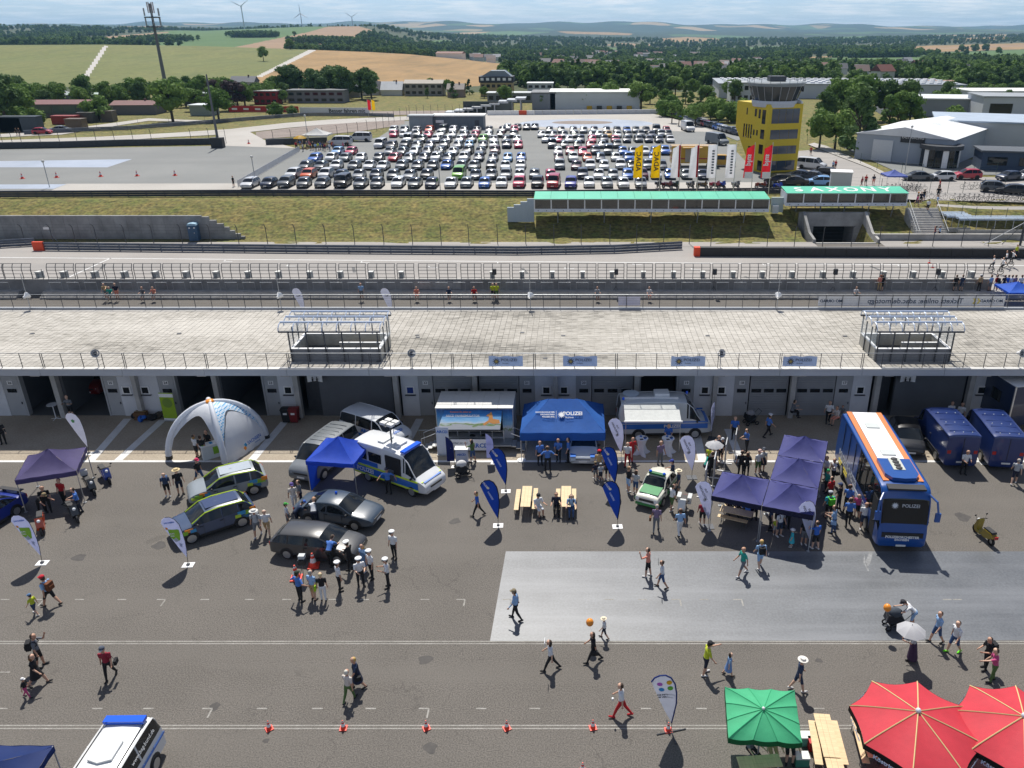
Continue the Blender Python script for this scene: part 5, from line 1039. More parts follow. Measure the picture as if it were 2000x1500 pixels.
g_=G(745/3.571,700+850/3.571);scooter('blue scooter furthest right of the purple canopy',(g_.x,g_.y,0),R(-45),'1f3f9c')
g_=G(1333,1003);scooter('white vintage police motorcycle with panniers beside the small patrol car',(g_.x,g_.y,0),R(-105),'c9ccc9','motorcycle')
g_=G(1919,1052);scooter('yellow and black scooter standing alone at the right',(g_.x,g_.y,0),R(102),'8e7c12')
for k,(px,py,col,lab)in enumerate(((1286,362,'2a2a2e','dark motorcycle'),(1303,363,'6e2020','dark red motorcycle'),(1317,363,'3a4a3e','green-grey motorcycle'),(1349,363,'333336','black motorcycle'),(1371,363,'5e4a30','brown motorcycle'),(1396,363,'a03040','pink-red motorcycle'),(1408,363,'3858b0','blue and white motorcycle'),(1437,363,'5a5d60','grey motorcycle'),(1486,364,'6e2020','dark motorcycle beside a black cover'),(1500,364,'202022','black motorcycle'),(1518,366,'1746b8','bright blue motorcycle'))):
 g_=G(px,py+6,ZP);scooter('%s in the row behind the flagpoles, %s from the left'%(lab,ordn(k)),(g_.x,g_.y,ZP+.02),R(-80+(k*37)%50),col,'motorcycle',group='motorcycles behind the flagpoles')
# ================================================================ TENTS, FLAGS, FURNITURE
def zpt(v,z):return Vector((v[0],v[1],z))
def canopy(name,label,corners,eave,peak,col,val=.28,group=None,ridge=None,walls=(),legs=(0,1,2,3),feet=False,sag=1.35,valcol=None):
 c=[Vector((p[0],p[1],0))for p in corners];ctr=sum(c,Vector())/4;t=thing(name,label,'tent',(ctr.x,ctr.y,0),0,group);c=[p-ctr for p in c]
 M_=mat('canvas_'+col,col,.75,var=.10,scale=1.2,bump=.35,bscale=3.0)
 r0,r1=ridge if ridge else(Vector(),Vector());mb=MB();n=7
 for i in range(4):
  a,b=c[i],c[(i+1)%4]
  pa,pb_=(r0,r0)if not ridge else((r0,r1)if i==0 else(r1,r1)if i==1 else(r1,r0)if i==2 else(r0,r0))
  rows_=[]
  for j in range(n+1):
   f=j/n;row=[]
   for k in range(n+1):
    g=k/n;e=a.lerp(b,g);top=pa.lerp(pb_,g);p=e.lerp(top,f);dip=.10*math.sin(math.pi*g)*math.sin(math.pi*min(f*1.0+.0,1))
    row.append((p.x,p.y,eave+(peak-eave)*f**sag-dip+.015*math.sin(k*3.1+j*1.7+i)))
   rows_.append(row)
  vs=[p for r in rows_ for p in r];mb.add(vs,[(j*(n+1)+k,j*(n+1)+k+1,(j+1)*(n+1)+k+1,(j+1)*(n+1)+k)for j in range(n)for k in range(n)])
 ro=mb.build('canopy',M_,t,smooth=45)
 for i in range(4):
  a,b=c[i],c[(i+1)%4];mb=MB();nn=Vector((b.y-a.y,a.x-b.x,0)).normalized()*.015
  vs=[zpt(a.lerp(b,k/8)+nn*(1+math.sin(k*2.3+i)),z)for z in(eave-val+.015*(i%2),eave+.01)for k in range(9)];mb.add(vs,[(k,k+1,10+k,9+k)for k in range(8)]);mb.build('valance',mat('canvas_'+(valcol or col),valcol or col,.75),ro,smooth=60)
 for i in walls:
  a,b=c[i],c[(i+1)%4];mb=MB();vs=[zpt(a.lerp(b,k/8)*(1+.012*math.sin(k*2)),z)for z in(.1,eave)for k in range(9)];mb.add(vs,[(k,k+1,10+k,9+k)for k in range(8)]);mb.build('side_wall',M_,t,smooth=60)
 for i in legs:
  mb=MB();p=c[i]*.985;mb.tube([zpt(p,.02),zpt(p,eave)],.028,6);lo=mb.build('leg',ALU,t)
  mb=MB()
  if feet:mb.lathe([(.28,0),(.28,.05),(.1,.08)],12,0,Matrix.Translation(zpt(p,.008)));mb.build('foot_weight',WHITE,lo)
  else:mb.box(zpt(p,.02),(.16,.16,.03));mb.build('foot_plate',STEEL,lo)
 for i in range(4):
  a,b=c[i]*.97,c[(i+1)%4]*.97;mb=MB();mb.tube([zpt(a,eave-.05),zpt(a.lerp(b,.5),eave-.32),zpt(b,eave-.05)],.014,4);mb.build('truss',ALU,t)
 return t
def sq(A,Bp,side,d=3.0):        # square from front edge A->B extended by d to the given side
 a,b=G(*A),G(*Bp);u=(b-a).normalized();v=Vector((-u.y,u.x,0))*side;b=a+u*d;return[a,b,b+v*d,a+v*d]
t=canopy('pop_up_canopy','dark purple pop-up canopy over the mopeds at the left',sq((50,1001),(141,986),1),2.12,3.05,'524a78',.3)
a=t.location
for i,s_ in((0,'eWeMoto'),):
 pass
t2=canopy('pop_up_canopy','bright blue pop-up canopy with side wall in front of the police van',sq((607,964),(675,969),1,2.9),2.2,3.15,'1d4cc4',.26,walls=(3,))
a,b=G(1017.5,900),G(1181,897);b.y=a.y
cs=[a,b,b+Vector((0,4.2,0)),a+Vector((0,4.2,0))]
bt=canopy('large_tent','large blue tent printed with POLIZEI Sachsen over the patrol car',cs,2.0,3.36,'2a66b8',.55,ridge=(Vector((-.9,0,0)),Vector((.9,0,0))),feet=True,sag=1.0)
M_=frame((0,-1.02,2.70),(1,0,0),(0,2.1,1.36));zoff=Vector((0,-.03,.045))
M_=Matrix.Translation(zoff)@M_
writing('POLIZEI',bt,WHITE,.36,M_@Matrix.Translation((.62,.08,0)),bold=.008);writing('Sachsen',bt,WHITE,.17,M_@Matrix.Translation((.42,-.2,0)))
mb=MB();star(mb,0,.26,12,M_@Matrix.Translation((-.08,0,0)));mb.build('emblem',WHITE,bt)
for k,s_ in enumerate(('HOCHSCHULE DER','SÄCHSISCHEN','POLIZEI (FH)')):writing(s_,bt,WHITE,.14,M_@Matrix.Translation((-.52,.18-.17*k,0)),align='RIGHT',bold=.003)
mb=MB();mb.box((-.42,0,0),(.015,.55,.004),0,0,M_);mb.build('divider',WHITE,bt)
E4=2.25
def q4(*p):return[G(x,y,E4)for x,y in p]
TL=[('furthest from the camera in the column of three',q4((1519,889),(1609,904),(1617,862),(1532,849))),('in the middle of the column of three',q4((1504.5,936),(1598,954),(1608,905),(1519,890))),('nearest the camera in the column of three',q4((1489,988),(1589,1007),(1598,955),(1504,937))),('on the left over the picnic tables',q4((1390,968),(1487.5,987.5),(1503,937),(1411,921)))]
for lab,cc in TL:canopy('dark_gazebo','dark indigo gazebo '+lab,cc,E4,3.08,'494c8a',.30,'dark indigo gazebos beside the coach',valcol='181a3a',sag=1.6)
a=G(104,1457,2.3);canopy('pop_up_canopy','blue pop-up canopy cut off at the bottom left corner',[a+Vector((-3,-3,0)),a+Vector((.15,-3.0,0)),a,a+Vector((-3,0,0))],2.3,3.1,'12306e',.25)
a=G(622,285,ZP);cw=canopy('white_marquee','white peaked marquee sheltering a crowd at the car park entrance',[a+Vector((-2.6,-2,0)),a+Vector((2.6,-2,0)),a+Vector((2.6,2,0)),a+Vector((-2.6,2,0))],2.4,3.6,'dadada',.3);cw.location.z=ZP
a=G(1742,368,ZP);cw=canopy('pop_up_canopy','small blue pop-up canopy by the gate behind the SAXONY pavilion',[a+Vector((-1.5,-1.5,0)),a+Vector((1.5,-1.5,0)),a+Vector((1.5,1.5,0)),a+Vector((-1.5,1.5,0))],2.1,2.8,'5b6cb4',.2);cw.location.z=ZP
a=G(1979,593,0);cw=canopy('pop_up_canopy','small bright blue canopy in the pit lane at the right edge',[a+Vector((-1.5,-1.5,0)),a+Vector((1.5,-1.5,0)),a+Vector((1.5,1.5,0)),a+Vector((-1.5,1.5,0))],1.6,2.3,'2a62d0',.2)
A_,B_,C_=G(331,896),G(441,911),G(521,855);D_=A_+C_-B_;ctr=(A_+B_+C_+D_)/4
dt=thing('dome_tent','white and cyan inflatable dome tent with four legs before the garages','tent',ctr);cs=[p-ctr for p in(A_,B_,C_,D_)];Hd=3.35
DW=mat('dome_white',(.80,.83,.88),.6,var=.05,bump=.3,bscale=2,scale=1);DC=bpy.data.materials.new('dome_cyan');DC.use_nodes=True;n_=DC.node_tree
tc_=n_.nodes.new('ShaderNodeTexCoord');vo_=n_.nodes.new('ShaderNodeTexVoronoi');vo_.inputs['Scale'].default_value=7;vo_.inputs['Randomness'].default_value=0;n_.links.new(tc_.outputs['Object'],vo_.inputs['Vector'])
cr_=n_.nodes.new('ShaderNodeValToRGB');cr_.color_ramp.elements[0].position=.40;cr_.color_ramp.elements[0].color=(.06,.33,.62,1);cr_.color_ramp.elements[1].position=.46;cr_.color_ramp.elements[1].color=(.62,.70,.78,1);n_.links.new(vo_.outputs['Distance'],cr_.inputs[0]);n_.links.new(cr_.outputs[0],n_.nodes['Principled BSDF'].inputs['Base Color']);n_.nodes['Principled BSDF'].inputs['Roughness'].default_value=.6
def rib(c,a):return Vector((c.x*math.cos(a),c.y*math.cos(a),Hd*math.sin(a)))
for i in range(4):
 mb=MB();mb.tube([rib(cs[i],math.pi/2*k/12)for k in range(13)],[.2-.07*k/12 for k in range(13)],10);ro=mb.build('rib',DW,dt,smooth=50)
 mb=MB();mb.tube([rib(cs[i],0),rib(cs[i],.07)],.21,10);mb.build('foot_sleeve',TRIM,ro)
 a,b=cs[i],cs[(i+1)%4];mb=MB();n=12;closed=i in(1,2)
 for part,lo,hi in(('roof_panel',1,0),):
  vs=[]
  for k in range(n+1):
   s_=k/n;a0=R(56)*math.sin(math.pi*s_)**.6
   for j in range(9):an=a0+(math.pi/2-a0)*j/8;p=rib(a,an).lerp(rib(b,an),s_);p.z+=.10*math.sin(math.pi*s_)*math.sin(2*an);vs.append(p)
  mb.add(vs,[(k*9+j,(k+1)*9+j,(k+1)*9+j+1,k*9+j+1)for k in range(n)for j in range(8)]);mb.build('roof_panel',DC if i in(1,2)else DW,dt,smooth=60)
 if closed:
  mb=MB();vs=[]
  for k in range(n+1):
   s_=k/n;a0=R(56)*math.sin(math.pi*s_)**.6
   for j in range(7):an=a0*j/6;p=rib(a,an).lerp(rib(b,an),s_);o_=Vector((b.y-a.y,a.x-b.x,0)).normalized();p+=o_*(.16*math.sin(math.pi*s_)*math.cos(an)+.03*math.sin(k*2.9));vs.append(p)
  mb.add(vs,[(k*7+j,(k+1)*7+j,(k+1)*7+j+1,k*7+j+1)for k in range(n)for j in range(6)]);mb.build('side_wall',DW,dt,smooth=60)
  if i==2:continue
  u=(b-a).normalized();o_=Vector((u.y,-u.x,0));p=a.lerp(b,.62)*.97+o_*.42+Vector((0,0,.75));M2=frame(p,u,(-o_.x*.25,-o_.y*.25,1))
  writing('SACHSEN',dt,PBLUE,.30,M2,bold=.006);writing('ENERGIE',dt,PBLUE,.13,M2@Matrix.Translation((.2,-.24,0)))
  for k,(dx,m_)in enumerate(((-.85,WR[1]),(-.98,WR[2]))):mb=MB();mb.box((dx,.0-.16*k,0),(.2,.22,.01),0,R(25),M2);mb.build('logo_mark',m_,dt)
mb=MB();mb.sphere((0,0,Hd+.02),.3,10,6,0,1,1,.5);mb.build('apex_cap',WR[2],dt,smooth=60)
g_=G(414,893);t=thing('info_counter','white and green information counter inside the dome tent','counter',(g_.x,g_.y,0),R(40));mb=MB();mb.box((0,0,.48),(1.1,.5,.92));mb.build('body',plast('cfd6d8'),t);mb=MB();mb.box((0,0,.97),(1.2,.6,.05));mb.build('top',WHITE,t);mb=MB();mb.box((.3,-.26,.55),(.4,.02,.5));mb.build('green_print',WR[0],t)
for k in range(4):mb=MB();mb.box((-.4+k*.25,.05*(k%2),1.01),(.18,.25,.03));mb.build('leaflet',[WR[0],WHITE,WR[1],WHITE][k],t)
TEAR=[(0,.45),(.07,.95),(.12,1.5),(.10,2.05),(.02,2.5),(-.14,2.8),(-.36,2.95),(-.58,2.93),(-.76,2.78),(-.86,2.55),(-.70,2.1),(-.47,1.5),(-.24,.95)]
def feather(label,px,py,col,rz=0.0,edge=None,s=1.0,base='plate',patch=(),words=(),group=None,sail=False,loc=None):
 g=loc or G(px,py);t=thing('feather_flag',label,'flag',(g[0],g[1],0),rz,group);t.scale=(s,s,s)
 out=TEAR if not sail else[(0,.55),(.02,2.0),(-.02,2.35),(-.16,2.6),(-.42,2.85),(-.62,2.95),(-.62,.55)]
 mb=MB();n=len(out);cx=sum(p[0]for p in out)/n;cz=sum(p[1]for p in out)/n
 wob=lambda x,z:.05*math.sin(x*4+z*2.2)
 front=[(p[0],wob(*p)-.004,p[1])for p in out];c_=(cx,wob(cx,cz)-.004,cz);vs=front+[c_]+[(p[0],p[1]+.008,p[2])for p in front]+[(c_[0],c_[1]+.008,c_[2])]
 mb.add(vs,[(i,(i+1)%n,n)for i in range(n)]+[(n+1+(i+1)%n,n+1+i,2*n+1)for i in range(n)]);co=mb.build('cloth',mat('flag_'+col,col,.7,var=.06,scale=2),t,smooth=70)
 k=7 if not sail else 5;mb=MB();mb.tube([(0,0,.05)]+[(p[0]+.012,wob(*p),p[1])for p in out[:k+1]],.014,5);mb.build('pole',TRIM,t)
 if edge:
  mb=MB();mb.tube([(p[0],wob(*p),p[1])for p in out[:k+3]],.03,5);mb.build('edging',mat('flag_'+edge,edge,.7),co)
 mb=MB()
 if base=='plate':mb.box((0,0,.015),(.55,.42,.025));mb.box((0,0,.06),(.16,.13,.08),1)
 elif base=='dark':mb.box((0,0,.015),(.62,.5,.03),1)
 else:[mb.tube([(-.6*math.cos(q),-.6*math.sin(q),.03),(.6*math.cos(q),.6*math.sin(q),.03)],.025,5,1)for q in(.2,1.75)]
 mb.build('base_plate',[WHITE,DSTEEL],t)
 for(pts,m_)in patch:
  mb=MB();mb.prism(pts,-.012,-.0105,'y');vs=[(v[0],v[1]+wob(v[0],v[2])*1.0,v[2])for v in mb.v];mb.v=vs;mb.build('print',m_,co);
  mb2=MB();mb2.v=[(v[0],v[1]+.023,v[2])for v in vs];mb2.f=mb.f;mb2.m=mb.m;mb2.build('print',m_,co)
 for(s_,x,z,size,m_,rot)in words:
  u=Vector((math.cos(rot),0,math.sin(rot)));writing(s_,co,m_,size,frame((x,wob(x,z)-.016,z),u,(-u.z,0,u.x)),bold=.004)
 return t
gp=[([(-.60,2.18),(-.05,2.2),(-.02,1.95),(-.1,1.55),(-.35,1.45),(-.55,1.7)],WR[0]),([(-.72,2.3),(-.6,2.3),(-.56,2.2),(-.68,2.16)],WR[2]),([(-.2,1.38),(-.06,1.3),(-.1,1.12),(-.2,1.2)],WR[1])]
for(px,py,lab)in((83,1100,'white feather flag with green print nearest the left edge'),(368,1104,'white feather flag with green print before the dark blue electric car')):
 feather(lab,px,py,'d4d8ee',R(4),patch=gp,words=(('SACHSEN',-.42,2.62,.12,PBLUE,.1),('ZUKUNFT',-.32,1.95,.10,WHITE,.1),('FAHREN',-.32,1.80,.10,WHITE,.1)))
feather('plain white feather flag with a green emblem standing on the apron at the left',174,886,'dcdeea',R(2),patch=[([(-.55,2.4),(-.42,2.5),(-.3,2.4),(-.36,2.25),(-.5,2.25)],mat('leaf_green',(.08,.30,.10),.6))])
gd=([(-.45+.08*math.cos(q*.785),2.45+.08*math.sin(q*.785))for q in range(8)],mat('pale_gold',(.72,.68,.42),.5))
for(px,py,lab)in((988,960,'blue feather flag beside the trailer stage, nearer the big blue tent'),(973,1027,'blue feather flag nearest the camera left of the beer tables'),(1201,957,'blue feather flag at the right front corner of the big blue tent'),(1206,1029,'blue feather flag nearest the camera right of the beer tables')):
 feather(lab,px,py,'1f58b4',R(3),edge='0d1c3c',patch=[gd],words=(('KARRIERE',-.34,1.95,.13,mat('pale_blue_print',(.5,.6,.8),.6),-1.15),('POLIZEI',-.6,2.66,.14,WHITE,-1.0)))
gw=([(-.30+.09*math.cos(q*.785),1.75+.09*math.sin(q*.785))for q in range(8)],GOLD)
for(px,py,rz,lab)in((1213,897,3,'white VERDAECHTIG feather flag left of the police van awning'),(1351,933,3,'white feather flag right of the small vintage patrol car'),(1383,1029,3,'white feather flag at the left corner of the dark gazebos'),(1390,857,70,'white feather flag seen nearly edge-on beyond the awning'),(1580,1069,12,'white feather flag at the right front corner of the dark gazebos')):
 feather(lab.replace('VERDAECHTIG ',''),px,py,'d6d9ec',R(rz),base='dark',patch=[gw],words=(('VERDÄCHTIG',-.42,2.2,.17,GREY,-1.15),('GUT',-.28,2.35,.14,GREY,-1.15)))
for px,lab in((590,'left'),(762,'right')):feather('white feather flag in the pit lane showing above the terrace edge, %s one'%lab,0,0,'e0e2ec',R(5),base='dark',loc=(XA(px,72,2),72),words=(('GP',-.3,2.2,.3,GREY,0),))
dots=[([(x+.11*math.cos(q*.785),z+.10*math.sin(q*.785))for q in range(8)],mat('dot_'+h,h,.6))for x,z,h in((-.55,2.48,'b85cc0'),(-.2,2.58,'e0a81c'),(-.47,2.2,'2a8fd0'),(-.15,2.3,'5fae3a'))]
feather('white feather flag with four coloured dots and blue edge by the traffic cones',1311,1430,'d8dae2',R(2),edge='1f3f8e',base='cross',patch=dots,words=(('DIE INITIATIVE',-.3,1.95,.10,GREY,.05),('IM VERKEHR',-.3,1.82,.10,GREY,.05)))
g_=G(888,912);feather('dark blue ARCD sail flag before the trailer stage',0,0,'1c2c72',R(-6),sail=True,s=.72,loc=(g_.x,g_.y),words=(('ARCD',-.3,1.9,.24,WHITE,0),('www.arcd.de',-.3,1.3,.1,WHITE,0)))
g_=G(965,905);feather('white ARCD sail flag before the trailer stage',0,0,'b8bce0',R(-6),sail=True,s=.72,loc=(g_.x,g_.y),words=(('ARCD',-.3,1.9,.24,PBLUE,0),('www.arcd.de',-.3,1.3,.1,PBLUE,0)))
def bench(name,label,c,L_,W,h,rz,group=None,m=WOOD):
 t=thing(name,label,'table' if 'table' in name else 'bench',(c[0],c[1],0),rz,group)
 for k in range(3 if W>.4 else 1):
  ww=W/(3 if W>.4 else 1);mb=MB();mb.box((0,-W/2+ww*(k+.5),h-.015),(L_,ww-.006,.03));mb.build('board',m,t)
 for x in(-L_*.36,L_*.36):
  for sg in(-1,1):mb=MB();mb.tube([(x,sg*W*.42,.01),(x,sg*W*.36,h-.03)],.015,4);mb.build('leg',DSTEEL,t)
  mb=MB();mb.tube([(x,-W*.4,h*.35),(x,W*.4,h*.35)],.012,4);mb.build('cross_bar',DSTEEL,t)
 return t
GB='beer tables and benches'
for px,py,z,lab in((1010.5,975,.48,'wooden beer bench left of the left beer table'),(1045,973,.48,'wooden beer bench right of the left beer table'),(1089.6,974,.48,'wooden beer bench left of the right beer table'),(1121,974,.48,'wooden beer bench right of the right beer table')):
 g_=G(px,py,z);bench('beer_bench',lab,g_,2.2,.26,.48,R(90),GB)
for px,lab in((1028,'wooden beer table on the left before the big blue tent'),(1105.6,'wooden beer table on the right before the big blue tent')):
 g_=G(px,968.8,.76);bench('beer_table',lab,g_,2.2,.56,.76,R(90),GB)
def lay(name,lab,p0,p1,z,W,m=WOOD):a,b=G(*p0,z),G(*p1,z);d=b-a;bench(name,lab,(a+b)/2,d.length,W,z,math.atan2(d.y,d.x),GB,m)
lay('beer_table','wooden beer table in the open between the green and red parasols',(1604.6,1394),(1626,1479),.76,.62);lay('beer_table','wooden beer table running out of the picture beside the red parasol',(1627.5,1481),(1648,1560),.76,.62)
lay('beer_bench','wooden beer bench nearest the green parasol',(1586,1407),(1600,1493),.48,.30);lay('beer_bench','wooden beer bench right of the open beer table',(1627.5,1407),(1650,1493),.48,.30)
lay('beer_bench','wooden beer bench at the left rim of the nearer red parasol',(1668,1400),(1692,1490),.48,.28);lay('beer_table','wooden beer table under the left rim of the nearer red parasol',(1686,1395),(1712,1480),.76,.6)
lay('beer_table','wooden beer table in the gap between both red parasols',(1872,1392),(1902,1470),.76,.6);lay('beer_bench','wooden beer bench at the right rim of the nearer red parasol',(1878,1465),(1890,1530),.48,.28)
lay('beer_table','wooden table under the green parasol',(1442,1490),(1525,1484),.76,.55)
lay('beer_bench','wooden bench in front of the left picnic table under the dark gazebo',(1402,1006),(1460,1019),.48,.3);lay('beer_table','wooden picnic table under the left dark gazebo',(1408,992),(1470,1005),.76,.65);lay('beer_bench','wooden bench behind the left picnic table under the dark gazebo',(1415,985),(1476,998),.48,.3)
def parasol(label,c,r,n,zr,zp,col,ribcol,val,valcol,rot=0,word=None,square=False,hubc='c8d4da'):
 t=thing('parasol',label,'parasol',(c[0],c[1],0));M_=mat('canvas_'+col,col,.7,var=.07,scale=1.5,bump=.2,bscale=5)
 if square:cor=[Vector((p[0]-c[0],p[1]-c[1],zr))for p in square];P=[];k_=n//4;[P.append(cor[i].lerp(cor[(i+1)%4],j/k_))for i in range(4)for j in range(k_)]
 else:P=[Vector((r*math.cos(rot+2*math.pi*i/n),r*math.sin(rot+2*math.pi*i/n),zr))for i in range(n)]
 top=Vector((0,0,zp))
 for i in range(n):
  a,b=P[i],P[(i+1)%n];mb=MB();k=6;vs=[]
  for j in range(k+1):
   f=j/k
   for g in range(k+1):q=a.lerp(b,g/k).lerp(top,f);q.z=zr+(zp-zr)*f**.85-.07*math.sin(math.pi*g/k)*(1-f);q2=q*(1-(.05 if not square else .0)*math.sin(math.pi*g/k)*(1-f));q2.z=q.z;vs.append(q2)
  mb.add(vs,[(j*(k+1)+g,j*(k+1)+g+1,(j+1)*(k+1)+g+1,(j+1)*(k+1)+g)for j in range(k)for g in range(k)]);po=mb.build('panel',M_,t,smooth=60)
  mb=MB();rp_=[a.lerp(top,f/8)for f in range(9)]
  for f,q in enumerate(rp_):q.z=zr+(zp-zr)*(f/8)**.85+.012
  mb.tube(rp_,.022 if not square else .012,4);mb.build('seam',mat('seam_'+ribcol,ribcol,.7),t)
  nb=[];
  for g in range(k+1):q=a.lerp(b,g/k);f=1-(.05 if not square else 0)*math.sin(math.pi*g/k);nb.append(Vector((q.x*f,q.y*f,zr-.07*math.sin(math.pi*g/k))))
  mb=MB();mb.add([q*1.002 for q in nb]+[Vector((q.x*1.01,q.y*1.01,q.z-val))for q in nb],[(g,g+1,k+2+g,k+1+g)for g in range(k)]);mb.build('valance',mat('canvas_'+valcol,valcol,.75),po)
  if word:
   mid=(a+b)/2*.957;u=(b-a).normalized();o_=Vector((u.y,-u.x,0));o_=o_ if o_.dot(mid)>0 else-o_;uu=Vector((0,0,1)).cross(o_);writing(word,t,mat('pale_blue_print',(.5,.6,.8),.6)if not square else GOLD,.24,frame(mid+o_*.09+Vector((0,0,-.07-val/2)),uu,(0,0,1)),bold=.006)
 mb=MB();mb.tube([(0,0,.02),(0,0,zp)],.035,8);mb.build('pole',ALU if square else WOOD,t);mb=MB();mb.sphere((0,0,zp+.04),.10 if not square else .06,10,6);mb.build('finial',plast(hubc),t)
 mb=MB();mb.lathe([(.4,0),(.4,.08),(.08,.14)],14,0,Matrix.Translation((0,0,.01)));mb.build('base',DSTEEL,t)
 return t
g1=G(1793.4,1389.4,3.0);parasol('large red beer parasol nearer the middle, black band with Köstritzer lettering',g1,2.25,8,2.36,3.0,'dc4250','d8c088',.22,'0c0c0e',R(22),'Köstritzer')
g2=G(2000,1399,3.0);parasol('large red beer parasol cut by the right edge, black band with Köstritzer lettering',g2,2.25,8,2.36,3.0,'dc4250','d8c088',.22,'0c0c0e',R(22),'Köstritzer')
zc_=2.2;g3=G(1491,1385,2.72);parasol('square green parasol above a table at the bottom right',g3,0,12,zc_,2.72,'50c08c','3cae7a',.22,'0c5c34',square=[G(1423,1442,zc_),G(1567,1451,zc_),G(1552,1348,zc_),G(1416,1342,zc_)],hubc='d8d8d8')
for i,s_ in enumerate(()):pass
def umbrella(label,c,r,zr,zp,col,hold,n=8):
 t=thing('umbrella',label,'umbrella',c);M_=mat('umbrella_'+col,col,.6,var=.03);P=[Vector((r*math.cos(2*math.pi*i/n),r*math.sin(2*math.pi*i/n),zr))for i in range(n)]
 for i in range(n):
  a,b=P[i],P[(i+1)%n];vs=[];k=4;mb=MB()
  for j in range(k+1):
   for g in range(k+1):q=a.lerp(b,g/k).lerp(Vector((0,0,zp)),j/k);q.z=zr+(zp-zr)*math.sin(math.pi/2*j/k);vs.append(q)
  mb.add(vs,[(j*5+g,j*5+g+1,(j+1)*5+g+1,(j+1)*5+g)for j in range(4)for g in range(4)]);mb.build('panel',M_,t,smooth=40)
 mb=MB();mb.tube([(0,0,hold),(0,0,zp+.06)],.012,5);mb.build('shaft',DSTEEL,t);return t
g_=G(1781,1225,1.95);umbrella('white sun umbrella held over a woman in a long skirt at the right',(g_.x,g_.y,0),.62,1.75,2.05,'d9dade',1.1)
g_=G(1396,864,1.95);umbrella('white sun umbrella held among the group by the information boards',(g_.x,g_.y,0),.58,1.75,2.02,'d9dade',1.1)
g_=G(585,266,ZP+2.3);umbrella('yellow parasol beside the white marquee on the car park',(g_.x,g_.y,ZP),1.35,1.9,2.45,'d0a414',.0)
tx0,tx1=XA(850,46.6,2.6),XA(1002,46.6,2.6);W=tx1-tx0
ts=thing('trailer_stage','silver trailer stage with a printed sky-blue flap and front steps','trailer',(tx0,46.6,0));z0,z1=.55,2.63
TG=mat('trailer_grey',(.45,.47,.48),.5,.2,var=.05)
for c,d,nm in(((W/2,2.45,(z0+z1)/2),(W,.06,z1-z0),'rear_wall'),((.03,1.22,(z0+z1)/2),(.06,2.38,z1-z0),'end_wall'),((W-.03,1.22,(z0+z1)/2),(.06,2.38,z1-z0),'end_wall'),((W/2,1.22,z0-.06),(W,2.5,.12),'floor')):
 mb=MB();mb.box(c,d);mb.build(nm,TG,ts)
for k in range(5):mb=MB();mb.box((W*(k+.5)/5,1.2,z1+.04),(W/5-.01,2.62,.07));mb.build('roof_panel',mat('trailer_roof',(.62,.62,.60),.6,var=.04),ts)
SKY=bpy.data.materials.new('printed_landscape');SKY.use_nodes=True;n_=SKY.node_tree;tc_=n_.nodes.new('ShaderNodeTexCoord');sp_=n_.nodes.new('ShaderNodeSeparateXYZ');n_.links.new(tc_.outputs['Generated'],sp_.inputs[0]);cr_=n_.nodes.new('ShaderNodeValToRGB');e=cr_.color_ramp.elements
nz_=n_.nodes.new('ShaderNodeTexNoise');nz_.inputs['Scale'].default_value=6;n_.links.new(tc_.outputs['Generated'],nz_.inputs['Vector']);ad_=n_.nodes.new('ShaderNodeMath');ad_.operation='MULTIPLY_ADD';ad_.inputs[1].default_value=.35;n_.links.new(nz_.outputs['Fac'],ad_.inputs[0]);n_.links.new(sp_.outputs[2],ad_.inputs[2]);sb_=n_.nodes.new('ShaderNodeMath');sb_.operation='SUBTRACT';sb_.inputs[1].default_value=.17;n_.links.new(ad_.outputs[0],sb_.inputs[0]);n_.links.new(sb_.outputs[0],cr_.inputs[0])
e[0].position=0;e[0].color=(.42,.44,.46,1);e[1].position=1;e[1].color=(.01,.06,.22,1)
for p_,c_ in((.22,(.45,.46,.47,1)),(.27,(.16,.26,.06,1)),(.34,(.62,.66,.70,1)),(.48,(.28,.55,.80,1)),(.75,(.03,.22,.55,1))):x=e.new(p_);x.color=c_
n_.links.new(cr_.outputs[0],n_.nodes['Principled BSDF'].inputs['Base Color'])
for a,b in((.06,W*.135),(W*.86,W-.06)):mb=MB();mb.box2((a,-.02,z0),(b,.03,z1-.02));mb.build('front_panel',SKY,ts)
fl=MB();x0f,x1f=W*.12,W*.86;yo,zo=-1.0,1.62
fl.add([(x0f,-.05,z1-.05),(x1f,-.05,z1-.05),(x1f-.08,yo,zo),(x0f-.35,yo,zo),(x0f,-.08,z1-.10),(x1f,-.08,z1-.10),(x1f-.08,yo,zo-.05),(x0f-.35,yo,zo-.05)],[(0,1,2,3),(7,6,5,4),(3,2,6,7),(0,4,5,1),(1,5,6,2),(0,3,7,4)]);fo=fl.build('raised_flap',SKY,ts)
un=Vector((0,-yo-.05,z1-zo)).normalized();MF=lambda x,f,dz=.012:frame((x,-.05+(yo+.05)*(1-f),zo+(z1-.05-zo)*f+dz),(1,0,0),un)
writing('ARCD FAHRSIMULATOR',fo,WHITE,.20,MF(W*.36,.66),bold=.006);writing('Kommen Sie sicher an',fo,mat('orange_print',(.75,.22,.08),.6),.15,MF(W*.33,.86),bold=.004)
deer=[(-.5,-.30),(-.15,-.05),(-.12,.2),(-.30,.24),(-.2,.36),(-.08,.40),(0,.52),(.06,.42),(.10,.30),(.14,.05),(.55,-.02),(.6,-.25),(.2,-.30),(-.1,-.2),(-.4,-.42)]
mb=MB();mb.prism(deer,-.003,.003,'z',0,MF(W*.72,.48));mb.build('animal_silhouette',mat('orange_silhouette',(.70,.30,.08),.6),fo)
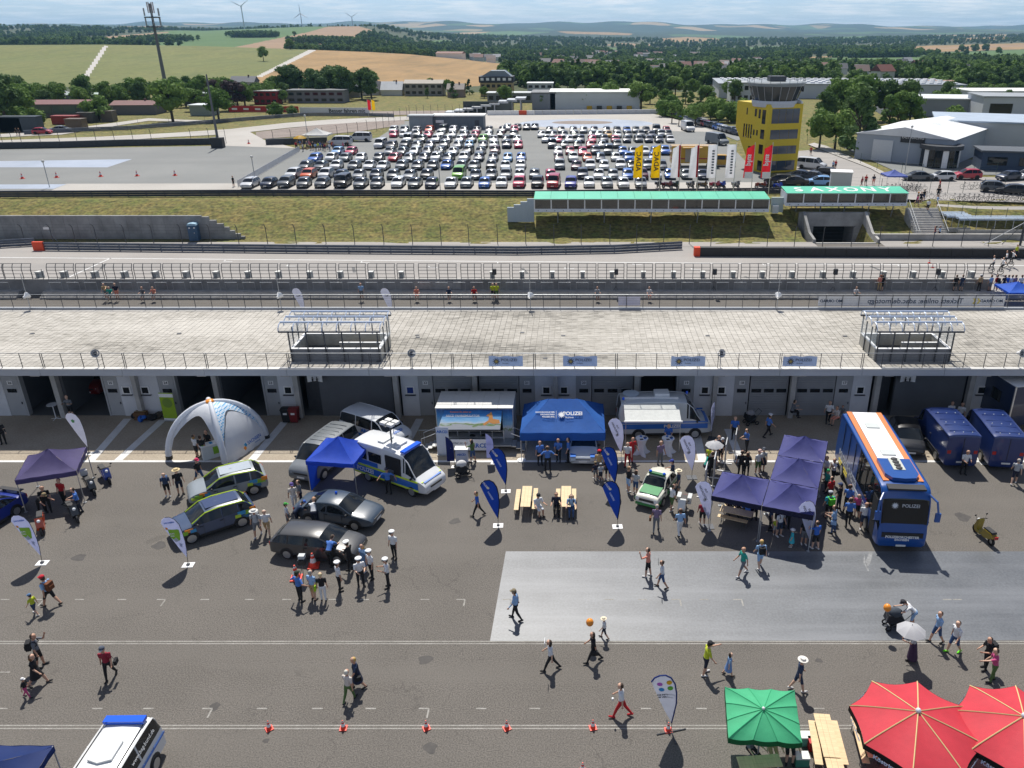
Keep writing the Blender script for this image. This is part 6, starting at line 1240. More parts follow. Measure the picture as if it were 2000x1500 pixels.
mb=MB();mb.box2((x0f,.6,z0),(x1f,2.3,z0+.02));mb.build('carpet',TRIM,ts);mb=MB();mb.box((W*.5,1.4,z0+.45),(.9,.7,.9));mb.build('simulator',plast('1c2f7a'),ts)
for k in range(6):
 x=W*.14+k*W*.148;mb=MB();mb.tube([(x,-.62,.25),(x,-.62,1.3)],.02,5);mb.build('rail_post',ALU,ts)
for z in(.8,1.3):mb=MB();mb.tube([(W*.14,-.62,z),(W*.88,-.62,z)],.02,5);mb.build('rail',ALU,ts)
mb=MB();mb.box2((W*.02,-1.1,.42),(W*.98,-.05,.5));mb.build('platform',STEEL,ts)
for sg,xb in((-1,W*.02),(1,W*.98)):
 for k in range(3):mb=MB();mb.box((xb+sg*(.16+.28*k),-.6,.38-.13*k),(.28,.9,.05));mb.build('step',ALU,ts)
 for y in(-1.05,-.15):mb=MB();mb.tube([(xb,y,1.35),(xb+sg*.95,y,.95),(xb+sg*.95,y,.02)],.02,5);mb.build('stair_rail',ALU,ts)
mb=MB();mb.box((W*.44,-1.13,.56),(W*.5,.015,.80));bo=mb.build('banner',mat('white_banner',(.75,.75,.76),.7,var=.05),ts);writing('ARCD',bo,PBLUE,.42,frame((W*.58,-1.145,.5),(1,0,0),(0,0,1)),bold=.015);writing('Hier ist der',bo,GREY,.2,frame((W*.33,-1.145,.7),(1,0,0),(0,0,1)),shear=.3)
mb=MB();mb.tube([(-.1,1.2,.45),(-1.5,1.2,.42)],.05,6);mb.tube([(-1.45,1.2,.42),(-1.45,1.2,.02)],.035,6);mb.build('drawbar',STEEL,ts)
for x in(W*.45,W*.6):mb=MB();w_=wheel_mesh(.32,.2);mb.add(w_.v,w_.f,0,Matrix.Translation((x,.15,.32)));mb.build('wheel',RUBBER,ts)
for(px,py,lab,wd,hh,m_,txt)in((867,890,'white ARCD roll-up banner at the left steps of the stage',.8,2.0,'c0c8dc','ARCD'),(335,822,'green and white roll-up banner by the left open garage',1.0,2.1,'8fae1e',None)):
 g_=G(px,py);t=thing('rollup_banner',lab,'banner',(g_.x,g_.y,0),R(-4));mb=MB();mb.box((0,0,hh/2+.05),(wd,.015,hh));b_o=mb.build('sheet',mat('banner_'+m_,m_,.7,var=.06),t);mb=MB();mb.box((0,0,.05),(wd+.05,.2,.08));mb.build('foot',ALU,t)
 if txt:writing(txt,t,PBLUE,.26,frame((0,-.012,hh*.86),(1,0,0),(0,0,1)),bold=.01)
 else:
  for z,h_ in((hh*.93,.26),(.12,.16)):mb=MB();mb.box((0,-.01,z),(wd,.01,h_));mb.build('white_band',WHITE,t)
  mb=MB();mb.lathe([(.02,0),(.36,.004)],20,0,frame((0,-.012,hh*.66),(1,0,0),(0,0,1)));mb.build('round_print',mat('dark_lime',(.16,.26,.03),.6),t)
g_=G(903,900);t=thing('flyer_stand','small white ARCD counter before the stage banner','counter',(g_.x,g_.y,0));mb=MB();mb.box((0,0,.45),(.75,.4,.9));mb.build('body',plast('c9cfe0'),t);mb=MB();mb.box((0,0,.92),(.85,.5,.04));mb.build('top',WHITE,t);writing('ARCD',t,PBLUE,.2,frame((0,-.205,.55),(1,0,0),(0,0,1)),bold=.01)
for k,(px,py,lab)in enumerate(((1252.6,886,'white covered bar table on the left under the awning'),(1303.5,886,'white covered bar table on the right under the awning'))):
 g_=G(px,py);t=thing('bar_table',lab,'table',(g_.x,g_.y,0),R(20),'covered bar tables');mb=MB();n=16;vs=[]
 for z,r,st_ in((0,.42,.55),(.25,.30,.3),(.6,.24,.1),(.95,.32,.0),(1.10,.40,0)):
  for j in range(n):q=2*math.pi*j/n;vs.append((r*(1+st_*math.cos(4*q))*math.cos(q),r*(1+st_*math.cos(4*q))*math.sin(q),z+.02))
 mb.add(vs,[(i*n+j,i*n+(j+1)%n,(i+1)*n+(j+1)%n,(i+1)*n+j)for i in range(4)for j in range(n)]);mb.build('cover',mat('stretch_white',(.70,.72,.80),.7),t,smooth=60)
 mb=MB();mb.lathe([(.02,1.12),(.41,1.12),(.41,1.14)],18);mb.build('top',mat('stretch_white',(.7,.72,.8),.7),t)
 for q in range(5):mb=MB();mb.box((.22*math.cos(q*1.4),.22*math.sin(q*1.4),1.155),(.2,.14,.02),0,q);mb.build('leaflet',[BLK,PBLUE,WHITE][q%3],t)
g_=G(110,818);t=thing('bistro_table','tall round bistro table by the open garage','table',(g_.x,g_.y,0));mb=MB();mb.lathe([(.02,1.1),(.36,1.1),(.36,1.13)],18);mb.build('top',plast('c4c8cc'),t);mb=MB();mb.tube([(0,0,.05),(0,0,1.1)],.03,6);mb.build('stem',WHITE,t)
for q in range(4):mb=MB();mb.tube([(0,0,.06),(.35*math.cos(q*1.57),.35*math.sin(q*1.57),.015)],.02,5);mb.build('foot',WHITE,t)
for(px,py,col,lab)in((562,824,'1c1e20','black wheelie bin by the garage passage'),(577,824,'7c1f22','red wheelie bin by the garage passage')):
 g_=G(px,py);t=thing('wheelie_bin',lab,'bin',(g_.x,g_.y,0));mb=MB();mb.add([(-.24,-.24,.08),(.24,-.24,.08),(.24,.24,.08),(-.24,.24,.08),(-.3,-.3,1.0),(.3,-.3,1.0),(.3,.3,1.0),(-.3,.3,1.0)],[(0,3,2,1),(4,5,6,7),(0,1,5,4),(1,2,6,5),(2,3,7,6),(3,0,4,7)]);mb.build('body',plast(col),t)
 mb=MB();mb.prism([(-.34,1.0),(.33,1.0),(.33,1.06),(0,1.12),(-.34,1.06)],-.32,.32,'x');mb.build('lid',plast(col),t)
 for sx in(-.24,.24):mb=MB();w_=wheel_mesh(.1,.06);mb.add(w_.v,w_.f,0,Matrix.Translation((sx,.26,.1))@Matrix.Rotation(R(90),4,'Z'));mb.build('wheel',RUBBER,t)
 mb=MB();mb.box((0,-.29,.75),(.26,.02,.14));mb.build('sticker',WHITE,t)
for k,(px,py,col,sx,lab)in enumerate(((266,818,'15161a',.8,'black bag'),(277,818,'6a4a2a',.9,'brown cardboard box'),(276,824,'2460b8',.4,'blue bag'),(297,821,'16171b',1.0,'long black bag'),(312,816,'4a4436',.6,'camouflage bag'))):
 g_=G(px,py);o=MB()
 if 'box' in lab:o.box((0,0,.28),(.8,.5,.55));nm='cardboard_box'
 else:o.sphere((0,0,.24),.3,10,7,0,sx*1.3,.9,.8);o.sphere((.2,.05,.34),.2,8,5,0,1,1,.7);nm='bag'
 t=thing(nm,lab+' in the pile at the white garage wall','box' if 'box' in nm else 'bag',(g_.x,g_.y,0));o.build('shell',cloth(col),t,smooth=60);h=MB();h.box((0,0,.58)if 'box' in nm else(0,-.1,.42),(.82,.1,.015)if 'box' in nm else(.35,.05,.05));h.build('tape' if 'box' in nm else 'handle',plast('8a7a5a' if 'box' in nm else '0c0c0e'),t)
for k,(px,py,lab)in enumerate(((1376,964,'nearest the camera'),(1393,942,'second from the camera'),(1415,913,'third from the camera'),(1434,893,'furthest from the camera'))):
 g_=G(px,py);t=thing('display_board','upright display board on white feet, %s in its row'%lab,'display board',(g_.x,g_.y,0),R(75),'display boards left of the gazebos')
 mb=MB();mb.box((0,0,1.0),(1.0,.04,1.5));mb.build('panel',plast('8f97a8'),t)
 for x in(-.5,.5):mb=MB();mb.box((x,0,.95),(.04,.05,1.86));mb.build('upright',ALU,t);mb=MB();mb.box((x,0,.03),(.07,.8,.05));mb.build('foot',WHITE,t)
 mb=MB();mb.box((0,0,1.84),(1.04,.05,.05));mb.build('top_rail',ALU,t)
ORC=mat('cone_red',(.75,.06,.03),.5)
def cone(label,px,py,s=.42,z=0.0,group='traffic cones on the paddock'):
 g_=G(px,py,z);t=thing('traffic_cone',label,'traffic cone',(g_.x,g_.y,z+.008),R((px*13)%40),group);t.scale=(s/.5,)*3
 mb=MB();mb.box((0,0,.02),(.34,.34,.035));mb.build('base',ORC,t)
 for a,b,m_ in((0,.30,ORC),(.30,.62,WHITE),(.62,.80,ORC),(.8,.92,WHITE),(.92,1,ORC)):mb=MB();ra,rb=.13-.105*a,.13-.105*b;mb.lathe([(ra,.038+.46*a),(rb,.038+.46*b)],12);mb.build('sleeve',m_,t,smooth=60)
for k,(px,py)in enumerate(((526,1424),(671,1423),(833,1423),(990,1423),(1158,1422),(1305,1427))):cone('small red and white cone on the lower white line, %s from the left'%ordn(k),px,py)
cone('small red and white cone cut by the bottom edge',1138,1506);cone('tall red and white cone beside the dark estate car',613,1106,.8);cone('tall red and white cone behind the officer in light blue',579,1130,.8)
for k,(px,py)in enumerate(((1815,514),(1821,523),(1836,533),(1866,551))):cone('small red cone on the race track, %s from the left'%ordn(k),px,py,.45,0,'cones on the race track')
for k,(px,py)in enumerate(((44,349),(111,347),(197,345),(268,344),(342,343),(486,281))):cone('dark red cone on the open area left of the car park, %s from the left'%ordn(k),px,py,.9,ZP,'cones left of the car park')
g_=G(596,1132);t=thing('radar_tripod','speed camera on a tripod beside the tall cones','speed camera',(g_.x,g_.y,0))
for q in range(3):mb=MB();mb.tube([(0,0,.95),(.42*math.cos(q*2.1),.42*math.sin(q*2.1),.01)],.018,4);mb.build('leg',DSTEEL,t)
mb=MB();mb.box((0,0,1.1),(.34,.3,.28));mb.build('camera_box',BLK,t);mb=MB();mb.box((0,.05,1.36),(.3,.26,.18));mb.build('display',plast('b8bcbc'),t)
def pram(label,px,py,rz,col,top):
 g_=G(px,py);t=thing('pram',label,'pram',(g_.x,g_.y,0),rz)
 for x,y in((-.35,-.25),(-.35,.25),(.35,-.25),(.35,.25)):mb=MB();wheel_ring(mb,(x,y,.15),.15,.05);mb.build('wheel',RUBBER,t)
 mb=MB();[mb.tube([(-.35,y,.16),(.3,y,.62),(.62,y,1.02)],.016,5)for y in(-.24,.24)];mb.tube([(.62,-.24,1.02),(.62,.24,1.02)],.018,5);mb.build('frame',DSTEEL,t)
 mb=MB();mb.prism([(-.5,.5),(-.42,.85),(.1,.8),(.32,.62),(.2,.42),(-.3,.38)],-.22,.22,'y');mb.build('seat',cloth(col),t)
 mb=MB();mb.sphere((-.08,0,.86),.34,10,6,0,1,.75,.75);mb.build('hood',cloth(top),t,smooth=60)
 mb=MB();mb.box((0,0,.24),(.5,.38,.14));mb.build('basket',cloth('17181b'),t)
pram('white and black pram before the stage flags',905,930,R(20),'202226','c0c0c0');pram('black pram with an orange balloon pushed across the sealed area',1746,1226,R(0),'1c1f26','3a424c');pram('dark pram in the shade by the garage doors',1466,828,R(15),'17181c','8a8a8e')
def balloon(label,px,py,z):g_=G(px,py,z);t=thing('balloon',label,'balloon',(g_.x,g_.y,z));mb=MB();mb.sphere((0,0,0),.17,14,10,0,1,1,1.12);mb.build('skin',mat('balloon_orange',(.80,.28,.03),.3),t,smooth=60);mb=MB();mb.tube([(0,0,-.18),(.1,.05,-.6),(.12,.1,-1.0)],.004,3);mb.build('string',WHITE,t)
balloon('orange balloon floating beside a small child',1152,1215.5,1.3);balloon('orange balloon tied to the black pram',1733,1187,1.5)
for(px,py,col,lab)in((1576,1440,'6fae9c','green and white cool box on the bench by the green parasol'),(1566,1480,'3c7c68','dark green cool box under the green parasol corner'),(1592,1450,'b01c1c','red crate on the bench by the green parasol')):
 g_=G(px,py,.3);t=thing('cool_box',lab,'box',(g_.x,g_.y,0));mb=MB();mb.box((0,0,.2),(.5,.34,.38));mb.build('body',plast(col),t);mb=MB();mb.box((0,0,.42),(.52,.36,.06));mb.build('lid',plast('d6d6d0')if col!='b01c1c' else plast(col),t)
# ================================================================ PEOPLE
def tcap(p0,p1,r0,r1,fl=1.0,n=10):      # closed tapered capsule, fl flattens it front to back
 p0,p1=Vector(p0),Vector(p1);d=(p1-p0);L_=max(d.length,1e-4);t=d/L_;a=(Vector((1,0,0))-t*t.x);a=a.normalized()if a.length>.1 else t.orthogonal().normalized();b=t.cross(a)
 prof=[(-r0*math.cos(q),r0*math.sin(q))for q in(R(12),R(45),R(80))]+[(L_+r1*math.cos(q),r1*math.sin(q))for q in(R(80),R(45),R(12))]
 vs=[p0+t*h+(a*math.cos(2*math.pi*j/n)*fl+b*math.sin(2*math.pi*j/n))*r for h,r in prof for j in range(n)];k=len(prof)
 return vs,[(i*n+j,i*n+(j+1)%n,(i+1)*n+(j+1)%n,(i+1)*n+j)for i in range(k-1)for j in range(n)]+[tuple(range(n-1,-1,-1)),tuple(range((k-1)*n,k*n))]
SKN,TOP,THI,SHI,SHO,HAI,FOR=range(7)
def body_mesh(name,legs=((0,0),(0,0)),arms=((0,.1,.15),(0,.1,.15)),lean=0.0,head=0.0,stance=.10):
 S=[];pel=Vector((0,0,0));up=Vector((math.sin(lean),0,math.cos(lean)));fw=Vector((math.cos(lean),0,-math.sin(lean)))
 ch=pel+up*.30;nk=pel+up*.52;S.append((pel-up*.02,pel+up*.16,.145,.135,.74,TOP));S.append((pel-up*.06,pel-up*.02,.15,.15,.78,THI));S.append((pel+up*.14,ch+up*.08,.135,.155,.70,TOP));S.append((ch+up*.06+Vector((0,-.10,0)),ch+up*.06+Vector((0,.10,0)),.085,.085,1,TOP))
 S.append((nk-up*.03,nk+up*.06,.055,.052,1,SKN));hd=nk+up*.17+fw*(.02+.05*math.sin(head));S.append((hd-up*.045+fw*.012,hd+up*.05,.078,.092,1.08,SKN));S.append((hd+fw*.09-up*.01,hd+fw*.105-up*.025,.015,.016,1,SKN));S.append((hd+fw*.05-up*.10,hd+fw*.06-up*.10,.035,.035,1,SKN))
 for sg in(-1,1):S.append((hd+Vector((0,sg*.088,0)),hd+Vector((0,sg*.09,.03)),.018,.018,1,SKN))
 S.append((hd-fw*.02+up*.035,hd-fw*.025+up*.055,.092,.088,1.1,HAI));S.append((hd-fw*.05-up*.03,hd-fw*.045+up*.03,.07,.08,1,HAI))
 for sg,(fx,ab,el)in zip((1,-1),arms):
  sh=ch+up*.135+Vector((0,sg*.175,0));f=fx+0;d=Vector((math.sin(f)*math.cos(ab),sg*math.sin(ab),-math.cos(f)*math.cos(ab)));e=sh+d*.28;S.append((sh,e.lerp(sh,.25),.058,.048,1,TOP));S.append((e.lerp(sh,.22),e,.043,.040,1,SKN))
  f2=fx+el;inw=-.35 if el>1 else 0;d2=Vector((math.sin(f2)*math.cos(ab),sg*math.sin(ab+inw*1.2),-math.cos(f2)*math.cos(ab))).normalized();w_=e+d2*.24;S.append((e,w_,.040,.028,1,FOR));pm=w_+d2*.07;S.append((w_+d2*.02,pm,.032,.036,.6,SKN))
  sd=d2.cross(Vector((0,1,0)));sd=sd.normalized()if sd.length>.1 else Vector((1,0,0));yy=d2.cross(sd).normalized()
  for k,ln in enumerate((.065,.078,.072,.055)):o_=pm+sd*(-.03+.02*k);m1=o_+d2*ln*.6;S.append((o_,m1,.0105,.0105,1,SKN));S.append((m1,m1+(d2+yy*.5*sg).normalized()*ln*.5,.010,.009,1,SKN))
  S.append((w_+d2*.03-sd*.03,w_+d2*.08-sd*.055,.012,.011,1,SKN))
 low=0
 for sg,(hf,kn)in zip((1,-1),legs):
  hp=pel+Vector((0,sg*.085,-.04));d=Vector((math.sin(hf),sg*(stance-.1)*.8+sg*.02,-math.cos(hf))).normalized();k_=hp+d*.42;S.append((hp,k_,.088,.060,1,THI));a_=hf-kn;d2=Vector((math.sin(a_),sg*.01,-math.cos(a_)));an=k_+d2*.41;S.append((k_,k_.lerp(an,.35),.058,.058,1,SHI));S.append((k_.lerp(an,.35),an,.056,.038,1,SHI))
  pitch=max(-.9,min(.6,a_*.8));ft=Vector((math.cos(pitch),sg*.12,math.sin(pitch)*(1 if a_>0 else 1)));hl=an-d2*.0+Vector((0,0,-.045));S.append((hl-ft*.04,hl+ft*.15,.045,.038,1,SHO));low=min(low,(hl-ft*.04).z-.045,(hl+ft*.15).z-.038)
 mb=MB()
 for s in S:v,f=tcap(*s[:5]);mb.add(v,f)
 me=mb.mesh(name,[]);o=bpy.data.objects.new(name,me);md=o.modifiers.new('r','REMESH');md.mode='VOXEL';md.voxel_size=.0165;sm=o.modifiers.new('s','SMOOTH');sm.factor=.5;sm.iterations=2
 out=baked(o);bpy.data.objects.remove(o);out.name=name
 co=np.empty(len(out.vertices)*3);out.vertices.foreach_get('co',co);co=co.reshape(-1,3);co[:,2]-=low;out.vertices.foreach_set('co',co.ravel())
 nf=len(out.polygons);cen=np.empty(nf*3);out.polygons.foreach_get('center',cen);cen=cen.reshape(-1,3);
 if abs(cen[:,2].min()+low)<.05 or cen[:,2].min()<-.3:cen[:,2]-=low if cen[:,2].min()<-.3 else 0
 cen=cen+np.array([0,0,low]);best=np.full(nf,9e9);lab=np.zeros(nf,np.int32)
 for p0,p1,r0,r1,fl,L_ in S:
  a=np.array(p0);d=np.array(p1)-a;t=np.clip(((cen-a)@d)/max(d@d,1e-8),0,1);r=r0+(r1-r0)*t;q=cen-(a+t[:,None]*d);ds=np.linalg.norm(q,axis=1)/np.where(r>.12,r*.93,r);ds=np.linalg.norm(q,axis=1)-r*(.9 if fl<.8 else 1);m_=ds<best;best=np.where(m_,ds,best);lab=np.where(m_,L_,lab)
 for k in range(7):out.materials.append(SKINS[0])
 out.polygons.foreach_set('material_index',lab);out.polygons.foreach_set('use_smooth',np.ones(nf,bool));out.update();out['hd']=list(hd-Vector((0,0,low)));out['pel']=-low;out['lean']=lean;return out
POSE={'stand':body_mesh('person_standing',((.04,.03),(-.06,.02)),((.08,.12,.25),(-.05,.12,.2))),
 'fold':body_mesh('person_arms_folded',((.05,.03),(-.05,.02)),((.35,.25,1.7),(.35,.25,1.6))),
 'akimbo':body_mesh('person_hands_on_hips',((.05,.03),(-.05,.02)),((-.35,.75,1.25),(-.35,.75,1.25)),stance=.16),
 'walk':body_mesh('person_walking',((.38,.10),(-.32,.28)),((-.30,.12,.30),(.32,.12,.45)),.05),
 'walk2':body_mesh('person_strolling',((-.22,.26),(.27,.08)),((.25,.12,.35),(-.25,.12,.25)),.04),
 'look':body_mesh('person_hand_at_face',((.12,.08),(-.12,.05)),((1.05,.25,1.75),(0,.12,.25)),.04),
 'hold':body_mesh('person_holding_things',((.06,.03),(-.08,.05)),((.35,.10,1.25),(.30,.12,1.15)),.06,.4),
 'reach':body_mesh('person_reaching',((.10,.05),(-.12,.05)),((1.25,.12,.25),(.2,.12,.4)),.12),
 'bend':body_mesh('person_bending',((.18,.12),(-.10,.12)),((.75,.12,.5),(.65,.12,.6)),.75,.3),
 'sit':body_mesh('person_seated',((1.45,1.40),(1.38,1.35)),((.55,.14,1.0),(.5,.14,1.0)),.16),
 'crouch':body_mesh('person_crouching',((1.75,2.2),(1.35,2.1)),((.8,.15,.8),(.9,.15,.7)),.45),
 'ride':body_mesh('person_riding',((.75,.8),(.05,.25)),((.15,1.45,.1),(.1,1.5,.1)),.05)}
_hats={}
def hat_mesh(kind):
 if kind in _hats:return _hats[kind]
 mb=MB()
 if kind=='cap':mb.lathe([(.105,.0),(.104,.05),(.075,.10),(.01,.118)],12);mb.prism([(.05,-.08),(.15,-.06),(.19,0),(.15,.06),(.05,.08)],-.002,.014,'z')
 elif kind=='straw':mb.lathe([(.20,.015),(.19,.03),(.115,.035),(.10,.11),(.01,.125)],14)
 elif kind=='police':mb.lathe([(.10,0),(.10,.045),(.145,.085),(.13,.105),(.01,.11)],14);mb.prism([(.06,-.08),(.16,-.05),(.16,.05),(.06,.08)],-.01,.008,'z',1)
 elif kind=='hair':mb.sphere((-.045,0,-.06),.105,10,7,0,.75,1.05,1.55)
 elif kind=='bun':mb.sphere((-.09,0,.06),.05,8,6);mb.sphere((-.02,0,.0),.102,10,6,0,1,1,.95)
 elif kind=='pack':mb.box((-.20,0,-.02),(.17,.27,.40));mb.box((-.30,0,-.08),(.06,.2,.2));[mb.tube([(-.12,y,.17),(.06,y,.20),(.12,y,.02),(-.1,y,-.15)],.018,4)for y in(-.11,.11)]
 elif kind=='bag':mb.box((-.03,.30,-.38),(.26,.10,.22));mb.tube([(-.03,.27,-.27),(-.03,.16,.12),(-.03,-.05,.2)],.010,4)
 elif kind=='skirt':mb.lathe([(.25,-.42),(.21,-.2),(.155,.08),(.135,.14)],14,0,Matrix.Diagonal((.85,1,1,1)),cap=False)
 elif kind=='dress':mb.lathe([(.26,-.48),(.21,-.2),(.15,.10),(.158,.33)],14,0,Matrix.Diagonal((.82,1,1,1)),cap=False)
 elif kind=='long':mb.lathe([(.26,-.80),(.21,-.4),(.155,.05),(.135,.12)],14,0,Matrix.Diagonal((.85,1,1,1)),cap=False)
 elif kind=='paper':mb.box((.16,.06,.10),(.02,.30,.22))
 elif kind=='can':mb.lathe([(.035,0),(.04,.1)],8,0,Matrix.Translation((.3,.1,-.25)))
 _hats[kind]=mb;return mb
_hm={}
def hatm(kind,col):
 k=(kind,col)
 if k not in _hm:_hm[k]=hat_mesh(kind).mesh(kind,[cloth(col)if kind not in('hair','bun')else mat('hair_'+col,col,.6,var=.2,scale=20),TRIM],50)
 return _hm[k]
NICE={'cap':'cap','straw':'sun_hat','police':'peaked_cap','hair':'long_hair','bun':'hair_bun','pack':'backpack','bag':'shoulder_bag','skirt':'skirt','dress':'dress','long':'long_skirt','paper':'paper','can':'cup'}
PC=dict(w='d8dadc',k='15161a',n='1a2036',b='2f62b8',p='4a78c4',l='8fb2d8',g='6c7076',s='a8acb0',r='b01c22',m='8c2034',t='1f9c8c',y='b8c42c',o='d0602a',v='7a6a86',i='c04a7c',e='4f6a3a',c='b49a72',d='2c3c58',j='35507a',u='17181c',q='d88a76',z='3ab0c0',a='c8c0b8')
def person(px,py,pose,head,top,bot,flags='',label='',h=1.75,z=0.0,group=None,acc=(),hair='3a2a1c',dz=0.0,at=None,shoes=None,skin=None):
 """flags: s=shorts, L=long sleeves, f=no collar of cloth needed"""
 g_=at or G(px,py,z);me=POSE[pose];o=link('person',me,None,(g_[0],g_[1],z+dz),R(head),label,'person',group);k=h/1.83;o.scale=(k*1.12,k*(1.2+.07*math.sin(px)),k)
 sk=SKINS[int(px*7+py)%3 if skin is None else skin];T_,B_=cloth(PC[top]),cloth(PC[bot]);hr=mat('hair_'+hair,hair,.6,var=.2,scale=20);sh_=cloth(shoes or('c8c8c8' if 's' in flags and int(px)%2 else '1a1a1c'))
 sl=[sk,T_,B_,sk if 's' in flags else B_,sh_,hr,T_ if 'L' in flags else sk]
 for i,m_ in enumerate(sl):o.material_slots[i].link='OBJECT';o.material_slots[i].material=m_
 hd=Vector(me['hd']);pel=Vector((0,0,me['pel']));ln=Matrix.Rotation(me['lean'],4,'Y')
 for a in acc:
  kd,col=a.split(':');c=link(NICE[kd],hatm(kd,PC.get(col,col)),o)
  if kd in('cap','straw','police'):c.matrix_local=Matrix.Translation(hd)@ln@Matrix.Translation((0,0,.06))
  elif kd in('hair','bun'):c.matrix_local=Matrix.Translation(hd)@ln
  elif kd=='paper':c.matrix_local=Matrix.Translation(hd)@ln
  else:c.matrix_local=Matrix.Translation(pel)@ln@Matrix.Translation((0,0,.30 if kd in('pack','bag','can')else 0))
 return o
GP='visitors walking on the paddock';GO='police officers on the paddock'
P_=person
BL,GR_,BN='b89858','9a9690','4a3220'
P_(8,867,'stand',-60,'k','k','L','person in black standing at the left edge of the shaded apron');P_(141,815,'fold',-90,'g','k','s','person in grey shirt and dark shorts by the garage column');P_(371,0,'stand',-90,'w','d','','person in white shirt inside the open garage behind the dome tent',at=(XA(371,54,0),54,0),z=.012)
P_(386,893,'stand',60,'w','k','s','woman in white top at the counter inside the dome tent',1.65,acc=('hair:9a7a4a',));P_(399,897,'stand',80,'k','k','','person in black seen from behind at the counter in the dome tent');P_(411,886,'stand',-110,'k','k','L','person in black behind the counter in the dome tent')
P_(392,943,'walk',-25,'k','j','s','person in black shirt and pink cap walking past the dome tent',acc=('cap:c02a5a',));P_(329,969,'stand',-70,'d','k','s','boy in blue shirt with small backpack watching the electric cars',1.6,acc=('pack:j',));P_(354,965,'stand',-50,'k','n','s','man in straw hat and black shirt watching the electric cars',acc=('straw:c8b488',))
P_(505,1047,'walk2',-80,'s','g','s','man in grey shirt and white sun hat walking behind the dark blue electric car',acc=('straw:c8c8c4','pack:g'));P_(524,1044,'walk',-75,'w','c','s','woman in white top walking beside the man in grey',1.66,hair='c8c4bc')
P_(96,1000,'stand',-60,'k','k','','man in black leaning on the mopeds under the purple canopy');P_(84,1003,'bend',-20,'k','k','','person in black with a cap bending over the orange moped',1.7,acc=('cap:8a7a5a',));P_(158,1003,'hold',-150,'p','n','','officer in light blue under the right edge of the purple canopy');P_(128,985,'stand',-100,'r','k','','person in red and black under the purple canopy')
P_(577,993,'walk2',-60,'a','w','','man in purple cap and white trousers by the blue canopy',acc=('cap:5a4a8a',));P_(590,988,'stand',200,'g','n','','man in dark clothes beside the man in white trousers');P_(564,1027,'stand',20,'w','g','s','child in green cap and white shirt behind the dark saloon',1.5,acc=('cap:3c9a3c',));P_(581,1024,'bend',30,'d','n','','person in dark blue with blue cap at the boot of the saloon',1.6,acc=('cap:2a52a0',));P_(617,1027,'bend',100,'w','n','','bald man in white shirt bending at the saloon door',hair='b48a6a')
P_(760,963,'akimbo',-90,'p','u','','officer in light blue with hands on hips by the open van door',group=GO,acc=('cap:n',));P_(934,1008,'walk',180,'b','u','','blonde officer in blue shirt walking left before the stage',1.68,group=GO,acc=('hair:'+BL,));P_(924,903,'look',150,'e','j','s','woman in green top and denim shorts at the stage banner',1.65,acc=('hair:2a1c14',),skin=1)
WO='officers in white caps by the estate car'
P_(771,1091,'stand',-110,'w','u','','officer in white cap standing apart right of the estate car',group=WO,acc=('police:w',));P_(646,1105,'bend',80,'p','u','','officer in light blue leaning over the estate car bonnet',group=GO);P_(686,1113,'hold',160,'k','k','L','officer in black jacket and white cap at the estate car bonnet',group=WO,acc=('police:w',));P_(713,1115,'stand',-120,'l','j','s','blonde woman in blue patterned dress among the officers',1.66,acc=('hair:'+BL,'dress:5a7aa0'))
P_(727,1130,'stand',-130,'w','u','','officer in white cap right of the blonde woman',group=WO,acc=('police:w',));P_(706,1144,'hold',-60,'w','u','','officer in white cap holding papers below the estate car bonnet',group=WO,acc=('police:w',));P_(665,1154,'stand',40,'w','u','','officer in white cap seen from behind left of the others',group=WO,acc=('police:w',));P_(759,1147,'fold',200,'w','u','','officer in white cap nearest the middle, arms folded',group=WO,acc=('police:w',))
P_(588,1174,'akimbo',60,'p','u','','officer in light blue seen from behind by the tall cones',group=GO,acc=('cap:1a2a1e',));P_(614,1171,'stand',70,'l','c','s','man in pale blue polo shirt and shorts by the tall cones',hair=GR_);P_(633,1173,'stand',100,'k','w','','woman in black top and white trousers by the tall cones',1.66,hair='c8b890',acc=('bag:9ac020',))
for px,py,ps,hd_,lab in((1055,908,'stand',-70,'officer at the left leg inside the big blue tent'),(1070,919,'akimbo',95,'officer seen from behind at the front of the big blue tent'),(1091,902,'hold',-100,'officer in the middle of the big blue tent'),(1110,902,'stand',180,'officer beside the patrol car inside the big blue tent')):P_(px,py,ps,hd_,'p','u','',lab,group=GO)
P_(1170,927,'stand',80,'c','g','','person in red cap behind the two small boys',acc=('cap:d01c2c',));P_(1163,935,'stand',120,'n','g','s','small boy in dark shirt by the blue tent corner',1.2,acc=('cap:8a7a5c',));P_(1173,939,'stand',100,'s','n','s','small boy in pale shirt by the blue tent corner',1.22,acc=('cap:b0b0b0',));P_(1187,937,'stand',110,'k','k','s','woman in teal cap behind the blue feather flag',1.65,acc=('cap:t',))
P_(1225,910,'walk2',-100,'w','r','','paramedic in white shirt and red trousers by the awning');P_(1234,900,'walk2',-60,'r','r','','person in dark red top and red trousers behind the paramedic');P_(1227,960,'stand',30,'k','l','s','man in black shirt watching the vintage patrol car',hair='8a6a4a');P_(1241,964,'stand',60,'s','j','s','woman in pale top watching the vintage patrol car',1.62,acc=('hair:3a2418','bag:w'))
P_(1289,908,'stand',-60,'v','g','','grey-haired man behind the vintage patrol car',hair=GR_);P_(1304,873,'hold',-90,'b','u','','officer in blue behind the right bar table',group=GO);P_(1313,947,'hold',170,'d','n','','officer in dark blue beside the vintage car door',acc=('cap:2a3a8a',));P_(1324,964,'stand',190,'d','g','s','woman in cream sun hat right of the vintage patrol car',1.66,acc=('straw:d8ccb0',));P_(1311,997,'look',30,'w','e','s','man in white shirt and olive shorts by the white motorcycle',hair='2a2420')
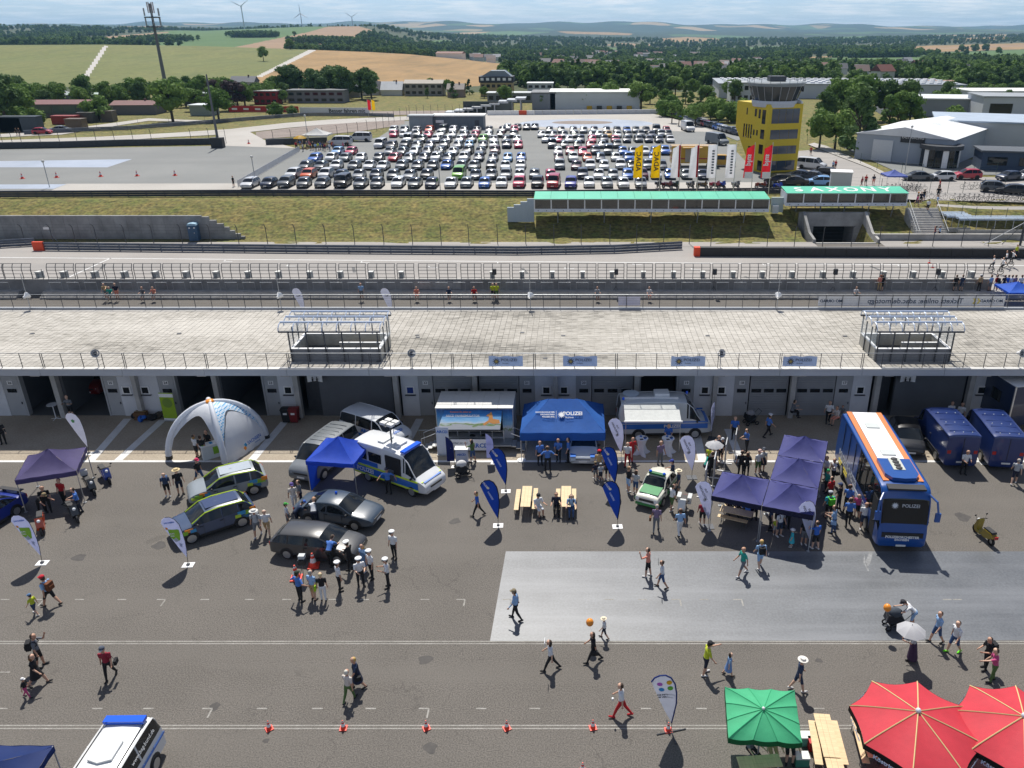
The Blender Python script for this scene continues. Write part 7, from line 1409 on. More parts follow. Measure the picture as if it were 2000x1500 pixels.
P_(1281,1038,'walk2',80,'v','g','','man in mauve shirt with brown shoulder bag seen from behind',hair=GR_,acc=('bag:6a4428',));P_(1327,1044,'walk2',100,'l','w','','woman in pale blue carrying a bag below the white motorcycle',1.66,hair=BN);P_(1371,1024,'stand',90,'m','k','s','person behind the white feather flag at the gazebo corner',1.6)
P_(1393,902,'hold',-60,'l','w','s','woman in pale clothes under the white sun umbrella',1.66,acc=('hair:4a3220',));P_(1409,898,'stand',200,'k','k','s','person in black with a pale cap right of the sun umbrella',1.6,acc=('cap:b8bcc4',));P_(1377,924,'crouch',20,'t','n','','person in teal shirt crouching by the display boards',hair=GR_);P_(1389,932,'stand',100,'k','k','','tall person in black seen from behind by the display boards',1.82);P_(1384,912,'stand',60,'y','k','','person in neon yellow behind the crouching person',1.5);P_(1401,897,'stand',-90,'d','n','','person in dark blue behind the umbrella holder')
P_(1433,858,'stand',-100,'b','u','','officer in blue in the shade left of the garages',group=GO);P_(1457,883,'hold',200,'p','u','','officer in light blue on the sunlit apron',group=GO);P_(1499,853,'walk',20,'p','u','','officer with white cap walking in the shade',group=GO,acc=('police:w',));P_(1446,928,'stand',85,'k','k','','left one of two people in black behind the left gazebo');P_(1457,929,'stand',95,'k','k','','right one of two people in black behind the left gazebo',1.66,acc=('hair:5a3420',))
P_(1479,926,'stand',-60,'w','e','s','man in white shirt with dark shorts behind the gazebos',acc=('cap:c8a8a0',));P_(1488,919,'stand',-110,'s','d','s','woman in pale top and dark skirt behind the gazebos',1.64,acc=('cap:5a606a','skirt:n'));P_(1544,828,'sit',10,'g','k','','cyclist in dark clothes resting by the garage doors',dz=.45);P_(1616,826,'walk2',-100,'w','u','','man in white shirt with headphones at the garage door');P_(1632,832,'sit',-150,'a','q','s','person sitting by the wall behind the coach',dz=.4,at=tuple(G(1632,838)[:2])+(0,));P_(1643,824,'sit',-130,'g','g','','child sitting by the wall behind the coach',1.3,dz=.3)
GC='crowd between gazebos and coach'
for px,py,ps,hd_,tp,bt_,fl,lab,h,ac in((1611,939,'hold',200,'w','k','','man in white shirt at the far gazebo edge',1.75,()),(1625,944,'look',200,'w','u','','man in white shirt with crossed bag strap',1.75,('bag:k',)),(1619,981,'stand',120,'r','k','','broad person in bright red shirt beside the gazebo',1.75,()),(1612,962,'stand',-160,'t','k','','person in green cap behind the bright red shirt',1.6,('cap:2a9c5a',)),(1616,1012,'stand',100,'z','k','s','man in turquoise shirt with green backpack',1.78,('pack:5ac030','cap:b0b4bc')),(1636,995,'stand',140,'k','n','','person in black with dark blue cap',1.76,('cap:2a3a60',)),(1653,999,'walk2',60,'p','u','','officer in blue nearest the coach middle',1.8,()),(1655,1026,'walk2',80,'p','u','','officer in blue seen from behind in front of the pink shirt',1.8,()),(1672,1009,'stand',-120,'i','k','s','girl in pink shirt by the coach',1.5,('hair:4a3220',)),(1685,1034,'stand',-100,'w','d','s','man in white shirt and dark shorts at the coach front door',1.78,()),(1626,1041,'hold',150,'l','j','','man in pale blue shirt and jeans with braces',1.78,('bag:l',)),(1670,973,'stand',-100,'m','k','s','woman in dark red top at the coach middle door',1.7,())):
 P_(px,py,ps,hd_,tp,bt_,fl,lab+' between gazebos and coach' if len(lab.split())<10 else lab,h,group=GC,acc=ac)
P_(1545,1068,'stand',170,'z','z','s','small girl in turquoise dress and white hat at the gazebo edge',1.15,acc=('dress:3ab0c0','straw:d8d8d8'));P_(1591,1072,'look',120,'b','k','s','man in blue shirt and black shorts at the front gazebo corner');P_(1521,1047,'stand',-60,'w','d','s','man in white shirt with dark backpack under the gazebo',acc=('pack:k',));P_(1513,1044,'stand',-80,'y','s','s','small child in yellow under the gazebo',1.1);P_(1569,1063,'stand',-90,'k','g','s','person behind the front right feather flag',1.65);P_(1535,1032,'stand',90,'k','k','','person in black in the shade of the front gazebo');P_(1503,1035,'stand',0,'d','k','','person in dark blue in the shade of the front gazebo')
SB='people seated at the picnic tables'
for px,py,hd_,tp,lab in((1459,1018,100,'p','officer seated on the front bench seen from behind'),(1420,996,-75,'b','person in blue seated behind the picnic table at its left end'),(1437,1000,-75,'d','person in dark blue seated behind the picnic table in the middle'),(1455,1004,-75,'n','person in navy seated behind the picnic table at its right end'),(1472,1006,-100,'b','officer seated furthest right behind the picnic table')):P_(px,py,'sit',hd_,tp,'u','',lab,group=SB)
P_(1449,1123,'walk',205,'t','g','s','bald man in teal shirt walking on the sealed area',hair='b48a6a');P_(1483,1108,'walk2',95,'l','l','s','blond person with dark backpack seen from behind',1.7,hair=BL,acc=('pack:k',));P_(1265,1126,'look',160,'q','k','s','man in salmon shirt and black shorts walking left');P_(1292,1148,'walk2',175,'w','j','s','woman in white top fanning herself with a dark leaflet',1.66,acc=('bun:2a1c14','paper:k'))
P_(1050,1003,'sit',-60,'w','w','s','person in white shirt and dark cap seated on the left beer bench',acc=('cap:2a2a30',));P_(1087,1000,'sit',-90,'n','k','','person in navy seated on the right beer bench by the table',skin=1);P_(1116,1004,'sit',-90,'l','j','','person in pale shirt and jeans seated right of the right beer table',acc=('pack:k',))
P_(1008,1210,'walk2',170,'l','k','L','man in pale blue shirt and cap crossing the bright sealed area',group=GP,acc=('cap:7a705c',));P_(700,1344,'walk2',200,'d','k','s','woman in dark polka-dot dress with black handbag',1.7,group=GP,acc=('dress:1a2440','bag:k'),hair=BL);P_(684,1369,'walk2',70,'a','e','','grey-haired woman in white top and camouflage trousers',1.66,group=GP,hair='c8c4b8')
P_(102,1183,'walk',170,'l','k','s','man in red cap with brown rucksack walking left',1.8,group=GP,acc=('cap:b0182c','pack:6a3a1c'));P_(71,1200,'walk2',170,'y','d','s','child in lime shirt and blue cap beside the man with rucksack',1.2,group=GP,acc=('cap:4a6a90',));P_(82,1302,'look',20,'g','k','s','man in grey shirt with backpack shading his eyes',1.8,group=GP,acc=('pack:k',));P_(78,1338,'walk',10,'k','k','s','woman in short black dress leading a small child',1.7,group=GP,acc=('hair:6a4a2c','skirt:u'));P_(55,1362,'walk2',5,'k','i','','toddler in white hat and pink trousers led by the hand',1.05,group=GP,acc=('cap:d8d8d8',));P_(218,1325,'walk2',-80,'m','k','','man in dark red shirt with camera looking down',1.78,group=GP,acc=('cap:4a5260','bag:k'))
P_(1076,1309,'walk',180,'w','u','','woman in white top and black leggings shading her head with paper',1.7,group=GP,acc=('hair:2a1c14','paper:w'));P_(1159,1293,'walk',185,'k','u','','dark-haired woman in black walking left',1.7,group=GP,acc=('hair:1a1412','bag:k'));P_(1180,1247,'walk2',170,'w','n','s','small child in cream hat by the orange balloon',1.2,group=GP,acc=('straw:d8ccb4',));P_(1213,1400,'walk',170,'w','r','','paramedic in white shirt and red trousers walking with a drink',1.8,group=GP,acc=('can:w',),shoes='a01820');P_(1377,1317,'reach',10,'y','n','s','man in yellow shirt and black cap holding a phone',1.78,group=GP,acc=('cap:k',));P_(1422,1319,'walk2',0,'l','l','s','girl in blue dress with dark curly hair',1.25,group=GP,acc=('hair:2a1c18','dress:6f93c8'))
P_(1557,1349,'walk2',0,'d','d','s','man in white brimmed hat and dark clothes near the green parasol',1.78,group=GP,acc=('straw:d8d4cc',));P_(1779,1224,'bend',175,'w','l','s','person in white vest leaning over the pram',1.7,group=GP,acc=('cap:2a2a30',));P_(1778,1289,'hold',160,'s','n','','woman in long dark skirt under the white umbrella carrying a child',1.68,group=GP,acc=('long:3a2440','hair:4a3220'));P_(1826,1255,'walk2',190,'l','j','s','man in blue striped shirt and denim shorts',1.78,group=GP);P_(1860,1274,'walk2',200,'w','j','s','man in white shirt with neon green shoes',1.78,group=GP,shoes='6ae01c');P_(1922,1307,'hold',190,'k','k','','person in black with backpack holding a baby',1.78,group=GP,acc=('pack:k',));P_(1935,1331,'reach',170,'i','e','','man in pink shirt reaching to the baby',1.8,group=GP)
P_(1668,1420,'sit',10,'n','k','','person in navy seated on the bench at the red parasol rim');P_(1676,1446,'sit',10,'w','k','s','person in white cap and shirt seated at the red parasol',acc=('cap:d8d8d8',));P_(1694,1494,'sit',20,'r','k','','person in red shirt and cap seated at the bottom edge',acc=('cap:b0182c',));P_(1462,1480,'sit',-60,'g','k','','person in the shade at the left under the green parasol');P_(1505,1474,'sit',-90,'d','c','s','person in shorts seated under the middle of the green parasol');P_(1540,1472,'sit',-100,'k','k','s','person with bare legs seated under the right of the green parasol')
P_(1880,926,'hold',-90,'w','u','','officer in white shirt behind the left crew van',group=GO);P_(1979,945,'walk2',60,'s','n','s','man in grey shirt and dark shorts at the right edge',hair=GR_);P_(1852,815,'stand',-90,'w','u','','officer in white shirt standing left beyond the crew vans',group=GO,at=(XA(1852,49.6,0),49.6,0));P_(1870,815,'stand',-120,'w','u','','officer in white shirt standing between the crew vans',group=GO,at=(XA(1872,49.4,0),49.4,0));P_(1952,812,'stand',-80,'w','u','','officer in white shirt by the trailer at the right edge',group=GO,at=(XA(1950,49.8,0),49.8,0))
def on_pit(px,pose,hd_,tp,bt_,fl,lab,h=1.74,**kw):P_(px,575,pose,hd_,tp,bt_,fl,lab,h,at=(XA(px,YPW-.4,1.2),YPW-.42,ZPL),z=ZPL,group='spectators at the pit wall',**kw)
on_pit(1718,'stand',80,'q','c','','man in salmon shirt and beige trousers at the pit wall',hair='7a3a24');on_pit(1722,'stand',70,'k','k','s','person in black beside the man in salmon at the pit wall')
for k,(px,tp,bt_,fl,lab)in enumerate(((1866,'k','k','s','person in black leaning at the pit wall'),(1878,'d','d','s','person in dark blue leaning at the pit wall'),(1913,'c','k','','person in khaki with white cap at the pit wall'),(1934,'l','g','s','person in pale blue at the pit wall gap'),(1945,'r','a','s','person in red with rucksack at the pit wall gap'),(1951,'d','b','s','child in blue at the pit wall gap'),(1960,'n','k','s','person in navy at the pit wall gap'),(1967,'b','a','s','person in blue and beige at the pit wall gap'),(1974,'w','j','s','person in white at the pit wall gap'),(1981,'v','g','s','person in mauve at the pit wall gap'),(1993,'w','k','s','person in white at the right edge of the pit wall'))):on_pit(px,'stand',85+k%5*8,tp,bt_,fl,lab,1.3 if 'child' in lab else 1.74,acc=('cap:w',)if 'cap' in lab else(('pack:k',)if 'rucksack' in lab else()))
def in_pit(px,pose,tp,bt_,lab,**kw):P_(px,590,pose,-80,tp,bt_,'s',lab,1.72,at=(XA(px,77.0,.5),77.1,.25),z=.2,group='spectators on the pit steps',**kw)
for px,ps,tp,bt_,lab in((207,'reach','c','g','person with raised arm on the pit steps at the left'),(228,'stand','n','q','person in navy vest on the pit steps at the left'),(216,'sit','t','g','person in teal sitting on the pit steps at the left'),(280,'sit','g','g','person in grey sitting on the pit steps'),(301,'sit','q','g','person in pink sitting on the pit steps'),(706,'stand','l','g','person in pale blue on the pit steps left of the middle'),(814,'sit','q','q','person in salmon sitting on the pit steps'),(877,'sit','d','k','person in dark blue sitting on the pit steps'),(926,'sit','r','k','person in red sitting on the pit steps'),(963,'stand','y','n','marshal in yellow vest on the pit steps, left of a pair'),(970,'stand','y','e','marshal in yellow vest on the pit steps, right of a pair'),(1166,'sit','s','g','person in grey sitting on the pit steps right of the middle'),(1267,'sit','w','q','person in white sitting by the plain white banner'),(1670,'sit','w','k','person in white sitting behind the ticket banner')):in_pit(px,ps,tp,bt_,lab)
g_=G(1979,503,0);P_(1981,502,'stand',-60,'y','n','','marshal in yellow vest in front of the black barrier',at=(g_.x,g_.y-.4,0))
for k,(px,py,hd_)in enumerate(((1937,533,150),(1955,537,170),(1962,523,150),(1975,522,170))):
 g_=G(px,py);P_(px,py,'ride',hd_,'w','u','','unicycle rider in white shirt with spread arms, %s from the left'%ordn(k),at=(g_.x,g_.y,.32),z=.30,group='unicycle riders on the race track')
 t=thing('unicycle','unicycle under the rider in white, %s from the left'%ordn(k),'unicycle',(g_.x,g_.y,0),R(hd_),'unicycles on the race track');mb=MB();wheel_ring(mb,(0.12,0,.36),.36,.05);mb.build('wheel',RUBBER,t);mb=MB();mb.tube([(.12,.06,.36),(.05,.0,.95)],.018,5);mb.build('fork',STEEL,t);mb=MB();mb.box((.02,0,1.12),(.3,.14,.07));mb.tube([(.03,0,.95),(.02,0,1.1)],.02,5);mb.build('saddle',BLK,t);mb=MB();[mb.tube([(.12,0,.36),(.12+.34*math.cos(q*.785),0,.36+.34*math.sin(q*.785))],.006,3)for q in range(8)];mb.build('spokes',STEEL,t)
GX='crowd at the white marquee'
cols_=list('rbkwntdgolpmivywcr');
for k in range(24):
 px=578+k*4.4+rng.normal(0,1.2);py=293+rng.normal(0,2.2);tp=cols_[(k*5)%len(cols_)]
 P_(px,py,['stand','hold','walk2','fold'][k%4],rng.uniform(0,360),tp,'kngj'[k%4],'s' if k%3 else '',('person in %s top in the crowd at the white marquee'+(', right half' if k>8 else ', left half'))%dict(r='red',b='blue',k='black',w='white',n='navy',t='teal',d='dark blue',g='grey',o='orange',l='pale blue',p='light blue',m='dark red',i='pink',v='mauve',y='yellow',c='beige')[tp],1.7,z=ZP,group=GX)if k<18 else None
for px,py,tp,bt_,lab,zz in((1748,404,'d','k','person with orange cap at the stair head',ZP),(1797,398,'n','k','person in navy at the stair head',ZP),(1803,393,'k','j','person in black at the stair head',ZP),(1790,404,'i','d','person in pink at the left stair rail',ZP),(1811,413,'w','k','woman in white walking down the stairs',2.6),(1829,405,'l','k','person in pale blue at the right stair rail',ZP),(1824,466,'r','j','person in red at the foot of the stairs',.0),(1833,466,'l','k','person in pale blue at the foot of the stairs',.0),(1834,372,'r','k','person in red on a bicycle at the gate',ZP),(1831,387,'k','k','person in black beside the bicycles',ZP),(1690,362,'r','k','person in red by the gate left of the blue canopy',ZP),(1705,362,'n','q','child by the gate left of the blue canopy',ZP),(1626,333,'l','k','person in pale blue walking on the access road',ZP),(1631,331,'r','k','person in red walking on the access road',ZP),(1583,303,'r','k','cyclist in red on the access road',ZP),(1682,366,'m','k','person in dark red at the gate post',ZP),(457,365,'k','k','person in black by the front guard rail at the left',ZP),(34,265,'k','k','left one of two people on the kart track',ZP),(39,265,'k','k','right one of two people on the kart track',ZP),(680,292,'k','k','person in black beside the white minibus',ZP),(671,294,'i','k','person in pink beside the white minibus',ZP)):
 if 'orange cap' in lab:px,py=1790,399
 P_(px,py,'stand' if px%2 else 'walk2',(px*37)%360,tp,bt_,'s',lab,1.72,z=zz,acc=('cap:d08a1c',)if 'orange cap' in lab else())
# ================================================================ CAR PARK EDGE, TOWER, BUILDINGS
def gz(px,py):return G(px,py,ZP)
YL=mat('tower_yellow',(.62,.46,.02),.6,var=.06);C0=gz(1489,338);u=Vector((math.cos(R(16)),math.sin(R(16)),0));v_=Vector((math.cos(R(114)),math.sin(R(114)),0));TW,TD,TH=6.4,8.8,10.9
tw=thing('control_tower','yellow race control tower with a round glazed top floor','tower',C0)
def tp(a,b,z):return u*a+v_*b+Vector((0,0,z))
mb=MB();A=[tp(0,0,0),tp(TW,0,0),tp(TW,TD,0),tp(0,TD*.35,0),tp(0,0,TH),tp(TW,0,TH),tp(TW,TD,TH),tp(0,TD,TH),tp(0,TD,6.6),tp(0,TD*.62,2.6)]
mb.add(A,[(0,1,5,4),(1,2,6,5),(4,5,6,7),(0,4,7,8,9,3),(2,3,9),(2,9,8),(2,8,7,6),(0,3,2,1)]);mb.build('shaft',YL,tw)
def win(a0,a1,z0,z1,front=True,nm='window',m=GLASS,n=1):
 for k in range(n):
  b0,b1=a0+(a1-a0)*k/n+(.05 if n>1 else 0),a0+(a1-a0)*(k+1)/n;mb=MB();P=[(tp(b0,-.04,z0),tp(b1,-.04,z0),tp(b1,-.04,z1),tp(b0,-.04,z1))if front else(tp(-.04,b0,z0),tp(-.04,b1,z0),tp(-.04,b1,z1),tp(-.04,b0,z1))][0]
  d=v_*.1 if front else u*.1;mb.add(list(P)+[p+d for p in P],[(0,1,2,3),(0,4,5,1),(1,5,6,2),(2,6,7,3),(3,7,4,0)]);mb.build(nm,m,tw)
for z0,z1,n in((7.9,10.2,4),(5.4,6.9,3),(3.0,4.3,3),(.3,1.9,3)):win(.75,TW-.55,z0,z1,True,'window',mat('tower_glass',(.05,.07,.10),.05,spec=.9),n)
for b,z0,z1,wd in((.5,7.8,10,.9),(1.9,8.6,10,.5),(3.0,8.8,10,.5),(.5,5.4,6.9,1.0),(2.3,5.8,6.7,.35),(3.2,5.8,6.7,.35),(4.0,5.2,7.4,.3),(4.7,5.2,7.4,.3),(5.4,5.2,7.4,.3),(6.1,5.2,7.4,.3),(.5,3.0,4.5,1.1),(3.3,3.3,3.9,1.3),(5.6,8.9,10,.25),(.4,.3,1.9,1.2)):win(b,b+wd,z0,z1,False)
cc=tp(TW*.48,TD*.34,0)
for prof,m_,nm in(([(3.55,TH-.5),(3.75,TH+.15),(3.75,TH+.5)],plast('b8bec8'),'ring_beam'),([(4.6,TH+2.75),(4.75,TH+3.2),(4.6,TH+3.35),(.1,TH+3.4)],plast('7c8488'),'roof')):
 mb=MB();mb.lathe(prof,28,0,Matrix.Translation(cc));mb.build(nm,m_,tw)
for k in range(20):
 q0,q1=2*math.pi*k/20,2*math.pi*(k+.86)/20;mb=MB();mb.add([cc+Vector((r*math.cos(q),r*math.sin(q),z))for q,r,z in((q0,3.6,TH+.5),(q1,3.6,TH+.5),(q1,4.45,TH+2.75),(q0,4.45,TH+2.75))],[(0,1,2,3)]);mb.build('cabin_pane',mat('cabin_glass',(.03,.035,.035),.08,spec=.5),tw)
 q=2*math.pi*(k+.93)/20;mb=MB();mb.tube([cc+Vector((3.6*math.cos(q),3.6*math.sin(q),TH+.5)),cc+Vector((4.45*math.cos(q),4.45*math.sin(q),TH+2.75))],.06,4);mb.build('cabin_post',STEEL,tw)
mb=MB();mb.lathe([(2.6,TH+.5),(2.6,TH+2.7)],16,0,Matrix.Translation(cc));mb.build('cabin_core',plast('4a4838'),tw)
mb=MB();mb.lathe([(4.7,TH+3.9),(4.7,TH+3.94)],28,0,Matrix.Translation(cc),cap=False);[mb.tube([cc+Vector((4.65*math.cos(q),4.65*math.sin(q),TH+3.3)),cc+Vector((4.65*math.cos(q),4.65*math.sin(q),TH+3.95))],.03,4)for q in np.linspace(0,6.28,20)];mb.build('roof_railing',DSTEEL,tw)
mb=MB();mb.box(cc+Vector((0,0,TH+3.8)),(2.6,2.2,.8));mb.tube([cc+Vector((-1,0,TH+3.4)),cc+Vector((-1,0,TH+5.6))],.04,4);mb.build('roof_plant',DSTEEL,tw)
for i in range(6):                      # checkered rear wing
 for j in range(10):
  if not(i+j)%2:continue
  mb=MB();a=TW+.02;mb.box((0,0,0),(.03,1.1,1.3));mb.build('check',BLK,tw,tp(a,.9+i*1.2,.8+j*1.4),R(22))
mb=MB();mb.add([tp(TW+.01,.2,0),tp(TW+.01,TD+.6,0),tp(TW+.01,TD+.6,TH+3.2),tp(TW+.01,.2,TH+.3),tp(TW-.3,.2,0),tp(TW-.3,TD+.6,0),tp(TW-.3,TD+.6,TH+3.2),tp(TW-.3,.2,TH+.3)],[(0,1,2,3),(7,6,5,4),(0,3,7,4),(3,2,6,7),(1,5,6,2)]);mb.build('rear_wing',WHITE,tw)
for k,(px,kind)in enumerate(((1253,'y'),(1287,'y'),(1325,'r'),(1360,'r'),(1395,'w'),(1431,'w'),(1466,'p'),(1500,'p'))):
 lab=dict(y='yellow ADAC',r='red and white',w='white lettered',p='red and white plus')[kind];t=thing('flagpole','%s flag on a tall pole above the pavilion, %s of its pair'%(lab,'right' if k%2 else 'left'),'flag',(XA(px,116.2,ZP),116.2,ZP),0,'flagpoles above the pavilion')
 mb=MB();mb.tube([(0,0,0),(0,0,7.6)],[.07,.04],6);mb.build('pole',ALU,t);w_=1.25
 vs=[(-w_*i/5*(1-.16*j/6*(kind in 'yrp'))-.05,.12*math.sin(i*1.4+j),2.7+4.6*j/6-(.55*i/5*(j>4)*(kind in 'yrp')))for j in range(7)for i in range(6)]
 for nm,m_,f in(('cloth',dict(y='e0b400',r='d8d8dc',w='dcdce0',p='c4202c')[kind],[(j*6+i,j*6+i+1,(j+1)*6+i+1,(j+1)*6+i)for j in range(6)for i in range(5)]),):
  mb=MB();mb.add(vs,f);mb.build('cloth',mat('flag_'+m_,m_,.7,var=.08,scale=1),t,smooth=60)
 if kind=='y':writing('ADAC',t,BLK,.95,frame((-.62,-.16,5.0),(0,0,-1),(1,0,0)),mirror=True,bold=.02)
 if kind=='p':mb=MB();mb.box((-.6,-.14,3.1),(1.15,.02,.9));mb.build('white_band',WHITE,t);writing('plus',t,WHITE,1.0,frame((-.6,-.16,5.2),(0,0,-1),(1,0,0)),mirror=True,bold=.03)
 if kind=='r':mb=MB();mb.box((-.14,-.12,5.0),(.26,.03,4.4));mb.build('red_band',mat('flag_c4202c','c4202c',.7),t)
 if kind=='w':
  for q in range(9):mb=MB();mb.box((-.55,-.15,3.4+q*.38),(.34,.02,.22));mb.build('print',GREY,t)
for k,(px,py,col,cn)in enumerate(((205,206,'d8d8dc','white'),(214,206,'d8d8dc','white'),(224,206,'d8d8dc','white'),(232,206,'d8d8dc','white'),(244,206,'c4202c','red'),(249,206,'c4202c','red'),(256,206,'e0b400','yellow'),(262,206,'e0b400','yellow'),(445,208,'dcdce0','white'),(460,208,'c4202c','red'),(465,208,'c4202c','red'),(474,208,'e0b400','yellow'),(479,208,'e0b400','yellow'),(720,228,'c4202c','red'),(728,228,'e0b400','yellow'),(1058,206,'e0b400','yellow'),(1070,206,'7fb0a8','pale green'))):
 t=thing('flagpole','%s flag on a small pole behind the kart track, %s from the left'%(cn,ordn(k)),'flag',gz(px,py),0,'small flags behind the kart track');mb=MB();mb.tube([(0,0,0),(0,0,4.6)],.06,5);mb.build('pole',ALU,t);mb=MB();mb.add([(0,0,1.8),(0,0,4.5),(.55,.1,4.4),(.9,-.05,4.1),(.9,.0,1.9),(.5,.12,1.7)],[(0,1,2,3,4,5)]);mb.build('cloth',mat('flag_'+col,col,.7,var=.08,scale=1),t)
def block(label,px,py,w,d,h,wall='b8bcc0',roof='8a8c8e',rz=0.0,rh=0.0,cat='building',wins=0,z=ZP,over=.3,Y=None,name='building',wrow=1,roofdir='x',band=None):
 if py<206 and 'warehouse' not in label:w,d,h,rh=w*.58,d*.6,h*.66,rh*.62
 g=G(px,py,z)if Y is None else Vector((xw(px,Y,z),Y,z));t=thing(name,label,cat,(g.x,g.y,z),rz);WM=mat('wall_'+wall,wall,.8,var=.07,scale=.15);RM=mat('roof_'+roof,roof,.7,var=.1,scale=.3)
 mb=MB();mb.box2((-w/2,0,0),(w/2,d,h));mb.build('wall',WM,t);o=over
 if rh<=0:mb=MB();mb.box2((-w/2-o,-o,h),(w/2+o,d+o,h+.3));mb.build('roof',RM,t)
 else:
  mb=MB()
  if roofdir=='x':mb.prism([(-o,h),(d+o,h),(d/2,h+rh)],-w/2-o,w/2+o,'x')
  else:mb.prism([(-w/2-o,h),(w/2+o,h),(0,h+rh)],-o,d+o,'y')
  ro=mb.build('roof',RM,t)
  if w<16:mb=MB();mb.box((w*.2,d*.5,h+rh),(.5,.5,1.0));mb.build('chimney',plast('6a4a40'),ro)
 for r_ in range(wrow):
  for k in range(wins):
   mb=MB();ww=w/wins*.62;hh=h/wrow*.45;mb.box((-w/2+w*(k+.5)/wins,-.03,h/wrow*(r_+.52)),(ww,.1,hh));mb.build('window',GLASS,t)
 if band:mb=MB();mb.box((0,-.04,h*.12),(w*.98,.12,h*.2));mb.build('base_band',mat('wall_'+band,band,.7),t)
 return t
block('small grey equipment shed behind the parked cars',823,254,5.6,3,3.1,'8f979c','a8adb0',wins=0);t=block('long grey container shed with a white roof behind the parked cars',895,253,12.3,5,3.0,'6d757c','d8d8d4');mb=MB();mb.box((4.6,-.03,1.1),(1.0,.08,2.1));mb.build('door',DSTEEL,t);mb=MB();mb.box((-4.3,-.2,1.9),(1.9,.5,.6));mb.build('hatch',WHITE,t)
block('long white hall with a pale roof behind the white wall',1162,214,27,14,4.8,'c4c9cc','d8dad6',0,0,band=None,wins=0);block('grey annex of the white hall',1062,214,7,12,4.6,'8a8f96','6c6f72');t=thing('yellow_base_strip','yellow and dark strip along the foot of the white hall','panel',gz(1190,214.5));[MB().box((x,-.15,.6),(1.6,.06,1.1)).build('panel',plast(c_),t)for x,c_ in((-6,'c09a10'),(-3,'2a2a2a'),(0,'c09a10'),(3,'2a2a2a'),(6,'c09a10'))]
a,b=gz(952,225),gz(1285,222);t=thing('concrete_barrier','long pale concrete barrier at the far end of the car park','barrier',a);n=22
for k in range(n):q=(b-a)*(k/n);mb=MB();mb.box(((b.x-a.x)/n/2,0,.6),((b.x-a.x)/n-.04,.5,1.2));mb.build('block',plast('d04a28')if k==4 else mat('barrier_grey',(.50,.52,.55),.8,var=.1)if k>5 else WHITE,t,q)
t=block('grey gabled motor shop with white roof and glazed corner entrance',1758,318,17,26,4.6,'9aa2ac','d6d8da',R(-38),1.6,roofdir='y',wins=0);mb=MB();mb.box((-3.5,-.1,1.9),(3.6,.2,3.7));mb.build('gate',plast('c4c8cc'),t);mb=MB();mb.box((1.6,-.12,4.4),(4.2,.15,1.6));mb.build('sign_board',BLK,t);writing('EAST RACING',t,WHITE,.62,frame((1.6,-.21,4.5),(1,0,0),(0,0,1)))
mb=MB();mb.lathe([(3.6,3.0),(3.6,3.7)],20,0,Matrix.Translation((6.5,.6,0)));mb.build('entrance_roof',plast('3a3c40'),t)
for k in range(11):q=math.pi*(1.0+k/9);mb=MB();mb.box((6.5+3.2*math.cos(q),.6+3.2*math.sin(q),1.5),(.05,.95,2.9),0,q);mb.build('entrance_pane' if k%3 else 'entrance_post',GLASS if k%3 else WHITE,t)
for x,y in((-3,6),(2,12),(-2,18),(3,20)):mb=MB();mb.box((x,y,5.9),(1.4,1.0,.25));mb.build('skylight',PANE,t)
block('grey hall with blue-grey roof and yellow trim at the right',1950,300,24,18,5.6,'b0b4b8','9aa8b8',R(-20),0);block('low dark blue annex at the right edge',1975,334,10,6,3,'39485e','4a5058',R(-12),wins=2)
t=block('very long white warehouse with rows of roof lights behind the tower',1640,193,84,34,4.6,'b4b9c0','8d949c',R(-5));rl=MB().box((0,0,0),(1.5,2.2,.5)).mesh('roof_light',[WHITE]);[link('roof_light',rl,t,(-39+i*2.7,4+j*8,5.1))for i in range(30)for j in range(4)];block('white two-storey office beside the tower roof',1450,200,14,12,9,'c8ccd0','9a9ea2',wins=4,wrow=2);block('grey low workshop with white roof behind the birches',1850,228,34,16,4.5,'8a9098','c8ccce',R(-10));block('white hall at the right edge above the yellow trim',1985,238,18,14,6,'b8bec6','8c9298',R(-8),wins=2);block('beige three-storey block at the far right',1845,186,22,10,7,'a89a88','8a6a5a',wins=9,wrow=3);block('white hangar roof at the far right',1990,214,30,14,5,'c4c8cc','d0d2d0')
t=block('long clubhouse with red-brown roof and glazed front at the left',106,229,20,8,3.4,'6d6a68','6e4444',R(3),.9,wins=0)
for k in range(6):mb=MB();mb.box((-8.3+k*3.3,-.05,2.0),(3.0,.1,1.9));mb.build('glazing',mat('clubhouse_glass',(.10,.14,.12),.1),t)
block('low building with red-brown roof right of the clubhouse',262,224,12,7,2.6,'6e6c6e','6a4240',R(4),1.0);block('grey-roofed house behind the clubhouse',98,204,14,10,4.6,'6c7682','7d848a',0,2.4,roofdir='y');block('long pale green roof behind the clubhouse',155,203,30,10,4.2,'7c868c','9fb0a8',0,.9);block('flat grey pavilion behind the birch tree',385,205,14,10,5,'5c6066','8c969a');block('white open shed beside the birch tree',392,226,6,5,2.6,'8a948e','c8ced0',R(-6));block('red race office with slanted white roof',520,204,13,8,6,'8c2028','c8c8c4',wins=4,wrow=2);block('grey modern two-storey clubhouse with long window band',618,201,32,11,5.6,'7c7c80','5c6064',wins=7,wrow=2);block('small dark house right of the grey clubhouse',690,190,8,8,4.4,'b0a8a0','4c5058',0,3,roofdir='y');block('white house with steep dark roof near the wheat field',724,186,11,9,3,'c8c8c4','3a3e48',0,4.5);block('white hipped villa near the wheat field',765,187,13,10,3,'d0d0cc','b8bcc0',0,4.5);block('grey apartment house with a curved dormer before the wheat field',828,187,24,12,6.4,'9a968c','8a847a',0,1.8,wins=6,wrow=2);block('brown-roofed cottage behind the car park',890,190,10,9,4,'9a8a80','6a625e',0,3)
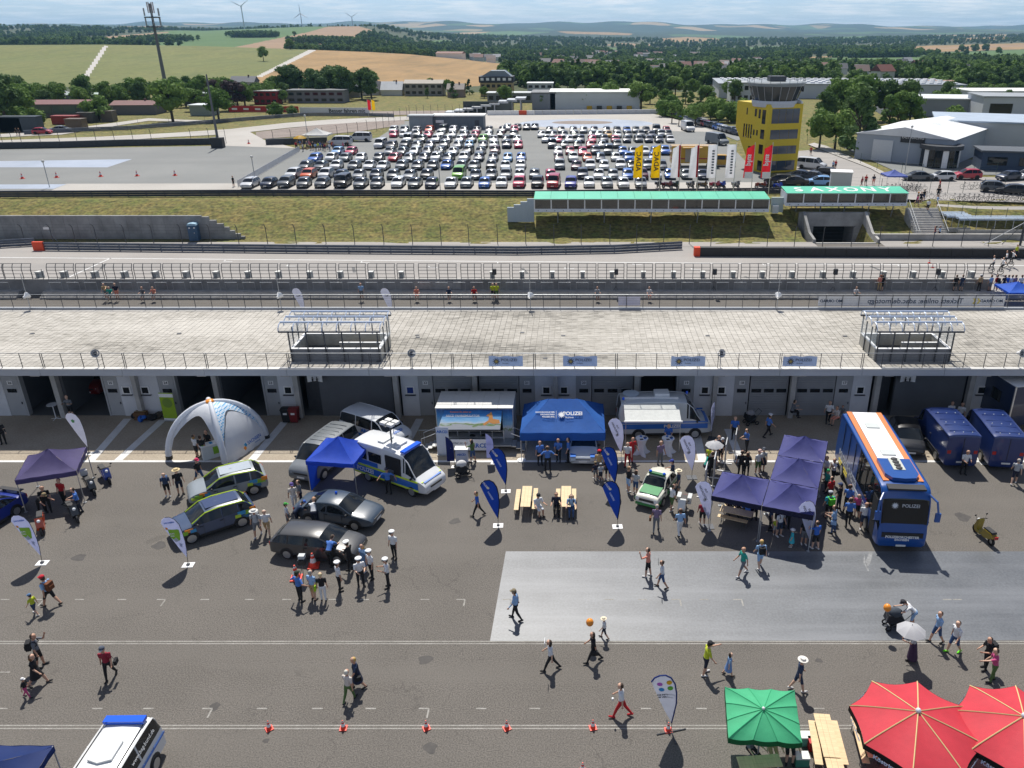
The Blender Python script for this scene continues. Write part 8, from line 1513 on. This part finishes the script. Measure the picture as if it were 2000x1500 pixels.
t=block('large ochre and dark grey office house with stepped roof',970,188,20,14,7,'a8966c','23272f',0,0,wins=6,wrow=2);mb=MB();mb.box2((-6.2,-.3,4.93),(6.2,8.4,6.7));mb.build('attic',plast('23272f'),t);mb=MB();mb.prism([(-5.4,6.7),(5.4,6.7),(3,8.6),(-2,8.6)],1,7.5,'y');mb.build('upper_roof',plast('7c868e'),t)
for k in range(6):mb=MB();mb.box((-5+k*2,-.33,5.8),(1.1,.1,.9));mb.build('attic_window',WHITE,t)
block('white flat annex right of the ochre office house',1055,186,16,12,6,'b8c0c8','c8ccd0',wins=4,wrow=2);block('low pale building before the ochre office house',1010,200,34,10,4.2,'7e8286','c0c4c6',wins=8);block('row of cottages behind the kart track',475,178,16,10,5,'b8b4ac','5a5e66',0,3.4)
for lab,p0,p1,py,col,txt in(('red hoarding with white emblems along the kart track',448,584,219,'a81c24',None),('white hoarding reading Besser fahren mit along the kart track',586,722,222,'d8d8dc','Besser fahren mit')):
 a,b=gz(p0,py),gz(p1,py+1);t=thing('hoarding',lab,'hoarding',a);L_=(b-a).length;an=math.atan2((b-a).y,(b-a).x);t.rotation_euler=(0,0,an);mb=MB();mb.box((L_/2,0,.9),(L_,.12,1.7));mb.build('panel',plast(col),t)
 if txt:writing(txt,t,BLK,1.5,frame((L_*.68,-.08,.85),(1,0,0),(0,0,1)),bold=.03)
 else:[MB().box((L_*(k+.5)/6,-.08,.9),(1.6,.04,.5)).build('emblem',WHITE,t)for k in range(6)]
guardrail('guard_rail','curving dark guard rail along the far side of the kart track',[gz(x,y)for x,y in((48,263),(150,258),(250,254),(330,248),(420,241),(520,233),(600,227),(680,227),(770,229))],3,.95,3.0)
for lab,pts in(('long dark tyre wall with fence left of the kart track opening',[(-200,293),(0,290),(120,288),(250,284),(330,283),(432,281)]),('dark tyre wall with fence right of the kart track opening',[(520,283),(580,281),(640,279)])):
 pts=[gz(*p)for p in pts];t=thing('tyre_wall',lab,'barrier',pts[0])
 for a,b in zip(pts[:-1],pts[1:]):d=b-a;mb=MB();mb.box((d.length/2,0,.6),(d.length,.8,1.2));mb.build('belt',mat('tyre_belt',(.045,.05,.058),.7,var=.3),t,a-pts[0],math.atan2(d.y,d.x))
catchfence('catch_fence','wire fence above the left tyre wall',[gz(x,y)for x,y in((8,289),(27,289),(45,289),(82,288),(119,287),(153,286),(190,285),(226,284),(262,283),(298,283),(375,282),(410,281),(442,280))],3.2,.3,4)
catchfence('catch_fence','curved black catch fence between gravel trap and car park',[gz(x,y)for x,y in((535,282),(570,281),(604,279),(632,277),(660,272),(680,268),(700,265),(718,260),(736,255),(749,249),(760,243),(770,238),(782,234),(795,231))],3.0,.5,5)
catchfence('catch_fence','wire fence before the far hedge bank',[gz(x,225-(x-800)*.01)for x in range(800,950,14)],2.8,.2,4)
catchfence('wire_fence','thin wire fence along the meadow behind the kart track',[gz(x,y)for x,y in((190,252),(230,248),(270,243),(330,240),(400,236),(460,231),(520,229),(570,226))],1.6,.0,3,r=.03)
t=thing('crowd_barriers','long row of pale crowd barriers along the left side of the car park','barrier',gz(465,367));a,b=gz(465,367),gz(586,296);n=20
for k in range(n):q=(b-a)*(k/n);d=(b-a);mb=MB();L_=d.length/n;mb.box((L_/2,0,.6),(L_-.1,.04,1.0));mb.build('panel',mat('mesh_panel',(.62,.63,.66),.6,alpha=.6),t,q,math.atan2(d.y,d.x))
for lab,pts in(('pale green wire fence along the shop forecourt',[(1576,283),(1600,292),(1640,305),(1680,320),(1712,334),(1760,341),(1800,343),(1850,343),(1900,343),(1945,340)]),('green steel fence with gates behind the bicycles',[(1660,372),(1690,373),(1720,374),(1760,376),(1790,376),(1815,377),(1850,378),(1880,377),(1920,374),(1960,372),(2010,370)]),('wire fence along the bank path at the right',[(1850,412),(1878,418),(1905,422),(1935,424),(1965,424),(2000,424),(2040,424)])):catchfence('wire_fence',lab,[gz(*p)for p in pts],1.9 if 'bank' not in lab else 1.2,0,4,m=mat('fence_green',(.05,.09,.08),.6),r=.035)
for k,(px,py,ht,lab)in enumerate(((97,366,3.9,'left of the car park'),(500,362,4.3,'at the left corner of the car park'),(860,372,6.0,'before the middle of the car park'),(603,285,6.0,'beside the white marquee'),(1767,338,7.5,'on the shop forecourt'))):
 t=thing('lamp_post','thin lamp post '+lab,'lamp post',gz(px,py));mb=MB();mb.tube([(0,0,0),(0,0,ht)],.06,6);mb.build('post',STEEL,t);mb=MB();mb.sphere((0,0,ht),.22,8,6);mb.build('lamp_head',plast('c8c8c4'),t)
def mast(label,px,Y,z0,h,r,py=None,plat=True):
 g=gz(px,py)if py else Vector((xw(px,Y,z0),Y,z0));t=thing('antenna_mast',label,'mast',g);mb=MB();mb.tube([(0,0,0),(0,0,h)],[r,r*.5],8);mb.build('shaft',mat('mast_grey',(.13,.13,.14),.7),t)
 if plat:
  for f in(.70,.82):mb=MB();mb.lathe([(r*4.2,h*f),(r*4.2,h*f+.5)],8,0,None,cap=True);mb.build('platform',DSTEEL,t);[MB().box((r*4*math.cos(q),r*4*math.sin(q),h*f+2.4),(.4,.3,3.2),0,q).build('antenna',plast('a0a4a8'),t)for q in np.linspace(0,5.2,6)]
  for q in range(4):mb=MB();mb.box((r*1.6*math.cos(q*1.57),r*1.6*math.sin(q*1.57),h*.95),(.35,.3,4.5));mb.build('antenna',plast('b0a0a0'),t)
 return t
mast('tall antenna mast with platforms before the meadow',322,400,3,33,.85);t=mast('slim lattice floodlight mast at the kart track opening',428,0,0,14,.28,288,False);mb=MB();mb.box((0,-.3,1),(2.4,1.4,2));mb.build('base_block',TRIM,t)
for k,(px,Y,hh)in enumerate(((478,2250,62),(591,2700,62),(690,3100,62))):
 z_=float(terr(np.array([px*1.]),np.array([Y*1.]))[0])-2;t=thing('wind_turbine','white wind turbine on the far ridge, %s from the left'%ordn(k),'wind turbine',(xw(px,Y,z_),Y,z_),0,'wind turbines');WT=plast('c8ccd0');hh=hh*(.75 if k else .9);mb=MB();mb.tube([(0,0,0),(0,0,hh)],[1.7,1.0],8);mb.build('tower',WT,t);mb=MB();mb.box((0,1,hh),(2.4,6,2.4));mb.build('nacelle',WT,t)
 for q in range(3):an=q*2.094+.6+k;mb=MB();mb.tube([(0,-3,hh),(math.cos(an)*8,-3,hh+math.sin(an)*8),(math.cos(an)*26,-3,hh+math.sin(an)*26)],[.7,1.1,.3],5);mb.build('blade',WT,t)
a,b=gz(880,224),gz(1025,208);t=thing('grandstand','sloping grey grandstand seen from the side behind the barrier','grandstand',a);mb=MB()
for k in range(9):f=k/8;q=(b-a)*f;mb.box((q.x,2+q.y*.3,.5+f*3.2),(3.0,6,.5));mb.box((q.x,2+q.y*.3,.25+f*1.6),(.3,5.6,.5+f*3.2))
mb.build('rows',STEEL,t);mb=MB();mb.box2((3,5,0),(17,5.3,3.2));mb.build('back_panel',plast('39423e'),t)
g=gz(1355,327);t=thing('yellow_show_trailer','yellow exhibition trailer with raised side behind the flags','trailer',g);mb=MB();mb.box2((-4,0,.7),(4,2.6,3.6));mb.build('body',paint('c89a10'),t);mb=MB();mb.box2((-2.2,-1.4,3.4),(1.2,0,3.5));mb.build('flap',paint('c89a10'),t);mb=MB();mb.box2((-1.6,-.05,.9),(.8,.03,3.1));mb.build('opening',plast('a8a090'),t);mb=MB();mb.box2((-4.02,-.03,1.4),(4.02,2.62,1.6));mb.build('red_stripe',paint('a8122a'),t)
for k,x in enumerate((-2.6,2.6)):mb=MB();w_=wheel_mesh(.4,.3);mb.add(w_.v,w_.f,0,Matrix.Translation((x,.2,.4)));mb.build('wheel',RUBBER,t)
def pc(px,py,kd,col,hd_,lab,cat='car',full=1,group=None):g=gz(px,py);cn,hx=CN.get(col,(col,col));place_car('parked_car' if cat=='car' else 'parked_van',kd,hx,(g.x,g.y,ZP+.02),R(hd_),lab%cn if '%s' in lab else lab,group,full,1.0,cat)
pc(1408,324,'minivan','c89a10',0,'yellow delivery van beside the yellow trailer','van');pc(704,276,'minivan','w',180,'white minibus with orange stripe beside the marquee','van');pc(665,284,'minivan','w',180,'white and orange van half hidden by the crowd','van');pc(1343,256,'crew van','w',-80,'white tall van at the back right of the car park','van');pc(1400,282,'crew van','s',-60,'silver van left of the tower','van');pc(1585,330,'minivan','w',-35,'white van on the access road beside the tower','van')
for k,(px,py,kd,col,hd_)in enumerate(((1560,350,S_,'s',160),(1585,352,S_,'g',150),(1548,362,S_,'k',170),(1520,358,E_,'k',170),(1606,346,U_,'k',150),(1600,362,H_,'l',170))):pc(px,py,kd,col,hd_,'%%s %s in the shade at the foot of the tower, %s'%(kd,ordn(k)),group='cars at the foot of the tower')
for k,(px,py,kd,col,hd_)in enumerate(((1790,352,S_,'g',178),(1838,352,H_,'w',180),(1887,350,U_,'r',180),(1968,352,H_,'d',200),(2004,350,H_,'w',200),(1943,375,U_,'g',-20),(1975,379,E_,'k',160),(2003,380,E_,'w',-20))):pc(px,py,kd,col,hd_,'%%s %s on the road at the right, %s from the left'%(kd,ordn(k)),group='cars on the road at the right')
for k in range(16):px=1312+k*8.5;pc(px,228+k*2.4,[H_,E_,U_,S_][k%4],'rdkbwsgd'[k%8],-70,'%%s %s in the row behind the car park fence, %s from the left'%([H_,E_,U_,S_][k%4],ordn(k)),full=0,group='cars behind the car park fence')
pc(36*1.0+48,262,H_,'r',10,'red and white rally car on the kart track',full=0);pc(122,258,S_,'s',10,'grey car on the kart track',full=0)
t=thing('portacabin','white portacabin by the gate','cabin',gz(1640,374),R(-14));mb=MB();mb.box2((-1.5,0,0),(1.5,2.4,2.7));mb.build('walls',plast('b8bec4'),t);mb=MB();mb.box2((-1.6,-.1,2.7),(1.6,2.5,2.85));mb.build('roof',WHITE,t)
for k,(px,py,w_,h_,col,lab)in enumerate(((15,258,7,4,'33404a','dark green container at the left edge by the kart track'),(39,258,9,4.2,'2e3a44','dark green container beside the first one'),(146,254,4,3,'5c4c38','wooden crate stack beside the red tractor'),(168,240,4,3,'4a4a44','grey skip near the bush'),(210,238,3,3.2,'5a5246','brown hut beside the bush'),(125,243,6,2.4,'8c2418','red farm machine by the crates'))):
 t=thing('container',lab,'container',gz(px,py));mb=MB();mb.box2((-w_/2,0,0),(w_/2,2.5,h_*.8));mb.build('body',plast(col),t);mb=MB();mb.box2((-w_/2-.1,-.1,h_*.8),(w_/2+.1,2.6,h_*.8+.15));mb.build('lid',plast(col),t)
bm_=MB();[wheel_ring(bm_,(x,0,.34),.34,.035,0)for x in(-.52,.52)];bw=bm_.mesh('wheels',[RUBBER]);bm_=MB();[bm_.tube(p,.02,4)for p in([(-.52,0,.34),(-.1,0,.3),(.42,0,.82),(-.2,0,.82),(-.1,0,.3)],[(-.52,0,.34),(-.2,0,.82),(-.22,0,.95)],[(.52,0,.34),(.40,0,.95),(.36,-.25,1.0)],[(.40,0,.95),(.36,.25,1.0)])];bf=bm_.mesh('frame',[DSTEEL,]);bm_=MB();bm_.box((-.22,0,.97),(.24,.14,.06));bs=bm_.mesh('saddle',[BLK])
BK=[(1866+k*9.5,391.5+(k%3))for k in range(15)]+[(1735+k*8,372+k%2)for k in range(9)]+[(1886,369),(1903,369),(1812,388),(1838,389),(1780,370)]
for k,(px,py)in enumerate(BK):
 t=thing('bicycle','bicycle parked %s, %s from the left'%(('on the edge above the bank',ordn(k))if k<15 else('by the blue canopy',ordn(k-15))if k<24 else('near the gate',ordn(k-24))),'bicycle',gz(px,py),R(-35+(k*47)%70),'bicycles parked above the bank');link('wheels',bw,t);link('frame',bf,t);link('saddle',bs,t)
# ================================================================ TREES, WOODS AND THE TOWN
def leafmat(name,c1,c2):
 m=bpy.data.materials.new(name);m.use_nodes=True;n=m.node_tree;b=n.nodes['Principled BSDF'];oi=n.nodes.new('ShaderNodeObjectInfo');g=n.nodes.new('ShaderNodeNewGeometry');nz=n.nodes.new('ShaderNodeTexNoise');nz.inputs['Scale'].default_value=.35;n.links.new(g.outputs['Position'],nz.inputs['Vector'])
 ad=n.nodes.new('ShaderNodeMath');ad.operation='MULTIPLY_ADD';ad.inputs[1].default_value=.55;n.links.new(oi.outputs['Random'],ad.inputs[0]);sb=n.nodes.new('ShaderNodeMath');sb.operation='MULTIPLY_ADD';sb.inputs[1].default_value=1.4;sb.inputs[2].default_value=-.45;n.links.new(nz.outputs['Fac'],sb.inputs[0]);n.links.new(sb.outputs[0],ad.inputs[2])
 mx=n.nodes.new('ShaderNodeMix');mx.data_type='RGBA';mx.inputs[6].default_value=(*c1,1);mx.inputs[7].default_value=(*c2,1);n.links.new(ad.outputs[0],mx.inputs['Factor']);n.links.new(mx.outputs[2],b.inputs['Base Color']);b.inputs['Roughness'].default_value=.75;b.inputs['Specular IOR Level'].default_value=.2
 tr=n.nodes.new('ShaderNodeBsdfTranslucent');n.links.new(mx.outputs[2],tr.inputs[0]);ms=n.nodes.new('ShaderNodeMixShader');ms.inputs[0].default_value=.25;n.links.new(b.outputs[0],ms.inputs[1]);n.links.new(tr.outputs[0],ms.inputs[2]);n.links.new(ms.outputs[0],n.nodes['Material Output'].inputs[0]);return m
LEAF=leafmat('leaves',(.075,.15,.03),(.18,.275,.065));DARKL=leafmat('dark_leaves',(.05,.105,.036),(.11,.18,.052));COPPER=leafmat('copper_leaves',(.045,.03,.036),(.08,.055,.055));BARK=mat('bark',(.07,.055,.04),.9,var=.2)
def crown(seed,rx,h,z0,n,s,m,shape='round',trunk=False):
 r=np.random.default_rng(seed);k=16 if shape!='cone' else 20;f=r.uniform(0,1,k);a=r.uniform(0,6.283,k)
 if shape=='cone':zz=z0+(h-z0)*f;rad=rx*(1-f)**.8*.7;lr=rx*(.20+.30*(1-f))
 else:zz=z0+(h-z0)*(.18+.64*f);rad=rx*.62*np.sqrt(np.clip(1-((f-.42)/.62)**2,0,1))*np.sqrt(r.uniform(.2,1,k));lr=rx*r.uniform(.34,.52,k)
 C=np.stack([rad*np.cos(a),rad*np.sin(a),zz],1);which=r.integers(0,k,n);d=r.normal(size=(n,3));d /= np.linalg.norm(d,axis=1)[:,None];d[:,2]=np.abs(d[:,2])*.9-.25
 P=C[which]+d*(lr[which]*r.uniform(.55,1.12,n))[:,None];P[:,2]=np.clip(P[:,2],z0*.8,h);N=d+r.normal(0,.45,(n,3));N /= np.linalg.norm(N,axis=1)[:,None]
 T=np.cross(N,r.normal(size=(n,3)));T /= np.linalg.norm(T,axis=1)[:,None];Bv=np.cross(N,T);sz=(s*r.uniform(.6,1.3,n))[:,None]
 Vv=np.stack([P-T*sz,P+Bv*sz*.7,P+T*sz,P-Bv*sz*.7],1).reshape(-1,3);mb=MB();mb.v=[tuple(x)for x in Vv];mb.f=[(4*i,4*i+1,4*i+2,4*i+3)for i in range(n)];mb.m=[0]*n
 for c,q in zip(C,lr):mb.sphere(tuple(c),q*.60,7,5)  # solid cores added inside the leaf lobes to block light
 if trunk:mb.tube([(0,0,0),(0,0,h*.5)],[.25,.15],5,1)
 me=bpy.data.meshes.new('crown');me.from_pydata(mb.v,[],mb.f);me.materials.append(m);me.materials.append(BARK);me.polygons.foreach_set('material_index',mb.m);me.update();return me
def trunk_mesh(h,r):
 mb=MB();mb.tube([(0,0,-.3),(.05,0,h*.35),(0,.05,h*.75)],[r,r*.75,r*.25],7)
 for q in range(5):a=q*1.26;mb.tube([(0,0,h*(.30+.06*q)),(h*.14*math.cos(a),h*.14*math.sin(a),h*(.48+.06*q)),(h*.22*math.cos(a),h*.22*math.sin(a),h*(.58+.06*q))],[r*.4,r*.25,r*.08],5)
 return mb.mesh('trunk',[BARK],50)
KT={'round':[crown(s_,4.6,10,2.2,1900,.36,LEAF)for s_ in(1,2,3)],'dark':[crown(s_,4.3,11,1.4,1900,.36,DARKL)for s_ in(4,5)],'copper':[crown(8,4.8,10,1.4,1800,.36,COPPER)],'tall':[crown(s_,2.9,12,1.8,1700,.34,LEAF)for s_ in(6,7)],'cone':[crown(9,3.6,11,1.6,1700,.34,DARKL,'cone')],'bush':[crown(11,3.6,4.6,.2,900,.28,LEAF)]}
TRK=trunk_mesh(10,.32);tn={}
def tree(px,py,h,kind,where,Y=None):
 g=gz(px,py)if Y is None else world_pt(px,Y);k=KT[kind][int(px*3+py)%len(KT[kind])];nm={'round':'broadleaf tree','dark':'dark green tree','copper':'dark copper beech','tall':'slender tall tree','cone':'conical dark tree','bush':'round bush'}[kind]
 key=(nm,where);i=tn.get(key,0);tn[key]=i+1
 t=thing('bush' if kind=='bush' else 'tree','%s %s'%(nm,where)if i==0 else '%s %s, %s of its kind'%(nm,where,ordn(i)),'bush' if kind=='bush' else 'tree',g,rng.uniform(0,6.28),'trees '+where);s_=h/{'round':10,'dark':11,'copper':10,'tall':12,'cone':11,'bush':4.6}[kind];t.scale=(s_*rng.uniform(.9,1.1),s_*rng.uniform(.9,1.1),s_);link('crown',k,t);tr_=link('trunk',TRK,t)
 if kind=='bush':tr_.scale=(.5,.5,.35)
for a in((338,238,11.5,'round','standing alone at the kart track'),(428,236,9,'round','right of the big lone tree'),(14,246,13,'dark','at the left edge'),(-12,240,13,'round','at the left edge'),(40,236,10,'round','behind the dark containers'),(55,240,4,'bush','behind the dark containers'),(72,241,4,'bush','behind the dark containers'),(30,243,4.5,'bush','behind the dark containers'),(195,236,6.5,'bush','beside the clubhouse'),(538,228,4,'bush','at the guard rail of the kart track'),(572,224,2.5,'bush','at the guard rail of the kart track'),(1057,213,5,'round','before the grey annex'),(1146,213,5,'round','before the white hall'),(1252,214,9,'round','at the right end of the white hall'),(1600,290,8,'round','on the verge behind the tower'),(1630,292,8.5,'round','on the verge behind the tower'),(1672,304,12,'cone','before the motor shop'),(1858,262,7,'round','behind the motor shop'),(1300,212,6,'round','by the rear road'),(986,203,6,'round','before the ochre office house')):tree(*a)
for k in range(60):
 px=rng.uniform(-40,480);kd='copper' if 385<px<495 and rng.random()<.7 else['round','dark','round','tall'][k%4];tree(px,0,rng.uniform(6,9.2),kd,'in the row below the meadow',rng.uniform(246,300))
for k in range(26):tree(rng.uniform(560,735),0,rng.uniform(8,11.5),['dark','dark','tall','dark'][k%4],'in the dark grove before the wheat field',rng.uniform(285,325))
for k in range(12):tree(rng.uniform(500,560),0,rng.uniform(5,7.5),['round','dark'][k%2],'behind the red race office',rng.uniform(275,310))
for k in range(14):tree(rng.uniform(740,1000),0,rng.uniform(3.5,6),['cone','round','tall'][k%3],'among the houses before the wheat field',rng.uniform(296,340))
for k in range(30):tree(rng.uniform(1085,1460),0,rng.uniform(5,8),['tall','round','dark','cone'][k%4],'behind the white hall',rng.uniform(262,310))
for k in range(20):tree(rng.uniform(1300,1445),236-k*.2,rng.uniform(3.5,6),['round','bush','tall'][k%3],'between the white hall and the tower',rng.uniform(205,250))
for k in range(20):tree(rng.uniform(1588,1790),0,rng.uniform(8,12),['dark','tall','tall','round'][k%4],'in the tall group behind the tower',rng.uniform(180,235))
for k in range(34):tree(rng.uniform(1790,2030),0,rng.uniform(4,7),['round','dark','tall','bush'][k%4],'among the halls at the right',rng.uniform(230,380))
for k,(px,Y)in enumerate(((515,560),(567,690),(1635,1000),(1680,1000),(1790,1050),(1950,1100),(1540,900),(200,900),(250,1000))):tree(px,0,rng.uniform(8,12),'round','standing alone in the fields',Y)
pr=bpy.data.collections.new('wood_species')
for i,(s_,m_,sh,rx)in enumerate(((21,LEAF,'round',4.8),(22,DARKL,'round',4.6),(23,DARKL,'round',5.0),(24,LEAF,'round',4.2),(25,DARKL,'cone',3.4))):o=bpy.data.objects.new('wood_tree',crown(s_,rx,10.5,1.0,420,.72,m_,sh,True));pr.objects.link(o)
pts=[];scl=[]
def is_field(px,py,D):
 r=np.zeros(len(px),bool)
 for k,poly,d0,d1 in FIELDS:r|=inpoly(px,py,poly)&(D>d0)&(D<d1)
 return r
HOUSES=[(rng.uniform(1040,1480),rng.uniform(470,1500))for _ in range(64)]+[(rng.uniform(1300,1960),rng.uniform(430,900))for _ in range(22)]+[(rng.uniform(850,1050),rng.uniform(620,1000))for _ in range(8)]
for d0,d1,n,p0,p1 in((345,520,1700,980,2300),(520,1000,9500,560,2400),(1000,1700,9000,-150,2250),(1700,3300,9000,-100,2150)):
 D=np.sqrt(rng.uniform(d0**2,d1**2,n));px=rng.uniform(p0,p1,n);z=terr(px,D);x=xw(px,D,z);zc2=D*CP+(H_CAM-z)*SP;py=Y0-F_PX*(D*SP-(H_CAM-z)*CP)/zc2;ok=~is_field(px,py,D)
 clump=np.sin(x*.021+D*.013)+np.sin(x*.008-D*.019+2)+.6*np.sin(x*.05+1);ok&=clump>(-1.1 if d0<1000 else-.5)
 for hx,hD in HOUSES:w_=13*F_PX/hD;ok&=~((np.abs(px-hx)<w_)&(D>hD-90)&(D<hD+12))
 pts.append(np.stack([x,D,z-.3],1)[ok]);scl.append((rng.uniform(.55,.95,n)*(1.0 if d0<1000 else 1.25))[ok])
for(px_,D_,rw,rd)in((1730,1120,95,40),(495,1500,45,30),(310,1350,60,25),(640,1250,60,40)):
 n=420;px=px_+rng.normal(0,rw*.45,n);D=D_+rng.uniform(-rd,rd,n);z=terr(px,D);pts.append(np.stack([xw(px,D,z),D,z-.3],1));scl.append(rng.uniform(.7,1.05,n))
pts=np.concatenate(pts);scl=np.concatenate(scl);me=bpy.data.meshes.new('woods');me.vertices.add(len(pts));me.vertices.foreach_set('co',pts.ravel());at=me.attributes.new('s','FLOAT','POINT');at.data.foreach_set('value',scl.astype(np.float32));me.update()
wo=link('woods',me,kind='stuff',label='wooded country of mixed broadleaf trees stretching to the far ridges',cat='woodland');md=wo.modifiers.new('trees','NODES');ng=bpy.data.node_groups.new('wood_scatter','GeometryNodeTree');md.node_group=ng
ng.interface.new_socket('Geometry',in_out='INPUT',socket_type='NodeSocketGeometry');ng.interface.new_socket('Geometry',in_out='OUTPUT',socket_type='NodeSocketGeometry');N_=ng.nodes.new;gi,go,ip,ci,na,rv=N_('NodeGroupInput'),N_('NodeGroupOutput'),N_('GeometryNodeInstanceOnPoints'),N_('GeometryNodeCollectionInfo'),N_('GeometryNodeInputNamedAttribute'),N_('FunctionNodeRandomValue')
ci.inputs[0].default_value=pr;ci.inputs['Separate Children'].default_value=True;ci.inputs['Reset Children'].default_value=True;ip.inputs['Pick Instance'].default_value=True;na.data_type='FLOAT';na.inputs['Name'].default_value='s';rv.data_type='FLOAT_VECTOR';rv.inputs['Max'].default_value=(0,0,6.283)
for a,b in((gi.outputs[0],ip.inputs['Points']),(ci.outputs[0],ip.inputs['Instance']),(na.outputs['Attribute'],ip.inputs['Scale']),(rv.outputs[0],ip.inputs['Rotation']),(ip.outputs[0],go.inputs[0])):ng.links.new(a,b)
hw={}
hn={}
for k,(px,D)in enumerate(sorted(HOUSES)):
 big=k%9==0;w_,d_,h_=(22,12,4)if big else(9,7.5,3.8);rc=['6a3c32','4a4c52','5e4a44','8a8c90'][k%4];wc=['e0dcd4','d8d4c4','d0d4d8'][k%3];z_=float(terr(np.array([px]),np.array([D]))[0]);kind=('big' if big else 'small',wc,rc)
 if kind not in hw:
  a=MB();a.box2((-w_/2,-d_/2,-2),(w_/2,d_/2,h_));b=MB();b.prism([(-d_/2-.4,h_),(d_/2+.4,h_),(0,h_+(1.3 if big else 3.2))],-w_/2-.4,w_/2+.4,'x');hw[kind]=(a.mesh('wall',[mat('wall_'+wc,wc,.8,var=.07,scale=.15)]),b.mesh('roof',[mat('roof_'+rc,rc,.7)]))
 hn[kind[0]+rc]=hn.get(kind[0]+rc,-1)+1
 t=thing('house','%s with %s roof in the far town, %s of these from the left'%('long pale hall' if big else 'pale house',{'6a3c32':'red','4a4c52':'slate','5e4a44':'brown','8a8c90':'grey'}[rc],ordn(hn[kind[0]+rc])),'house',(xw(px,D,z_),D,z_),rng.uniform(-.6,.6),'houses of the town');link('wall',hw[kind][0],t);link('roof',hw[kind][1],t)
# ================================================================ HAZE
m=bpy.data.materials.new('haze_air');m.use_nodes=True;n=m.node_tree;n.nodes.remove(n.nodes['Principled BSDF']);pv=n.nodes.new('ShaderNodeVolumePrincipled');pv.inputs['Color'].default_value=(.38,.68,1.0,1);pv.inputs['Density'].default_value=7.5e-5;pv.inputs['Anisotropy'].default_value=.1;n.links.new(pv.outputs[0],n.nodes['Material Output'].inputs['Volume'])
mb=MB();mb.box2((-15500,-400,-80),(15500,12700,170));mb.build('haze',m,kind='stuff')
bpy.data.scenes.remove(TMP)
